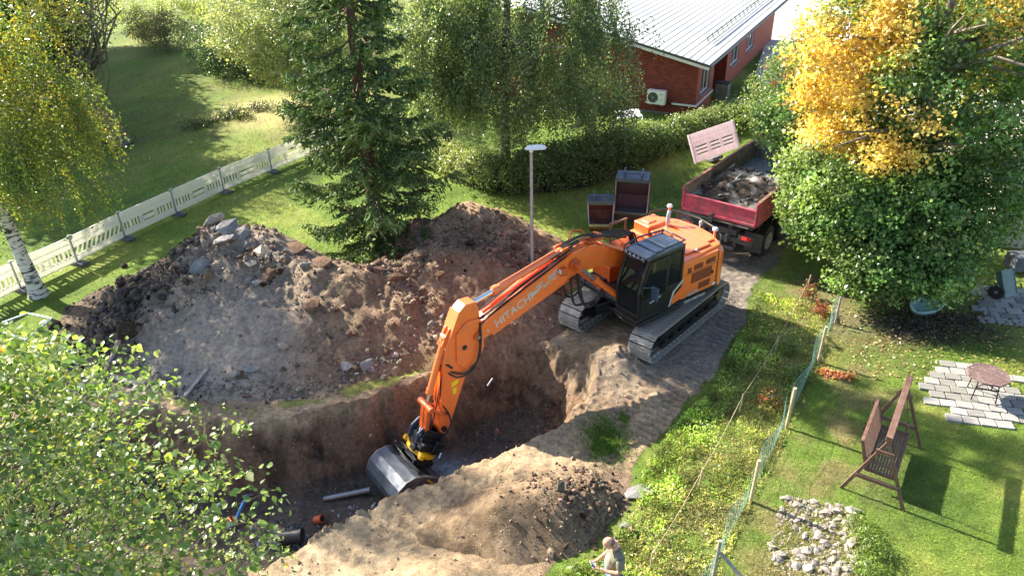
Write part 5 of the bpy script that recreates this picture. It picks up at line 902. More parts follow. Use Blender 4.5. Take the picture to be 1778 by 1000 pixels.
bushy('shrub', (-31, 66, 0), 'pale green shrub farthest back beside the sunlit grass', [(-31, 66, 1.6, 2.4, 2.2, 1.5), (-27.5, 68, 1.6, 2.6, 2.2, 1.5), (-23.6, 66, 1.6, 2.2, 2.2, 1.5)], 300, 26, .25, .15, .1, LT)
bushy('low_shrub', (-15.6, 39.3, 0), 'low sprawling rose shrub lying across the shaded lawn', [(-15.9, 38.8, .2, .9, .6, .35), (-14.8, 39.9, .25, 1.0, .6, .4), (-16.6, 38.2, .15, .6, .5, .25), (-13.4, 41.2, .15, 1.2, .5, .25)], 150, 24, .13, .09, .06, DK+[(.12, .13, .04)])
for i, (x, y, h_, lb) in enumerate(((-31, 49, 12, 'leafy dark tree at the far left behind the old tree'), (-20, 74, 8, 'leafy tree in the back row behind the pale shrub'), (-11, 70, 9, 'green tree in the back row behind the rowan'), (-24.0, 33.5, 11, 'tall leafy tree off to the left shading the lawn'), (-33.0, 60.5, 12, 'broad leafy tree behind the red-tipped shrub'), (-28.5, 40.0, 12.5, 'round crowned tree shading the lawn at the rear'), (-38, 60, 12, 'broad tree beyond the lawn in the far left corner'), (-29.5, 45.0, 12.5, 'tall tree overhanging the shaded lawn at the left edge'), (-26.5, 36.8, 12, 'leafy tree between the yellowing birch and the old trunk'), (-34, 54.2, 12.5, 'tall tree closing the row at the far left'))):
    bushy('leafy_tree', (x, y, 0), lb, [(x, y, h_*.62, 3.4, 3.2, h_*.33), (x+1.6, y-.5, h_*.5, 2.2, 2.2, h_*.22), (x-1.7, y+.3, h_*.48, 2.2, 2.2, h_*.2)], 620, 26, .42, .30, .22, MD if i % 2 else DK, 'tree', stemr=.22)
# ---- hedge
HL = [(-4.6, 34.2), (-3.2, 32.4), (-1.6, 30.2), (-.3, 28.9), (1.4, 28.8), (3.2, 29.3), (5.2, 31.0), (7.4, 33.4), (9.6, 35.4), (12.2, 37.6)]
HH_ = [.8, .8, .9, 1.4, 1.8, 1.8, 1.6, 1.3, 1.1, 1.1]
hg = empty('hedge', (3, 29.5, 0), 0, 'long clipped hedge between the lawn and the brick house', 'hedge')
n = 3000; t = rng.random(n)*9; i = np.clip(t.astype(int), 0, 8); f = t-i; a = np.array(HL); hh = np.array(HH_); base = a[i]*(1-f)[:, None]+a[i+1]*f[:, None]; nrm = (a[i+1]-a[i]); nrm = np.stack([-nrm[:, 1], nrm[:, 0]], -1)/np.linalg.norm(nrm, axis=1)[:, None]; h_ = hh[i]*(1-f)+hh[i+1]*f
th = rng.uniform(-.25, math.pi+.25, n); wv = .62; off = np.cos(th)*wv*rng.uniform(.75, 1.1, n); zz = h_*(.05+.93*np.clip(np.sin(th), -.1, 1)**.45*rng.uniform(.15, 1.05, n)**.35)+.5*fbm(base[:, 0], base[:, 1], .7, 3, 320)*np.clip(np.sin(th), 0, 1)
c_ = np.stack([base[:, 0]+nrm[:, 0]*off, base[:, 1]+nrm[:, 1]*off, np.clip(zz, .06, None)], -1); d_ = np.stack([nrm[:, 0]*np.cos(th), nrm[:, 1]*np.cos(th), np.sin(th)], -1)
def hcol(p):
    q = p+np.array([3, 29.5, 0]); lt = sstep(0, -2, q[:, 0])+.5*sstep(7, 9.5, q[:, 0])+.35*(rng.random(len(p)) < .3); return lerp3(np.array([(.13, .20, .06)])*np.ones((len(p), 1)), (.30, .34, .15), np.clip(lt, 0, 1)*.7)
crown('foliage', hg, mk((3, 29.5, 0), c_), d_, 32, .14, .10, .075, hcol, up_b=.4)
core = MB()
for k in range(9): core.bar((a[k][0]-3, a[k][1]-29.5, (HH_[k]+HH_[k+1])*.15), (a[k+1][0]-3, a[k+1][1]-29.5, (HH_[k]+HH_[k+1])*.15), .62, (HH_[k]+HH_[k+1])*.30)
core.build('dark_core', mat('dark_core_fill', (.045, .05, .028), .95, var=.5, vs=8, bump=1, bs=20), hg)  # solid dark bars added for the shaded inside, closing see-through gaps
bb = MB()
for k in range(26):
    q = a[int(k/26*9)]*(1-(k/26*9) % 1)+a[min(9, int(k/26*9)+1)]*((k/26*9) % 1); bb.tube([(q[0]-3, q[1]-29.5, -.05), (q[0]-3+random.uniform(-.2, .2), q[1]-29.5+random.uniform(-.2, .2), 1.0)], [.03, .015], 5)
bb.build('stems', M['bark'], hg)['kind'] = 'stuff'
# ---- rowan shrub by the house corner, small tree under it
bushy('rowan_shrub', (12.6, 34.6, 0), 'leafy rowan bush with red berries between the house and the truck', [(12.3, 34.4, 2.1, 1.5, 1.5, 1.5), (13.9, 35.0, 2.9, 1.8, 1.6, 2.1), (12.6, 33.4, 1.4, 1.8, 1.4, 1.2), (14.8, 34.2, 2.4, 1.7, 1.6, 2.0), (11.0, 35.2, .9, 1.0, 1.0, .7)], 720, 34, .2, .12, .07, MD+[(.22, .29, .10), (.26, .32, .13)], 'shrub')
c_, d_ = blob_points([(13.0, 33.8, 2.6, 1.9, 1.4, 1.4)], 16, .9); crown('berries', bpy.data.objects['rowan_shrub'], mk((12.6, 34.6, 0), c_), d_, 26, .07, .05, .05, palette([(.5, .03, .02), (.35, .05, .03)]))
# ---- maple at the right, orange upper left part
MP = (12.1, 20.9, 0.0)
mp_ = tree('maple_tree', MP, 'large maple with green and golden orange leaves beside the truck', 'tree', [(0, 0, -.1, .40), (0, 0, .5, .30), (.05, 0, 1.8, .26), (.0, .1, 4, .22), (-.2, .2, 6.5, .16), (0, .3, 10, .05)], [((random.uniform(-3.6, 3.6), random.uniform(-2.8, 3), random.uniform(2.6, 9.5)), .10) for _ in range(44)], 'bark')
mb = [(12.2, 21.2, 5.6, 3.5, 2.9, 2.6, 1.5), (10.4, 21.0, 3.8, 2.2, 2.1, 1.5, 1.1), (12.2, 20.2, 2.7, 3.0, 2.0, 1.6, 1.3), (10.3, 20.6, 2.5, 2.0, 1.7, 1.3, .7), (14.2, 21.0, 3.9, 2.4, 2.4, 1.9, 1.1), (9.9, 21.6, 6.9, 2.0, 2.0, 1.9, 1.0), (12.3, 22, 8.2, 2.8, 2.6, 2.2, 1.2), (14.6, 22.5, 7.0, 2.2, 2.4, 2.2, .6), (11.4, 19.2, 1.7, 1.7, 1.2, .9, .45), (10.8, 25.0, 3.7, 1.4, 1.2, 1.3, .5), (9.9, 24.6, 3.5, .9, .9, 1.1, .3), (9.75, 26.3, 3.6, .9, .7, .9, .25), (9.4, 21.5, 2.8, 1.1, 1.1, 1.0, .4), (9.9, 20.3, 2.0, 1.1, 1.0, .8, .35), (10.5, 18.9, 1.3, 1.2, .9, .8, .3), (12.2, 18.8, 1.3, 1.3, .8, .8, .3)]
c_, d_ = blob_points(mb, 3600, .5); kq = fbm(c_[:, 0]*1.0+c_[:, 2]*.6, c_[:, 1]*.8-c_[:, 2]*.8, 1.15, 3, 340) > -.26; c_, d_ = c_[kq], d_[kq]
# keep a few openings in the upper right part of the crown
hole = [((14.6, 21.5, 7.6), .55), ((13.2, 20.6, 5.9), .5), ((11.6, 19.3, 4.7), .3)]
kp = np.ones(len(c_), bool)
for hc_, hr in hole:
    v = c_-np.array(hc_); axis_ = np.array(hc_)-np.array([0, 0, CAM_H]); axis_ /= np.linalg.norm(axis_); kp &= np.linalg.norm(v-(v@axis_)[:, None]*axis_, axis=1) > hr
kp |= rng.random(len(c_)) < .06
c_, d_ = c_[kp], d_[kp]
def mcol(p):
    q = p+np.array(MP); n_ = fbm(q[:, 0]*1.0+q[:, 2]*.4, q[:, 1]+q[:, 2]*.9, .55, 3, 330)
    iu = q[:, 0]/q[:, 1]; s = 1.25*np.exp(-(((q[:, 0]-9.7)/1.9)**2+((q[:, 2]-7.0)/2.6)**2)**1.4)+.2*np.exp(-(((q[:, 0]-12.5)/1.5)**2+((q[:, 2]-8.6)/1.4)**2))+2.1*n_-.55+.22*rng.normal(size=len(p)); s2 = np.exp(-(((q[:, 0]-9.9)/1.0)**2+((q[:, 2]-4.5)/.8)**2))*1.3+.8*n_-.6; s = np.where(q[:, 2] < 4.2, -1, s); t = np.clip(np.maximum(sstep(-.05, .45, s), sstep(.1, .6, s2)*.8), 0, 1)*(q[:, 1] < 24.2)
    g = lerp3(np.array([(.10, .19, .05)])*np.ones((len(p), 1)), (.25, .34, .11), sstep(-.2, .5, fbm(q[:, 0]*1.3, q[:, 2]*1.3+q[:, 1], .8, 3, 331)+.3*rng.normal(size=len(p))))
    return lerp3(g, np.where(rng.random((len(p), 1)) < .5, np.array([(.62, .50, .13)]), np.array([(.58, .38, .11)])), t)
crown('crown', mp_, mk(MP, c_), d_, 38, .205, .125, .10, mcol, up_b=.55, outb=.7, flat=.7, tjit=.34)
# ---- trees behind the maple
bushy('leafy_tree', (18.5, 29.5, 0), 'dark green tree rising behind the maple at the upper right', [(18.6, 29.5, 6.4, 3.0, 2.8, 2.2), (16.8, 29, 8.0, 2.8, 2.6, 2.2), (20.5, 28, 4.8, 2.4, 2.2, 1.8), (19.4, 29.5, 8.8, 2.8, 2.6, 2.0), (17.0, 27.6, 4.4, 1.9, 1.7, 1.5)], 900, 32, .3, .17, .12, MD+DK, 'tree', stemr=.25)
bushy('leafy_tree', (19.4, 22.6, 0), 'leafy tree at the right edge over the beige shed', [(19.8, 23.6, 6.8, 2.4, 2.2, 1.8), (18.2, 24.2, 7.6, 1.9, 1.9, 1.4), (19.5, 25, 8.8, 2.2, 2.2, 1.8)], 400, 28, .26, .15, .11, MD, 'tree', stemr=.18)
# ---- plants in the weed strip: small red shrubs, raspberry canes
for i, (px, py, cc, lb) in enumerate(((1403, 520, [(.28, .06, .05), (.10, .14, .04)], 'small shrub with red autumn leaves below the maple at the string line'), (1420, 545, [(.34, .08, .06), (.2, .1, .04)], 'small red-leaved bush beside the foot of the net fence'), (1335, 705, [(.3, .09, .04), (.12, .2, .04)], 'low plant with reddish leaves in the weed strip'), (1385, 660, MD, 'green leafy cane bush beside the second net post'), (1370, 615, MD, 'green bush in the shade of the maple beside the string post'))):
    p = P(px, py); bushy('low_shrub', (p.x, p.y, 0), lb, [(p.x, p.y, .22, .22, .22, .2), (p.x+.12, p.y+.1, .34, .15, .15, .15)], 16, 20, .09, .07, .05, cc, stemr=.012)
pp = P(1490, 935); bushy('low_shrub', (6.75, 10.35, 0), 'unmown green grass clump along the right side of the stone bed', [(6.9, 10.6, .12, .25, .3, .16), (6.85, 10.1, .15, .3, .35, .2), (6.6, 9.6, .15, .35, .3, .2)], 120, 26, .09, .08, .02, [(.12, .22, .03), (.2, .25, .05)], stemr=.01)
for k, (px, py, lb) in enumerate(((1437, 648, 'orange wilted hosta clump right beside the wooden net post'), (1466, 655, 'orange wilted hosta clump farther from the net post'))):
    p = P(px, py); E_ = empty('wilted_plant', (p.x, p.y, top1(p.x, p.y)), 0, lb, 'plant', 'wilted orange plants on the lawn'); n = 60; c = np.stack([rng.normal(0, .13, n), rng.normal(0, .09, n), rng.uniform(.02, .12, n)], -1); leaf_quads('leaves', c, .16, .09, tones(n, (.55, .26, .12), .25), M['oleaf'], .9, E_)
# ---- foreground birch top, lower left
FG = (-5.05, 5.3, 0.0)
fg_ = tree('birch_tree', FG, 'young birch with bright leaves filling the lower left corner', 'tree', [(0, 0, 0, .09), (.05, 0, 4, .05), (.0, .0, 6.5, .025), (-.05, .05, 9.3, .008)], None, 'barks')
tw = MB(); LC, LD = [], []
for k in range(510):
    z0_ = 8.4-5.2*rng.random()**.75; a_ = rng.uniform(0, 6.283); rad = min(2.2, (9.1-z0_)*.62+.10)*(.35+.78*rng.random()**.8); s = Vector((0, 0, z0_)); d = Vector((math.cos(a_), math.sin(a_), .25)); Ltw = rng.uniform(.55, 1.0)
    st_ = s+d*(rad*.12); e = s+d*rad; e.z += .15; q = e+Vector((d.x*.22, d.y*.22, -.22-.3*rng.random()))*Ltw
    tw.tube([st_, st_.lerp(e, .55)+Vector((0, 0, .08)), e, q], [.007, .0045, .0025, .0012], 3, False)
    m_ = int(34+16*rng.random())
    for j in range(m_):
        u = .25+.75*j/m_; base = st_.lerp(e, .55)+Vector((0, 0, .08)) if u < .3 else None
        pt = (st_.lerp(e, .55)+Vector((0, 0, .08))).lerp(e, (u-.25)/.45) if u < .7 else e.lerp(q, (u-.7)/.3)
        LC.append((pt.x+rng.normal(0, .10), pt.y+rng.normal(0, .10), pt.z-.03+rng.normal(0, .08))); LD.append((d.x*.4+rng.normal(0, .5), d.y*.4+rng.normal(0, .5), -.7))
tw.build('twigs', M['bark'], fg_)['kind'] = 'stuff'
LC = np.array(LC); LD = np.array(LD); world = LC+np.array(FG); dist = np.linalg.norm(world-np.array([0, 0, CAM_H]), axis=1)
vis = (world-np.array([0, 0, CAM_H])) @ np.array(fw); un = (world-np.array([0, 0, CAM_H])) @ np.array(rt)/vis*FPX+889; vn_ = 500-(world-np.array([0, 0, CAM_H])) @ np.array(up)/vis*FPX
inv_ = (un > 0) & (un < 1778) & (vn_ > 0) & (vn_ < 1000); order = np.argsort(np.where(inv_, dist, 99)); near = order[:300]; rest = order[300:]
# real leaf outline, folded along the midrib
LFV = np.array([(0, -.5, 0), (.30, -.28, .07), (.36, -.02, .08), (.18, .28, .04), (0, .52, -.03), (-.18, .28, .04), (-.36, -.02, .08), (-.30, -.28, .07), (0, -.1, -.01)], np.float32); LFF = np.array([(0, 1, 8), (1, 2, 8), (2, 3, 8), (3, 4, 8), (4, 5, 8), (5, 6, 8), (6, 7, 8), (7, 0, 8)])
def leaf_frames(n, LD_):
    nr = rng.normal(size=(n, 3)); nr[:, 2] += 1.1; nr /= np.linalg.norm(nr, axis=1)[:, None]; t = LD_-(LD_*nr).sum(1)[:, None]*nr; t /= np.linalg.norm(t, axis=1)[:, None]; return np.stack([np.cross(t, nr), t, nr], -1)
def fcol(n):
    g = np.array([(.16, .25, .07), (.25, .33, .09), (.09, .16, .05), (.36, .40, .22), (.50, .38, .06)])[rng.choice(5, n, p=[.36, .22, .28, .12, .02])]; return g*np.exp(rng.normal(0, .18, (n, 1)))
Rm = leaf_frames(len(rest), LD[rest]); sz = rng.gamma(9, .0075, len(rest)); v = np.einsum('nij,kj->nki', Rm, LFV)*sz[:, None, None]+LC[rest][:, None]
F = (LFF[None]+(np.arange(len(rest))*9)[:, None, None]).reshape(-1, 3); o = link('foliage', np_mesh('foliage', v.reshape(-1, 3), F, M['oleaf'], np.repeat(fcol(len(rest)), 9, 0), False), fg_); o['kind'] = 'stuff'
lme = [np_mesh('leaf', LFV, LFF, M['oleaf'], np.tile(c, (9, 1))) for c in fcol(14)]; Rm = leaf_frames(300, LD[near])
for k, i in enumerate(near):
    o = link('leaf', lme[k % 14], fg_, tuple(LC[i])); s = random.uniform(.05, .085); o.rotation_euler = Matrix(Rm[k].tolist()).to_euler(); o.scale = (s, s, s)
# second birch top reaching in at far left, behind the first
FG2 = (-7.6, 6.6, 0.0)
f2_ = tree('birch_tree', FG2, 'second leafy birch top at the very left edge, behind the near one', 'tree', [(0, 0, 0, .12), (0, 0, 5, .08), (0, 0, 8.6, .02)], [((random.uniform(-1.2, 1.2), random.uniform(-1.2, 1.2), random.uniform(4, 8)), .02) for _ in range(16)], 'birch')
c_, d_ = blob_points([(-7.6, 6.6, 5.6, 1.7, 1.7, 1.9), (-6.9, 7.0, 4.5, 1.5, 1.5, 1.5)], 330, .5); crown('crown', f2_, mk(FG2, c_), d_, 24, .2, .055, .042, lambda p: fcol(len(p)), up_b=.8)
# ================================================================ HOUSE
HC = Vector((9.66, 37.96, 0)); hx = Vector((-.88, .475, 0)).normalized(); hy = Vector((.475, .88, 0)).normalized()   # along the gable wall (to the left), along the long wall (away)
HM = Matrix((( hx.x, hy.x, 0, HC.x), (hx.y, hy.y, 0, HC.y), (0, 0, 1, 0), (0, 0, 0, 1)))
HS = empty('brick_house', (0, 0, 0), 0, 'single storey red brick house with white metal tile roof', 'house'); HS.matrix_world = HM
SL = .212
def wallmesh(name, p0, p1, z0, z1a, z1b, m, th=.2, inward=(0, 1), openings=()):
    """vertical wall from p0 to p1 (house x,y), openings (u0,u1,z0,z1); outer face with UVs in metres"""
    p0 = Vector((*p0, 0)); p1 = Vector((*p1, 0)); L_ = (p1-p0).length; d = (p1-p0)/L_; n_ = Vector((inward[0], inward[1], 0)); us = sorted({0, L_, *[o_[0] for o_ in openings], *[o_[1] for o_ in openings]}); zs = sorted({z0, *[o_[2] for o_ in openings], *[o_[3] for o_ in openings]})
    b = MB(); uv = []
    def quad(a, b_, c, d__, uvs): b.add([a, b_, c, d__], [(0, 1, 2, 3)]); uv.extend(uvs)
    for i in range(len(us)-1):
        ua, ub = us[i], us[i+1]; col = [(o_[2], o_[3]) for o_ in openings if o_[0] <= ua+1e-6 and o_[1] >= ub-1e-6]; ta = z1a+(z1b-z1a)*ua/L_; tb_ = z1a+(z1b-z1a)*ub/L_
        segs = []; zc = z0
        for (a_, c_) in sorted(col): segs.append((zc, zc, a_, a_)); zc = c_
        segs.append((zc, zc, ta, tb_))
        for (a0_, b0_, a1_, b1_) in segs: quad(p0+d*ua+Vector((0, 0, a0_)), p0+d*ub+Vector((0, 0, b0_)), p0+d*ub+Vector((0, 0, b1_)), p0+d*ua+Vector((0, 0, a1_)), [(ua, a0_), (ub, b0_), (ub, b1_), (ua, a1_)])
    for (ua, ub, za, zb) in openings:   # reveals
        q = [p0+d*ua+Vector((0, 0, za)), p0+d*ub+Vector((0, 0, za)), p0+d*ub+Vector((0, 0, zb)), p0+d*ua+Vector((0, 0, zb))]
        for k in range(4): a_, c_ = q[k], q[(k+1) % 4]; quad(a_, c_, c_+n_*.14, a_+n_*.14, [(0, 0), (.5, 0), (.5, .14), (0, .14)])
    me = b.mesh(name, m); u = me.uv_layers.new(name='UVMap'); u.data.foreach_set('uv', [x for t_ in uv for x in t_]); return link(name, me, HS)
# gable wall along +x (left); camera sees its -y side
wallmesh('gable_wall', (0, 0), (9, 0), 0, 2.96, 2.96+9*SL, M['brickm'], inward=(0, 1))
# long wall: first bay, set-back bay, second bay
wallmesh('long_wall', (0, 0), (0, 3.3), 0, 2.94, 2.94, M['litbrick'], inward=(1, 0), openings=((.75, 2.35, .98, 2.72),))
wallmesh('recess_wall', (0, 3.3), (.9, 3.3), 0, 2.94, 3.1, M['brickm'], inward=(0, -1)); wallmesh('recess_wall', (.9, 3.3), (.9, 6.3), 0, 3.1, 3.1, M['brickm'], inward=(1, 0)); wallmesh('recess_wall', (.9, 6.3), (0, 6.3), 0, 3.1, 2.94, M['brickm'], inward=(0, 1))
wallmesh('long_wall', (0, 6.3), (0, 20), 0, 2.94, 2.94, M['litbrick'], inward=(1, 0), openings=((.9, 2.9, .98, 2.72), (5, 7, .98, 2.72)))
wallmesh('back_wall', (0, 20), (9, 20), 0, 2.94, 2.94+9*SL, M['brickm'], inward=(0, -1))
def hwin(y0, y1, nm):
    fr = part('window', HS, M['white'], lambda b: (b.box((.09, (y0+y1)/2, 1.01), (.08, y1-y0, .07)), b.box((.09, (y0+y1)/2, 2.69), (.08, y1-y0, .07)), *[b.box((.09, y, 1.85), (.08, .07, 1.6)) for y in (y0+.035, y1-.035)], *[b.box((.09, y0+(y1-y0)*k/nm, 1.85), (.07, .035, 1.6)) for k in range(1, nm)]))
    part('pane', fr, M['winglass'], lambda b: b.box((.11, (y0+y1)/2, 1.85), (.015, y1-y0-.1, 1.6))); part('sill', fr, M['galv'], lambda b: b.box((-.03, (y0+y1)/2, .965), (.2, y1-y0+.1, .03)))
hwin(.75, 2.35, 2); hwin(7.2, 9.2, 2); hwin(11.3, 13.3, 2)
part('brick_panel', HS, M['darktrim'], lambda b: b.box((-.004, 2.62, 1.85), (.01, .42, 1.75)), lab='dark boarding beside the corner window')
# cable duct that wraps the corner at knee height
dc = part('white_duct', HS, M['white'], lambda b: (b.box((.60, -.04, .62), (1.28, .07, .09)), b.box((-.04, 1.62, .62), (.07, 3.38, .09))), bevel=.01, lab='white duct running round the corner low on the wall')
# roof sheet with tile steps
LR, WR, y0r, x0r = 21.2, 10.2, -.55, -.62
nu, nv = int(LR/.0465), 30*3; uu = np.linspace(y0r, y0r+LR, nu); vv = np.linspace(0, WR, nv); UU, VV = np.meshgrid(uu, vv); step = (VV/.35) % 1
zz = 2.86+VV*SL+.016*np.cos(UU/.186*2*math.pi)+.030*(1-step)
XX = x0r+VV; i = np.arange(UU.size).reshape(UU.shape); q = np.stack([i[:-1, :-1], i[1:, :-1], i[1:, 1:], i[:-1, 1:]], -1).reshape(-1, 4)
# crisp step: vertices doubled by snapping
rowv = []; 
for k in range(30): rowv += [k*.35+.001, k*.35+.17, k*.35+.348]
VV = np.repeat(np.array(rowv)[:, None], nu, 1); stp = np.tile(np.array([1, .5, 0]), 30)[:, None]*np.ones((1, nu)); UU = np.repeat(uu[None], 90, 0); zz = 2.87+VV*SL+-.06*(1-stp)*(.15+.85*np.cos(UU/.186*math.pi)**2)
rf = link('roof', np_mesh('roof', np.stack([x0r+VV, UU, zz], -1).reshape(-1, 3), q, M['roof'], None, True), HS)
rf.data.set_sharp_from_angle(angle=R(30))
part('roof_deck', rf, M['soffit'], lambda b: b.add([(x0r+.03, y0r+.03, 2.74), (x0r+.03, y0r+LR, 2.74), (x0r+WR, y0r+LR, 2.74+WR*SL), (x0r+WR, y0r+.03, 2.74+WR*SL), (x0r+.03, y0r+.03, 2.79), (x0r+.03, y0r+LR, 2.79), (x0r+WR, y0r+LR, 2.79+WR*SL), (x0r+WR, y0r+.03, 2.79+WR*SL)], [(0, 3, 2, 1), (4, 5, 6, 7), (0, 1, 5, 4), (3, 7, 6, 2), (0, 4, 7, 3), (1, 2, 6, 5)]))
part('fascia', rf, M['white'], lambda b: (b.bar((x0r, y0r, 2.70), (x0r+WR, y0r, 2.70+WR*SL), .04, .17, (0, 0, 1)), b.box((x0r, y0r+LR/2, 2.72), (.03, LR, .13))), lab='white barge board along the gable')
part('verge_trim', rf, M['darktrim'], lambda b: b.bar((x0r-.01, y0r-.025, 2.83), (x0r+WR, y0r-.025, 2.83+WR*SL), .10, .10))
part('gutter', rf, M['darktrim'], lambda b: b.tube([(x0r-.07, y0r, 2.77), (x0r-.07, y0r+LR, 2.77)], .06, 8), 40)
sg_ = part('snow_guard', rf, M['darktrim'], lambda b: (b.tube([(.55, 3.2, 2.86+1.17*SL+.26), (.55, 19, 2.86+1.17*SL+.26)], .02, 6), b.tube([(.50, 3.2, 2.86+1.12*SL+.13), (.50, 19, 2.86+1.12*SL+.13)], .02, 6), *[b.bar((.42, 3.3+1.05*k, 2.88+1.04*SL), (.60, 3.3+1.05*k, 2.88+1.2*SL+.28), .03, .03) for k in range(15)], *[b.bar((.60, 3.3+1.05*k, 2.88+1.2*SL+.28), (1.0, 3.3+1.05*k, 2.88+1.6*SL), .02, .02) for k in range(15)]))
part('plinth', HS, M['concrete'], lambda b: (b.box((4.5, .04, .05), (9.0, .12, .12)),))
# other half of the roof beyond the ridge so that the house is closed
part('rear_slope', rf, M['roof'], lambda b: b.add([(x0r+WR, y0r, 2.86+WR*SL), (x0r+WR+9, y0r, 2.86+WR*SL-9*SL), (x0r+WR+9, y0r+LR, 2.86+WR*SL-9*SL), (x0r+WR, y0r+LR, 2.86+WR*SL)], [(0, 1, 2, 3)]))
wallmesh('gable_wall', (9, 0), (18, 0), 0, 2.96+9*SL, 2.96, M['brickm'], inward=(0, 1))
# heat pump hung on the gable wall
hp = empty('heat_pump', HM @ Vector((1.97, -.30, .62)), math.atan2(hx.y, hx.x)+math.pi, 'pale grey heat pump unit hung on the red brick gable', 'heat pump')
part('casing', hp, M['white'], lambda b: b.box((0, 0, .33), (.98, .34, .72)), bevel=.03)
part('fan_recess', hp, M['black'], lambda b: b.tube([(-.16, -.172, .33), (-.16, -.180, .33)], .27, 28)); part('fan_grille', hp, M['galv'], lambda b: ([b.tube([Vector((-.16+r_*math.cos(2*math.pi*k/24), -.188, .33+r_*math.sin(2*math.pi*k/24))) for k in range(25)], .004, 4, False) for r_ in (.07, .14, .21, .27)], [b.bar((-.16, -.188, .33), (-.16+.27*math.cos(a_*math.pi/4), -.188, .33+.27*math.sin(a_*math.pi/4)), .008, .008) for a_ in range(8)], b.tube([(-.16, -.18, .33), (-.16, -.2, .33)], .035, 12)))
part('badge', hp, M['frame'], lambda b: (b.box((.27, -.172, .52), (.20, .004, .025)), b.box((.3, -.172, .22), (.11, .004, .022)))); part('valve_cover', hp, M['white'], lambda b: b.box((.47, -.02, .15), (.07, .26, .24)), bevel=.02); part('wall_bracket', hp, M['galv'], lambda b: (b.box((-.3, .05, -.06), (.05, .4, .05)), b.box((.3, .05, -.06), (.05, .4, .05)))); part('pipe_bundle', hp, M['black'], lambda b: b.tube([(.5, .0, .12), (.62, .08, .02), (.72, .22, .0)], .035, 8), 40)
# white garden table with things under the birch, grey bin at the corner
def table_(name, loc, rz, label): 
    E_ = empty(name, loc, rz, label, 'table'); part('table_top', E_, M['white'], lambda b: b.box((0, 0, .72), (1.3, .75, .04), (.25, 0, 0)), bevel=.01); [part('leg', E_, M['white'], lambda b: b.bar((x, y, 0), (x*.9, y*.8, .70), .04, .04)) for x in (-.55, .55) for y in (-.28, .28)]; return E_
table_('garden_table', (6.0, 36.6, 0), .2, 'white garden table half hidden by the birch beside the gable')
bn = empty('storage_bin', HM @ Vector((-.45, 3.9, 0)), math.atan2(hx.y, hx.x), 'grey slatted bin tucked beside the house corner', 'bin'); part('body', bn, M['steel'], lambda b: b.box((0, 0, .45), (.7, .6, .9)), bevel=.03); part('slat', bn, M['white'], lambda b: [b.box((-.3+.12*k, -.31, .5), (.04, .02, .7)) for k in range(6)]); part('lid', bn, M['darktrim'], lambda b: b.box((0, 0, .93), (.76, .66, .06)), bevel=.015)
# yard slab beyond, red wooden house right, shed
yd = MB(); yd.add([(14.6, 33, .09), (18, 31, .09), (30, 36, .09), (75, 60, .09), (70, 120, .09), (26, 75, .09), (15.2, 46, .09)], [(0, 1, 2, 3, 4, 5, 6)]); o = yd.build('paved_yard', M['asphalt']); o['kind'] = 'structure'
for k in range(5): mk_ = MB(); mk_.bar((20+2.5*k, 44+1.2*k, .097), (23+2.5*k, 49+1.2*k, .097), .12, .004); o = mk_.build('painted_line', M['white']); o['kind'] = 'structure'
rh = empty('wooden_house', (26.2, 30.5, 0), R(62), 'red painted wooden building glimpsed through the trees at the right edge', 'building')
M['redwood'] = mat('red_board_paint', (.50, .075, .07), .8, var=.15, vs=4); part('wall', rh, M['redwood'], lambda b: b.box((0, 0, 1.7), (9, 5, 3.4))); part('cladding_board', rh, M['redwood'], lambda b: [b.box((-4.45+.22*k, 2.52, 1.7), (.05, .04, 3.4)) for k in range(41)])['kind'] = 'stuff'
part('roof', rh, M['darktrim'], lambda b: (b.prism([(-2.9, 3.3), (0, 4.7), (2.9, 3.3), (2.9, 3.2), (0, 4.58), (-2.9, 3.2)], -4.8, 4.8, ((0, 1, 0), (0, 0, 1), (1, 0, 0))),)); w__ = part('window', rh, M['white'], lambda b: b.box((-1.5, 2.53, 1.8), (1.3, .06, 1.2))); part('pane', w__, M['winglass'], lambda b: b.box((-1.5, 2.57, 1.8), (1.1, .03, 1.0)))
sd_ = empty('garden_shed', (18.1, 23.6, 0), R(167), 'beige vertical board shed at the right edge', 'shed'); part('wall', sd_, M['shed'], lambda b: b.box((0, 0, 1.15), (3.2, 2.2, 2.3)))
for k in range(16): part('wall_board', sd_, M['shed'], lambda b: b.box((-1.5+.2*k, 1.118, 1.15), (.185, .03, 2.3)))
part('roof', sd_, M['darktrim'], lambda b: b.box((0, 0, 2.38), (3.6, 2.7, .09), (.08, 0, 0)))
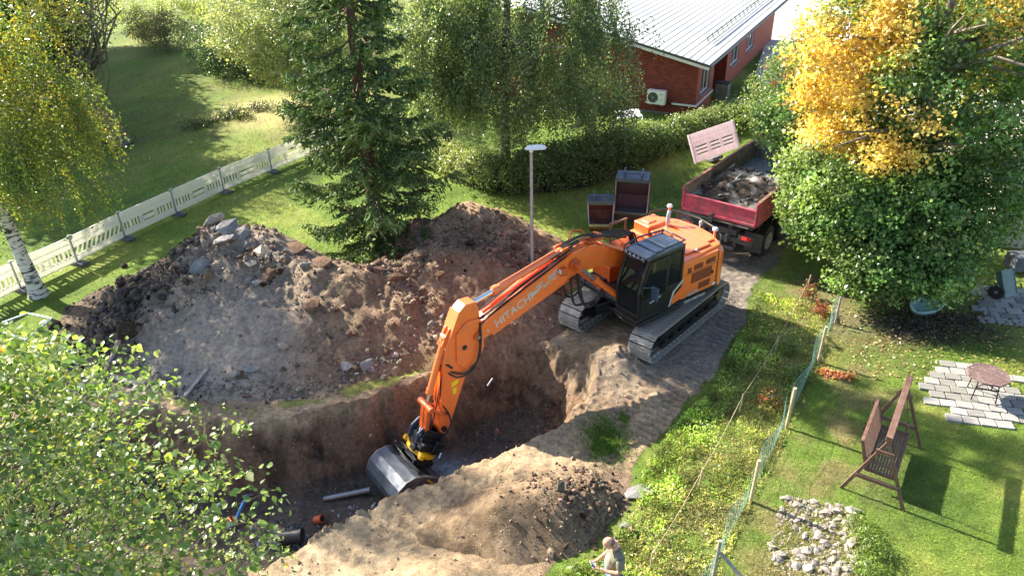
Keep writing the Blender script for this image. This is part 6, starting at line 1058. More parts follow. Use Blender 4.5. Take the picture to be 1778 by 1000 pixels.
# ================================================================ BARRIERS
def panel_mesh(Lp, diag=False, seed=0):
    b = MB(); t = .030; H0, S0, S1, H1 = .12, .33, .63, 1.02
    b.box((Lp/2, 0, (H0+S0)/2), (Lp, t, S0-H0)); b.box((Lp/2, 0, (S1+H1)/2), (Lp, t, H1-S1)); b.box((Lp/2, 0, H1+.015), (Lp*.94, t*1.5, .035)); b.box((Lp/2, 0, S0+.0), (Lp, t*1.3, .03)); b.box((Lp/2, 0, H0+.01), (Lp, t*1.4, .03)); b.box((Lp/2, 0, .82), (Lp*.96, t*1.16, .02))
    for k in range(11): b.box((.12+k*(Lp-.24)/10, 0, H1+.04), (.05, .03, .03)) if seed else None
    if diag:
        for k in range(10): x = .1+k*(Lp-.2)/9; b.bar((x-.08, 0, S0), (x+.08, 0, S1), .055, t*.96, (0, 1, 0))
    else:
        pos = []; x = 0; segs = [.06, .085, .055, .085, .09, .085, .055, .085, .055, .085, .09]   # bar, slot, bar ...
        left = []; x = 0
        for j, w_ in enumerate(segs):
            if j % 2 == 0: b.box((x+w_/2, 0, (S0+S1)/2), (w_, t*.96, S1-S0)); b.box((Lp-x-w_/2, 0, (S0+S1)/2), (w_, t*.96, S1-S0))
            x += w_
        a_, c_ = x, Lp-x; b.box(((a_+c_)/2, 0, (S0+S1)/2), (c_-a_, t*.96, (S1-S0)*.46)); b.box((a_+.03, 0, (S0+S1)/2), (.06, t*.96, S1-S0)); b.box((c_-.03, 0, (S0+S1)/2), (.06, t*.96, S1-S0))
    return b
def barrier(p0, p1, label, diag=False, m='plastic', foot=True):
    d = p1-p0; L_ = d.length; E_ = empty('road_barrier', p0, math.atan2(d.y, d.x), label, 'barrier', 'white plastic barrier panels along the lawn')
    b = panel_mesh(L_-.09, diag, 0); b.build('panel', M[m], E_, None, .004, bseg=1)
    part('post', E_, M['galv'], lambda b: (b.tube([(-.04, 0, .06), (-.04, 0, 1.12)], .030, 8), b.box((.04, 0, 1.07), (.05, .05, .05)), b.box((-.09, 0, 1.07), (.05, .05, .05))), 40)
    if foot: part('foot', E_, M['footgrey'], lambda b: (b.box((-.02, 0, .05), (.30, .70, .10)), b.box((-.02, 0, .11), (.12, .2, .04)), b.box((-.02, -.24, .11), (.08, .10, .03))), None, .02)
fp = [(-140, 585), (-45, 548), (40, 504), (138, 458), (220, 415), (309, 373), (391, 334), (474, 299), (548, 268), (620, 240)]
fp = [P(*q) for q in fp]; bl_ = ['far left, just inside the frame edge', 'behind the white birch trunk', 'with hanging birch twigs in front, second from the birch', 'with slanted slots, third from the birch', 'third from the spruce', 'second from the spruce along the row', 'next to the spruce, half in sunlight', 'whose right end disappears behind the spruce', 'hidden behind the spruce']
bl_ = ['white barrier panel at the left frame edge', 'white barrier panel left of the birch trunk', 'white barrier panel directly behind the birch trunk', 'white barrier panel with slanted slots under the hanging birch twigs', 'white barrier panel straight after the one with slanted slots', 'white barrier panel halfway along the row, in full shade', 'white barrier panel two before the spruce', 'white barrier panel whose sunlit end reaches the spruce boughs', 'white barrier panel behind the spruce boughs']
for k in range(9):
    q0, q1 = fp[k].copy(), fp[k+1].copy(); barrier(q0, q1, bl_[k], diag=(k == 3))
# pale pink barrier leaning on the hedge behind the truck
pb = empty('leaning_barrier', (0, 0, 0), 0, 'faded pink and white barrier panel propped up beside the truck box', 'barrier')
A_ = P(1207, 284, .25); B_ = P(1283, 262, .25); dx_ = (B_-A_).normalized(); dx_.z = .10; dx_.normalize(); ny_ = Vector((0, 0, 1)).cross(dx_).normalized(); upv = (Vector((-.02, 0, 1))+ny_*.45).normalized(); ny_ = upv.cross(dx_).normalized()
pb.matrix_world = Matrix(((dx_.x, ny_.x, upv.x, A_.x), (dx_.y, ny_.y, upv.y, A_.y), (dx_.z, ny_.z, upv.z, A_.z), (0, 0, 0, 1)))
LB = (B_-A_).length
def lbar(b):
    t = .05; rows = [(0, .30), (.36, .46), (.52, .62), (.68, 1.25)]
    for z0, z1 in rows: b.box((LB/2, 0, (z0+z1)/2), (LB, t, z1-z0))
    for z0, z1 in ((.30, .36), (.46, .52), (.62, .68)):
        for x0, x1 in ((0, .22), (LB*.34, LB*.40), (LB*.62, LB*.67), (LB-.22, LB)): b.box(((x0+x1)/2, 0, (z0+z1)/2), (x1-x0, t*.96, z1-z0))
    b.box((.03, 0, .62), (.06, .10, 1.27)); b.box((LB-.03, 0, .62), (.06, .10, 1.27))
part('panel', pb, M['pink'], lbar); [part('stud', pb, M['pinkdark'], lambda b: b.box((.2+.19*k, -.028, .86+.16*j), (.03, .012, .03))) for k in range(12) for j in range(2)]; part('support_foot', pb, M['footgrey'], lambda b: (b.box((1.3, .2, -.12), (.6, .5, .14)),), None, .02)
# ================================================================ STREET LAMP
lp = empty('street_lamp', (.65, 20.75, -.05), 0, 'slim grey street lamp with a white flat head beside the brown heap', 'lamp post')
part('pole', lp, M['galv'], lambda b: b.tube([(0, 0, 0), (0, 0, 1.0), (0, 0, 1.02), (0, 0, 4.62)], [.075, .07, .058, .045], 14), 40)
hd = part('lamp_head', lp, M['white'], lambda b: (b.tube([(0, 0, 4.60), (0, 0, 4.70)], .06, 12), b.add([(.33*math.cos(a_)*1.0+.14, .15*math.sin(a_), z_) for z_, s_ in ((4.70, 1),) for a_ in [2*math.pi*k/20 for k in range(20)]]+[(.26*math.cos(a_)+.14, .11*math.sin(a_), 4.77) for a_ in [2*math.pi*k/20 for k in range(20)]], [tuple(range(20))[::-1], tuple(range(20, 40))]+[(k, (k+1) % 20, 20+(k+1) % 20, 20+k) for k in range(20)])), 40); part('lens', hd, M['clear'], lambda b: b.box((.2, 0, 4.69), (.4, .2, .03)), bevel=.01)
hd.rotation_euler = (0, 0, .1)
# ================================================================ TRENCH FURNITURE
def pipe(name, pts, r, m, label, cat='pipe', hollow=False, n=14, rings=None):
    b = MB(); b.tube(pts, r, n)
    if hollow:
        d = (Vector(pts[-1])-Vector(pts[-2])).normalized(); e = Vector(pts[-1]); b.mi(1).tube([e-d*.02, e+d*.004], r*.82, n); b.mi(0).tube([e-d*.06, e+d*.002], r*1.12, n, False)
    o = b.build(name, [M[m], M['black']], None, 40); tag(o, label, cat); return o
def Pf(px, py, dz=.06, guess=-2.0):
    p = P(px, py, guess)
    for _ in range(4): g = float(ground_h(np.array([p.x]), np.array([p.y]))[0][0]); p = P(px, py, g+dz)
    return p
pipe('drain_pipe', [Pf(562, 866, .08), Pf(642, 850, .16)], .075, 'steel', 'long grey pipe length lying on the trench floor left of the bucket', hollow=True)
a_, b_ = Pf(548, 902, .1), Pf(557, 907, .16); d_p = Vector((.5, -.15, .25)).normalized(); pipe('drain_pipe_end', [a_, a_+d_p*.10, a_+d_p*.22], .095, 'orangepl', 'short orange pipe socket standing on the trench floor', hollow=True)
a_ = Pf(495, 934, .14); pipe('culvert_pipe', [a_+Vector((-.15, 0, 0)), a_+Vector((.42, .02, .06))], .17, 'blackpl', 'short black culvert pipe with open end at the near trench bank', hollow=True, n=20)
pipe('drain_pipe', [Pf(352, 893, .12), Pf(412, 858, .2)], .055, 'greypl', 'grey pipe beside the blue one under the birch leaves')
pipe('water_pipe', [Pf(430, 858, .45), Pf(419, 880, .25), Pf(408, 905, .12), Pf(398, 915, .1)], .04, 'bluepl', 'bent blue water pipe partly hidden by the foreground birch'); pipe('pipe_coupling', [Pf(398, 900, .12), Pf(404, 907, .12)], .07, 'lampred', 'small red coupling beside the blue pipe', 'coupling')
cb_ = [Pf(428, 858, .45), Pf(450, 857, .12), Pf(475, 852, .06), Pf(497, 838, .05), Pf(512, 815, .06), Pf(524, 796, .06), Pf(534, 788, .02)]; pts_ = []
for k in range(len(cb_)-1): pts_ += [cb_[k].lerp(cb_[k+1], t_/4) for t_ in range(4)]
pipe('cable', [q_+Vector((0, -.05, .03)) for q_ in pts_+[cb_[-1]]], .018, 'cable', 'pale thin cable curving up the far trench wall', 'cable', n=6)
p_ = P(852, 663, -.25); pipe('pipe_stub', [p_+Vector((-.09, -.12, -.04)), p_+Vector((.05, .13, .02))], .022, 'greypl', 'short pale pipe stub sticking out of the far trench wall', 'pipe')
# board, roots, posts at the left foot of the heap
def plank(px0, py0, px1, py1, wd, th, label, m='woodg', z=.12, name='plank'):
    a_ = P(px0, py0, z); b_ = P(px1, py1, z); a_.z = top1(a_.x, a_.y)+.05; b_.z = top1(b_.x, b_.y)+.06; mid = (a_+b_)/2; mid.z = max(mid.z, top1(mid.x, mid.y)+.05); dz = mid.z-(a_.z+b_.z)/2; a_.z += dz; b_.z += dz; o = MB().bar(a_, b_, wd, th).build(name, M[m], None, None, .008); tag(o, label, 'plank'); return o
plank(176, 648, 250, 666, .16, .05, 'long grey board lying at the foot of the heap'); plank(190, 684, 246, 668, .10, .05, 'short grey board below the long one at the heap foot'); plank(312, 660, 360, 630, .10, .05, 'thin board half buried in the sandy slope of the heap', 'woodg', .5)
plank(30, 655, 105, 690, .14, .04, 'brown board under the leaves beside the bare roots'); plank(75, 672, 130, 700, .12, .05, 'brown board next to the bare roots', 'woodp')
def roots(pxs, r, label, z=.15):
    pts = []
    for (px, py) in pxs: q = P(px, py, z); q.z = top1(q.x, q.y)+.09+random.uniform(0, .08); pts.append(q)
    out = []
    for k in range(len(pts)-1): out += [pts[k].lerp(pts[k+1], t_/3)+Vector((random.uniform(-.02, .02), random.uniform(-.02, .02), .03*math.sin(t_))) for t_ in range(3)]
    out.append(pts[-1]); n_ = len(out); b = MB(); b.tube(out, [r*(1-.7*k/n_)*random.uniform(.85, 1.15) for k in range(n_)], 8); o = b.build('bare_root', M['root'], None, 60); tag(o, label, 'root')
roots([(215, 615), (195, 630), (182, 645), (176, 662)], .07, 'curved pale root reaching up beside the long board'); roots([(180, 660), (160, 664), (140, 668), (128, 664), (118, 668)], .08, 'thick bent pale root lying left of the long board'); roots([(150, 676), (140, 668), (130, 672), (95, 678)], .06, 'forked pale root nearest the birch leaves'); roots([(133, 682), (112, 674), (90, 682)], .05, 'straight pale root under the bent one')
# pale metal A-frame left
tf = empty('steel_trestle', P(60, 560), 0, 'pale steel trestle lying on the grass below the birch', 'trestle'); q_ = [P(48, 544, .4), P(90, 553, .45), P(45, 590, .1), P(0, 575, .1), P(4, 560, .3)]
for i_, (a_, b_) in enumerate(((0, 1), (1, 2), (0, 4), (2, 3))): part('tube', tf, M['galv'], lambda b: b.tube([q_[a_]-tf.location, q_[b_]-tf.location], .03, 8), 40)
for px, py, s, lb in ((93, 566, .24, 'dark clod of soil on the grass near the trestle'), (115, 602, .22, 'square dark block on the grass between birch and heap'), (120, 575, .12, 'small clod beside the trestle'), (215, 463, .14, 'lone clod on the grass above the dark clods')):
    p_ = P(px, py); o = link('soil_clod', ROCKS['clodd'][1], None, (p_.x, p_.y, top1(p_.x, p_.y)+s*.4)); o.scale = (s, s, s); tag(o, lb, 'clod')
for px, py, sx, lb in ((1108, 856, .3, 'pale flat stone on the grass at the foot of the brown mound'), (1085, 912, .12, 'small round stone between mound and man')):
    p_ = P(px, py); o = link('flat_stone', ROCKS['concrete'][2], None, (p_.x, p_.y, top1(p_.x, p_.y)+.03)); o.scale = (sx*.8, sx*1.3, sx*.35); tag(o, lb, 'stone')
# ================================================================ GARDEN FENCE
def gp(px, py): q = P(px, py); return Vector((q.x, q.y, top1(q.x, q.y)))
NP = [(1420, 628, 1.12, 'wooden net post nearest the orange plants'), (1365, 742, 1.18, 'tall wooden net post level with the garden swing'), (1303, 870, 1.15, 'wooden net post just left of the stone bed'), (1238, 1002, 1.0, 'dark net post with a diagonal stay at the bottom edge')]
nf = empty('net_fence', gp(1365, 742), 0, 'thin green net fence on wooden posts between weeds and lawn', 'fence'); bs = nf.location.copy()
for px, py, h_, lb in NP:
    g = gp(px, py)-bs; b = MB(); b.tube([g+Vector((0, 0, -.1)), g+Vector((.03, .02, h_))], .038 if py != 1002 else .035, 10); o = b.build('post', M['woodp'] if py != 1002 else M['woodg'], nf, 40); o['label'] = lb
g = gp(1238, 1002)-bs; part('stay', nf, M['woodg'], lambda b: b.bar(g+Vector((.06, 0, .7)), g+Vector((.75, -.55, .05)), .05, .05))
g = gp(1450, 560)-bs; part('post', nf, M['woodg'], lambda b: b.tube([g, g+Vector((0, 0, .9))], .035, 8), 40)
np_ = [gp(1450, 560), gp(1420, 628), gp(1365, 742), gp(1303, 870), gp(1238, 1002), gp(1238, 1002)+Vector((-.9, -1.6, 0))]
nb = MB(); 
for k in range(len(np_)-1):
    a_, b_ = np_[k]-bs, np_[k+1]-bs; L_ = (b_-a_).length; hN = .85; sag = lambda t_: -.10*math.sin(math.pi*t_)
    nrm_ = (b_-a_).normalized().cross(Vector((0, 0, 1)))*.06
    off_ = lambda t_, z_: a_.lerp(b_, t_)+nrm_*(1+1.2*math.sin(t_*9+k)*z_)+Vector((0, 0, .03+(z_*hN)*(1+sag(t_)*1.3)))
    m_ = int(L_/.13)
    for i_ in range(m_): nb.tube([off_(i_/m_, z_) for z_ in (0, .5, 1)], .0021, 3, False)
    for j in range(8): nb.tube([off_(t_/8, j/7) for t_ in range(9)], .0026 if j not in (0, 7) else .005, 3, False)
o = nb.build('net', M['net'], nf); o['kind'] = 'stuff'
sf = empty('string_fence', gp(1283, 718), 0, 'low string line on thin stakes along the weed strip', 'fence'); bs2 = sf.location.copy()
SP = [(1402, 500, .5), (1345, 612, .55), (1283, 718, .62), (1214, 842, .5), (1128, 990, .5)]
for px, py, h_ in SP: g = gp(px, py)-bs2; part('stake', sf, M['woodp'], lambda b: b.tube([g+Vector((0, 0, -.05)), g+Vector((.03, .01, h_))], .017, 6), 40)
for k in range(4):
    a_ = gp(SP[k][0], SP[k][1])-bs2+Vector((.03, .01, SP[k][2]-.04)); b_ = gp(SP[k+1][0], SP[k+1][1])-bs2+Vector((.03, .01, SP[k+1][2]-.04)); part('string', sf, M['woodp'], lambda b: b.tube([a_.lerp(b_, t_/6)+Vector((0, 0, -.10*math.sin(math.pi*t_/6))) for t_ in range(7)], .006, 4, False))
# ================================================================ SWING
c_sw = (P(1462, 850)+P(1565, 880)+P(1500, 745)+P(1596, 778))/4; SWc = Vector((8.16, 12.35, 0)); ax_ = math.atan2(13.31-11.47, 8.78-7.53)
sw = empty('garden_swing', (8.16, 12.38, .0), ax_, 'brown wooden garden swing seat hanging from its A-frame on the lawn', 'swing')
# local x along the beam, y across
LX_ = 1.12
for s_ in (-1, 1):
    fr_ = part('side_frame', sw, M['woodd'], lambda b: (b.bar((s_*LX_, -.62, 0), (s_*LX_*.98, .04, 1.66), .07, .045, (1, 0, 0)), b.bar((s_*LX_, .62, 0), (s_*LX_*.98, -.04, 1.66), .07, .045, (1, 0, 0)), b.bar((s_*LX_, -.42, .50), (s_*LX_, .42, .50), .05, .09), b.bar((s_*LX_, -.17, 1.28), (s_*LX_, .17, 1.28), .05, .10)), None, .006)
part('beam', sw, M['woodd'], lambda b: b.bar((-1.22, 0, 1.72), (1.22, 0, 1.72), .13, .12), None, .01)
def sl2(k, n_, a_, b_): return [a_[i_]+(b_[i_]-a_[i_])*k/(n_-1) for i_ in range(3)]
sr = empty('seat', (0, 0, 0)); sr.parent = sw
for k in range(9): y, z = -.25+.06*k, .50+.012*k*.2; link('seat_slat', MB().box((0, 0, 0), (1.62, .05, .022)).mesh('seat_slat', M['woodd']), sr, (0, y, z+.0*k))
for k in range(9): y, z = .27+.022*k, .54+.072*k; o = link('back_slat', MB().box((0, 0, 0), (1.62, .05, .022)).mesh('back_slat', M['woodd']), sr, (0, y, z)); o.rotation_euler = (R(72), 0, 0)
part('seat_frame', sw, M['woodd'], lambda b: (b.bar((-.82, -.30, .48), (-.82, .30, .48), .05, .06), b.bar((.82, -.30, .48), (.82, .30, .48), .05, .06), b.bar((-.82, .27, .48), (-.82, .47, 1.16), .05, .06), b.bar((.82, .27, .48), (.82, .47, 1.16), .05, .06), b.bar((-.85, -.30, .49), (.85, -.30, .49), .06, .07), b.bar((-.85, .47, 1.17), (.85, .47, 1.17), .07, .06), b.bar((-.82, -.26, .72), (-.82, .34, .74), .06, .03), b.bar((.82, -.26, .72), (.82, .34, .74), .06, .03), b.bar((-.82, -.24, .5), (-.82, -.24, .72), .04, .04), b.bar((.82, -.24, .5), (.82, -.24, .72), .04, .04)), None, .006)
for s_ in (-1, 1):
    for y in (-.24, .33): part('rope', sw, M['rubber'], lambda b: b.tube([(s_*.84, y, .74), (s_*.88, 0, 1.66)], .008, 5, False))
# ================================================================ TABLE, PAVERS, TUB, STONES
def paver_patch(name, o_, rz, cells, size, label):
    E_ = empty(name, o_, rz, label, 'paving'); E_['kind'] = 'structure'; mes = [MB().box((0, 0, 0), (size[0]-.02, size[1]-.02, .06)).mesh('paver', M[q_]) for q_ in ('paver', 'paver', 'paver2', 'paver3')]
    for (i_, j) in cells:
        sh_ = (.5*size[0] if j % 2 else 0); x, y = i_*size[0]+sh_, j*size[1]; wp = Matrix.Rotation(rz, 3, 'Z') @ Vector((x, y, 0))+Vector(o_); me = random.choice(mes); o = link('paver', me, E_, (x, y, top1(wp.x, wp.y)-o_[2]+.02+random.uniform(-.008, .014))); o.rotation_euler = (random.uniform(-.025, .025), random.uniform(-.025, .025), random.uniform(-.06, .06)); o.scale = (random.uniform(.93, 1.0), random.uniform(.92, 1.0), 1)
    return E_
cells = [(i_, j) for i_ in range(-1, 6) for j in range(0, 9)]; cells = [c for c in cells if not ((c[0] > 3 and c[1] < 1) or (c[0] < 0 and c[1] > 5) or (c[1] > 7 and (c[0] < 1 or c[0] > 3)) or (c[0] > 4 and c[1] in (6, 5)) or (c[0] < 0 and c[1] < 2) or (c[0] == 5 and c[1] < 3 and c[1] > 0))]
o0 = P(1655, 728); pj = rng.uniform((-.3, 0), (2.2, 2.6), (2600, 2)); cj, sj = math.cos(R(-15)), math.sin(R(-15)); blades('grass', o0.x+pj[:, 0]*cj-pj[:, 1]*sj, o0.y+pj[:, 0]*sj+pj[:, 1]*cj, rng.uniform(.03, .06, 2600), np.full(2600, .006), tones(2600, (.13, .18, .04)), .5); paver_patch('garden_paving', (o0.x, o0.y, 0), R(-15), cells, (.37, .29), 'pale concrete slabs laid in the lawn under the garden table')
cells = [(i_, j) for i_ in range(0, 7) for j in range(0, 7) if not (i_ == 0 and j in (4, 6))]; o0 = P(1712, 556); paver_patch('shed_paving', (o0.x, o0.y, 0), R(-14), cells, (.46, .32), 'worn grey slabs in the shade beside the shed')
tc_ = P(1702, 690); tb = empty('garden_table', (tc_.x, tc_.y, top1(tc_.x, tc_.y)+.05), R(-20), 'eight-sided reddish brown wooden table standing on the slabs', 'table')
oct_ = [(.60*math.cos(R(22.5+45*k)), .60*math.sin(R(22.5+45*k))) for k in range(8)]
tt_ = part('table_top', tb, M['woodt'], lambda b: b.prism([(x*.995, y*.995) for x, y in oct_], .70, .715, AXY))
for k in range(9):
    y0_, y1_ = -.555+.1235*k+.004, -.555+.1235*(k+1)-.004
    def wAt(y): y = abs(y); return .554 if y < .2296 else .554-(y-.2296)
    part('plank', tt_, M['woodt'], lambda b: b.prism([(-wAt(y0_), y0_), (wAt(y0_), y0_), (wAt(y1_), y1_), (-wAt(y1_), y1_)], .716, .735, AXY))
tb.scale = (.78, .78, .88)
part('parasol_hole', tt_, M['black'], lambda b: b.tube([(0, 0, .7352), (0, 0, .7365)], .025, 10)); part('rim', tt_, M['woodt'], lambda b: [b.bar((*oct_[k], .718), (*oct_[(k+1) % 8], .718), .05, .05) for k in range(8)])
for x, y in ((-.3, -.3), (.3, -.3), (.3, .3), (-.3, .3)): part('leg', tb, M['black'], lambda b: b.tube([(x*1.15, y*1.15, 0), (x*.95, y*.95, .70)], .02, 8), 40)
part('leg_brace', tb, M['black'], lambda b: (b.bar((-.33, -.33, .42), (.33, -.33, .42), .025, .025), b.bar((-.33, .33, .42), (.33, .33, .42), .025, .025), b.bar((-.33, -.33, .42), (.33, .33, .42), .02, .02), b.bar((.33, -.33, .42), (-.33, .33, .42), .02, .02)))
tu = P(1606, 530, .2); b = MB(); n_ = 22
for i_, (z_, s_) in enumerate(((0, .26), (.1, .36), (.24, .43), (.34, .46), (.35, .42), (.15, .34))): b.v += [Vector((s_*math.cos(2*math.pi*k/n_)*1.15, s_*.75*math.sin(2*math.pi*k/n_), z_+.03*math.sin(6*math.pi*k/n_)*(z_ > .2))) for k in range(n_)]
for i_ in range(5): b.f += [[i_*n_+k, i_*n_+(k+1) % n_, (i_+1)*n_+(k+1) % n_, (i_+1)*n_+k] for k in range(n_)]; b.m += [0]*n_
b.f.append(list(range(n_))[::-1]); b.f.append(list(range(5*n_, 6*n_))); b.m += [0, 0]
o = b.build('garden_tub', M['turq'], None, 50); o.location = (tu.x, tu.y, .02); o.rotation_euler = (R(18), R(-8), .2); tag(o, 'pale turquoise plastic tub in the dark leaves under the maple', 'tub')
# grey green folding sheet and wheelbarrow beside the shed
q_ = P(1748, 500, .3); sh2 = empty('tipped_wheelbarrow', (q_.x, q_.y, .05), R(20), 'grey green wheelbarrow tipped up on the worn slabs', 'wheelbarrow'); part('tray', sh2, M['teal'], lambda b: (b.box((0, 0, .42), (.5, .05, .85), (R(-28), 0, 0)), b.box((-.25, .06, .42), (.03, .2, .8), (R(-28), 0, 0)), b.box((.25, .06, .42), (.03, .2, .8), (R(-28), 0, 0))), None, .01); whp = part('wheel', sh2, M['rubber'], lambda b: b.tube([(-.50, -.05, .24), (-.40, -.02, .24)], .22, 20), 40); part('hub', whp, M['galv'], lambda b: b.tube([(-.52, -.055, .24), (-.38, -.015, .24)], .05, 10), 40); part('handle', sh2, M['galv'], lambda b: (b.tube([(.2, .1, .7), (.5, .5, .35), (.9, .8, .3)], .018, 6),), 40)
b = MB(); b.box((0, 0, .35), (.9, .6, .5)); q_ = P(1772, 470); o = b.build('storage_box', M['footgrey'], None, None, .03); o.location = (q_.x, q_.y, .0); tag(o, 'dark box standing beside the tipped wheelbarrow', 'box')
# stone bed
SB = [(5.75, 11.6), (7.1, 11.15), (7.0, 10.2), (6.6, 9.2), (4.6, 9.2), (5.0, 10.3)]
bed = empty('stone_bed', (5.9, 10.4, 0), 0, 'rectangular bed filled with pale stones in the lawn', 'stone bed'); n = 0
pts = poly_pts(290, SB, lambda x, y: fbm(x, y, 1.0, 3, 400)+.25*rng.random(len(x)) > -.1)
for (x, y) in pts:
    s = min(.13, random.gammavariate(4, .013)+.015); o = link('stone', random.choice(ROCKS['stone']), bed, (x-5.9, y-10.4, top1(x, y)+s*.35)); o.scale = (s, s*random.uniform(.7, 1.1), s*.8); o.rotation_euler = (random.uniform(-.5, .5), random.uniform(-.5, .5), random.uniform(0, 6.3))
pts = poly_pts(900, SB); rubble('small_stones', pts, rng.uniform(.015, .04, len(pts)), tones(len(pts), (.36, .33, .30), .25)); 
pts = poly_pts(7000, SB); blades('dry_grass', pts[:, 0], pts[:, 1], rng.uniform(.04, .13, len(pts)), np.full(len(pts), .005), tones(len(pts), (.36, .33, .16), .3), .7)
0 and part('edging_board', bed, M['woodg'], lambda b: (b.bar((5.75-5.9, 11.6-10.4, .04), (5.0-5.9, 10.3-10.4, .04), .02, .05), b.bar((5.0-5.9, 10.3-10.4, .04), (4.6-5.9, 9.2-10.4, .02), .02, .05)))
# small dark things under the birch near the house
for x, y, lb in ((-2.7, 33.6, 'dark garden chair in the shade behind the light hedge'),):
    E_ = empty('garden_chair', (x, y, 0), .6, lb, 'chair'); part('seat', E_, M['frame'], lambda b: b.box((0, 0, .42), (.5, .5, .04)), bevel=.01); part('backrest', E_, M['frame'], lambda b: b.box((0, .26, .72), (.5, .04, .5)), bevel=.01); [part('leg', E_, M['galv'], lambda b: b.bar((x_, y_, 0), (x_, y_, .42), .03, .03)) for x_ in (-.22, .22) for y_ in (-.22, .22)]
# ================================================================ THE MAN AT THE BOTTOM
def skin_body(name, verts, edges, radii, root, m, parent, sub=2):
    me = bpy.data.meshes.new(name); me.from_pydata([Vector(v) for v in verts], edges, []); me.materials.append(m); o = link(name, me, parent)
    sk = o.modifiers.new('skin', 'SKIN'); sk.use_smooth_shade = True; lay = me.skin_vertices[0] if me.skin_vertices else None
    if lay is None: 
        import bmesh
        bm = bmesh.new(); bm.from_mesh(me); bm.verts.layers.skin.verify(); bm.to_mesh(me); bm.free(); lay = me.skin_vertices[0]
    for i, r in enumerate(radii):
        r = r if isinstance(r, tuple) else (r, r); lay.data[i].radius = r; lay.data[i].use_root = (i == root)
    s = o.modifiers.new('sub', 'SUBSURF'); s.levels = sub; s.render_levels = sub; return o
mp0 = P(1066, 985, 1.0); PE = empty('person', (mp0.x, mp0.y, top1(mp0.x, mp0.y)), R(192), 'man in olive t-shirt and blue jeans looking down at a controller in his hands', 'person')
# local: x forward, y left, z up; standing, back a little rounded, head bowed
V_, E_l, Rr = [], [], []
def chain(prev, pts):
    for p, r in pts:
        V_.append(p); Rr.append(r); i_ = len(V_)-1
        if prev is not None: E_l.append((prev, i_))
        prev = i_
    return prev
chain(None, [((0, 0, .97), (.12, .10))]); pel = 0
ch = chain(pel, [((-.02, 0, 1.12), (.12, .10)), ((-.03, 0, 1.28), (.12, .10)), ((-.04, 0, 1.40), (.11, .09))]); nk = chain(ch, [((.0, 0, 1.51), .058), ((.06, 0, 1.57), .052)])
for s in (1, -1):
    chain(pel, [((0, s*.095, .86), .10), ((.02, s*.115, .5), .068), ((-.01, s*.12, .12), .045), ((.0, s*.12, .06), .05), ((.14, s*.13, .045), .04)])
    sh_ = chain(ch, [((-.02, s*.17, 1.41), .05), ((-.02, s*.235, 1.28), .048), ((.02, s*.25, 1.15), .045), ((.18, s*.17, 1.14), .038), ((.30, s*.085, 1.17), .028)])
body = skin_body('body', V_, E_l, Rr, 0, M['skin'], PE)
# clothes: shirt and jeans as slightly larger skins over the body
V_, E_l, Rr = [], [], []
chain(None, [((0, 0, .90), (.15, .185))]); ch = chain(0, [((.0, 0, 1.10), (.165, .20)), ((-.02, 0, 1.27), (.16, .205)), ((-.04, 0, 1.42), (.13, .19))]); chain(ch, [((-.01, 0, 1.515), .075)])
for s in (1, -1): chain(ch, [((-.02, s*.19, 1.43), .092), ((-.02, s*.24, 1.31), .082), ((-.01, s*.25, 1.22), .078)])
skin_body('shirt', V_, E_l, Rr, 0, M['shirt'], PE)
V_, E_l, Rr = [], [], []; chain(None, [((0, 0, .92), (.13, .16))])
for s in (1, -1): chain(0, [((0, s*.095, .86), .125), ((.02, s*.115, .5), .088), ((-.01, s*.12, .10), .068)])
skin_body('jeans', V_, E_l, Rr, 0, M['jeans'], PE)
for s in (1, -1): part('shoe', PE, M['shoe'], lambda b: (b.ball((.07, s*.125, .045), (.16, .055, .05), 12, 8), b.ball((-.02, s*.122, .07), (.07, .05, .07), 10, 6)), 60)
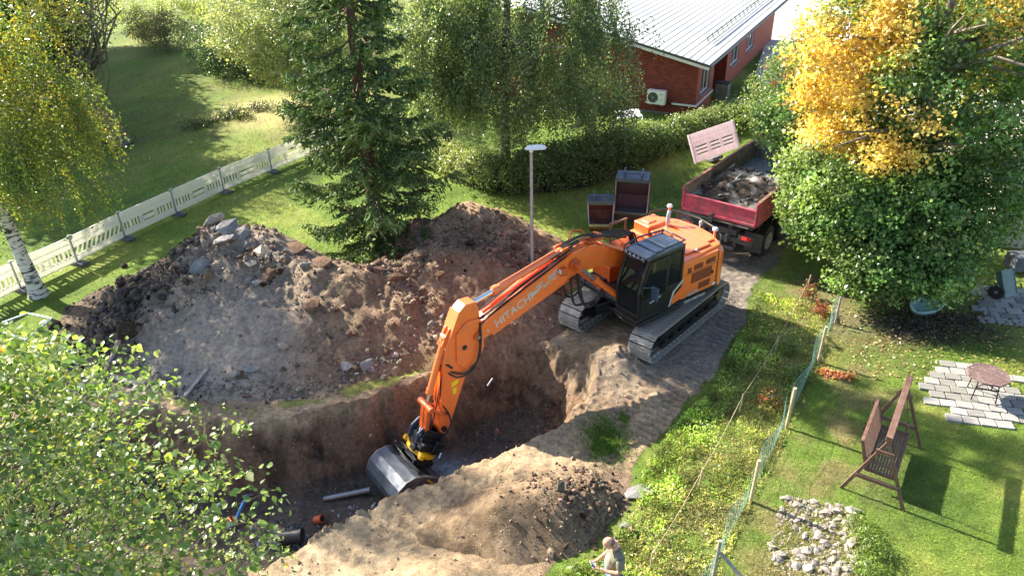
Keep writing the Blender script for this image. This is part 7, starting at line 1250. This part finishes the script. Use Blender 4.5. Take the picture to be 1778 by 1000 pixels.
# head
hb = MB(); hb.T = Matrix.Translation((.13, 0, 1.665)) @ Matrix.Rotation(R(38), 4, 'Y'); 
hd_ = empty('head', (0, 0, 0)); hd_.parent = PE
def hp_(name, m, fn, sm=60): b = MB(); b.T = hb.T.copy(); fn(b); return b.build(name, m, hd_, sm)
hp_('skull', M['skin'], lambda b: (b.ball((-.01, 0, .02), (.098, .078, .105), 20, 14), b.ball((.03, 0, -.055), (.062, .058, .068), 14, 10), b.ball((.095, 0, -.02), (.022, .014, .026), 8, 6), b.ball((.0, .078, -.01), (.018, .01, .030), 8, 6), b.ball((.0, -.078, -.01), (.018, .01, .030), 8, 6), b.ball((.075, .0, .03), (.02, .05, .012), 8, 6), b.tube([(-.03, 0, -.05), (-.09, 0, -.14)], .058, 12)))
hp_('stubble_hair', M['hair'], lambda b: b.ball((-.028, 0, .0), (.090, .0815, .088), 20, 12)); hp_('eye', M['clear'], lambda b: b.ball((.083, .030, .008), (.010, .012, .008), 8, 6)); hp_('eye', M['clear'], lambda b: b.ball((.083, -.030, .008), (.010, .012, .008), 8, 6)); hp_('eyebrow', M['hair'], lambda b: (b.ball((.088, .032, .03), (.008, .02, .005), 8, 4), b.ball((.088, -.032, .03), (.008, .02, .005), 8, 4))); hp_('mouth', mat('lips', (.35, .12, .10), .5), lambda b: b.ball((.084, 0, -.065), (.010, .024, .006), 10, 6)); hp_('beard', M['hair'], lambda b: b.ball((.045, 0, -.098), (.040, .042, .026), 12, 8))
# hands with fingers round the controller
for s in (1, -1):
    V_, E_l, Rr = [], [], []; w0 = Vector((.30, s*.085, 1.17)); pl = Vector((.365, s*.07, 1.18)); chain(None, [(tuple(w0), (.026, .02)), (tuple(pl), (.036, .018))])
    for k in range(4):
        f0 = pl+Vector((.012-.006*k, s*(.022-.0), .018-.014*k)); chain(1, [(tuple(f0+Vector((.012, s*.004, 0))), .0095), (tuple(f0+Vector((.035-.003*abs(k-1), -s*.012, 0))), .0085), (tuple(f0+Vector((.034-.003*abs(k-1), -s*.036, 0))), .0075)])
    chain(0, [(tuple(w0+Vector((.03, -s*.018, .022))), .012), (tuple(w0+Vector((.06, -s*.035, .032))), .010), (tuple(w0+Vector((.085, -s*.045, .030))), .008)])
    skin_body('hand', V_, E_l, Rr, 0, M['skin'], PE, 1)
ct = empty('remote_controller', PE.matrix_basis @ Vector((0, 0, 0)) if False else (0, 0, 0)); ct.matrix_world = Matrix.Translation(PE.location) @ Matrix.Rotation(R(192), 4, 'Z') @ Matrix.Translation((.385, 0, 1.185)); tag(ct, 'small grey remote controller held in the standing man\'s hands', 'controller')
part('body', ct, M['greypl'], lambda b: b.box((0, 0, 0), (.08, .15, .03)), bevel=.01); part('stick', ct, M['black'], lambda b: b.tube([(0, .04, .015), (0, .04, .035)], .006, 6)); part('stick', ct, M['black'], lambda b: b.tube([(0, -.04, .015), (0, -.04, .035)], .006, 6)); part('screen', ct, M['black'], lambda b: b.box((.045, 0, .045), (.012, .12, .07), (0, .5, 0)), bevel=.004)
part('shirt_print', PE, M['shirtf'], lambda b: b.ball((.085, .01, 1.20), (.095, .12, .19), 16, 12), 60, lab='pale beige front of the shirt')
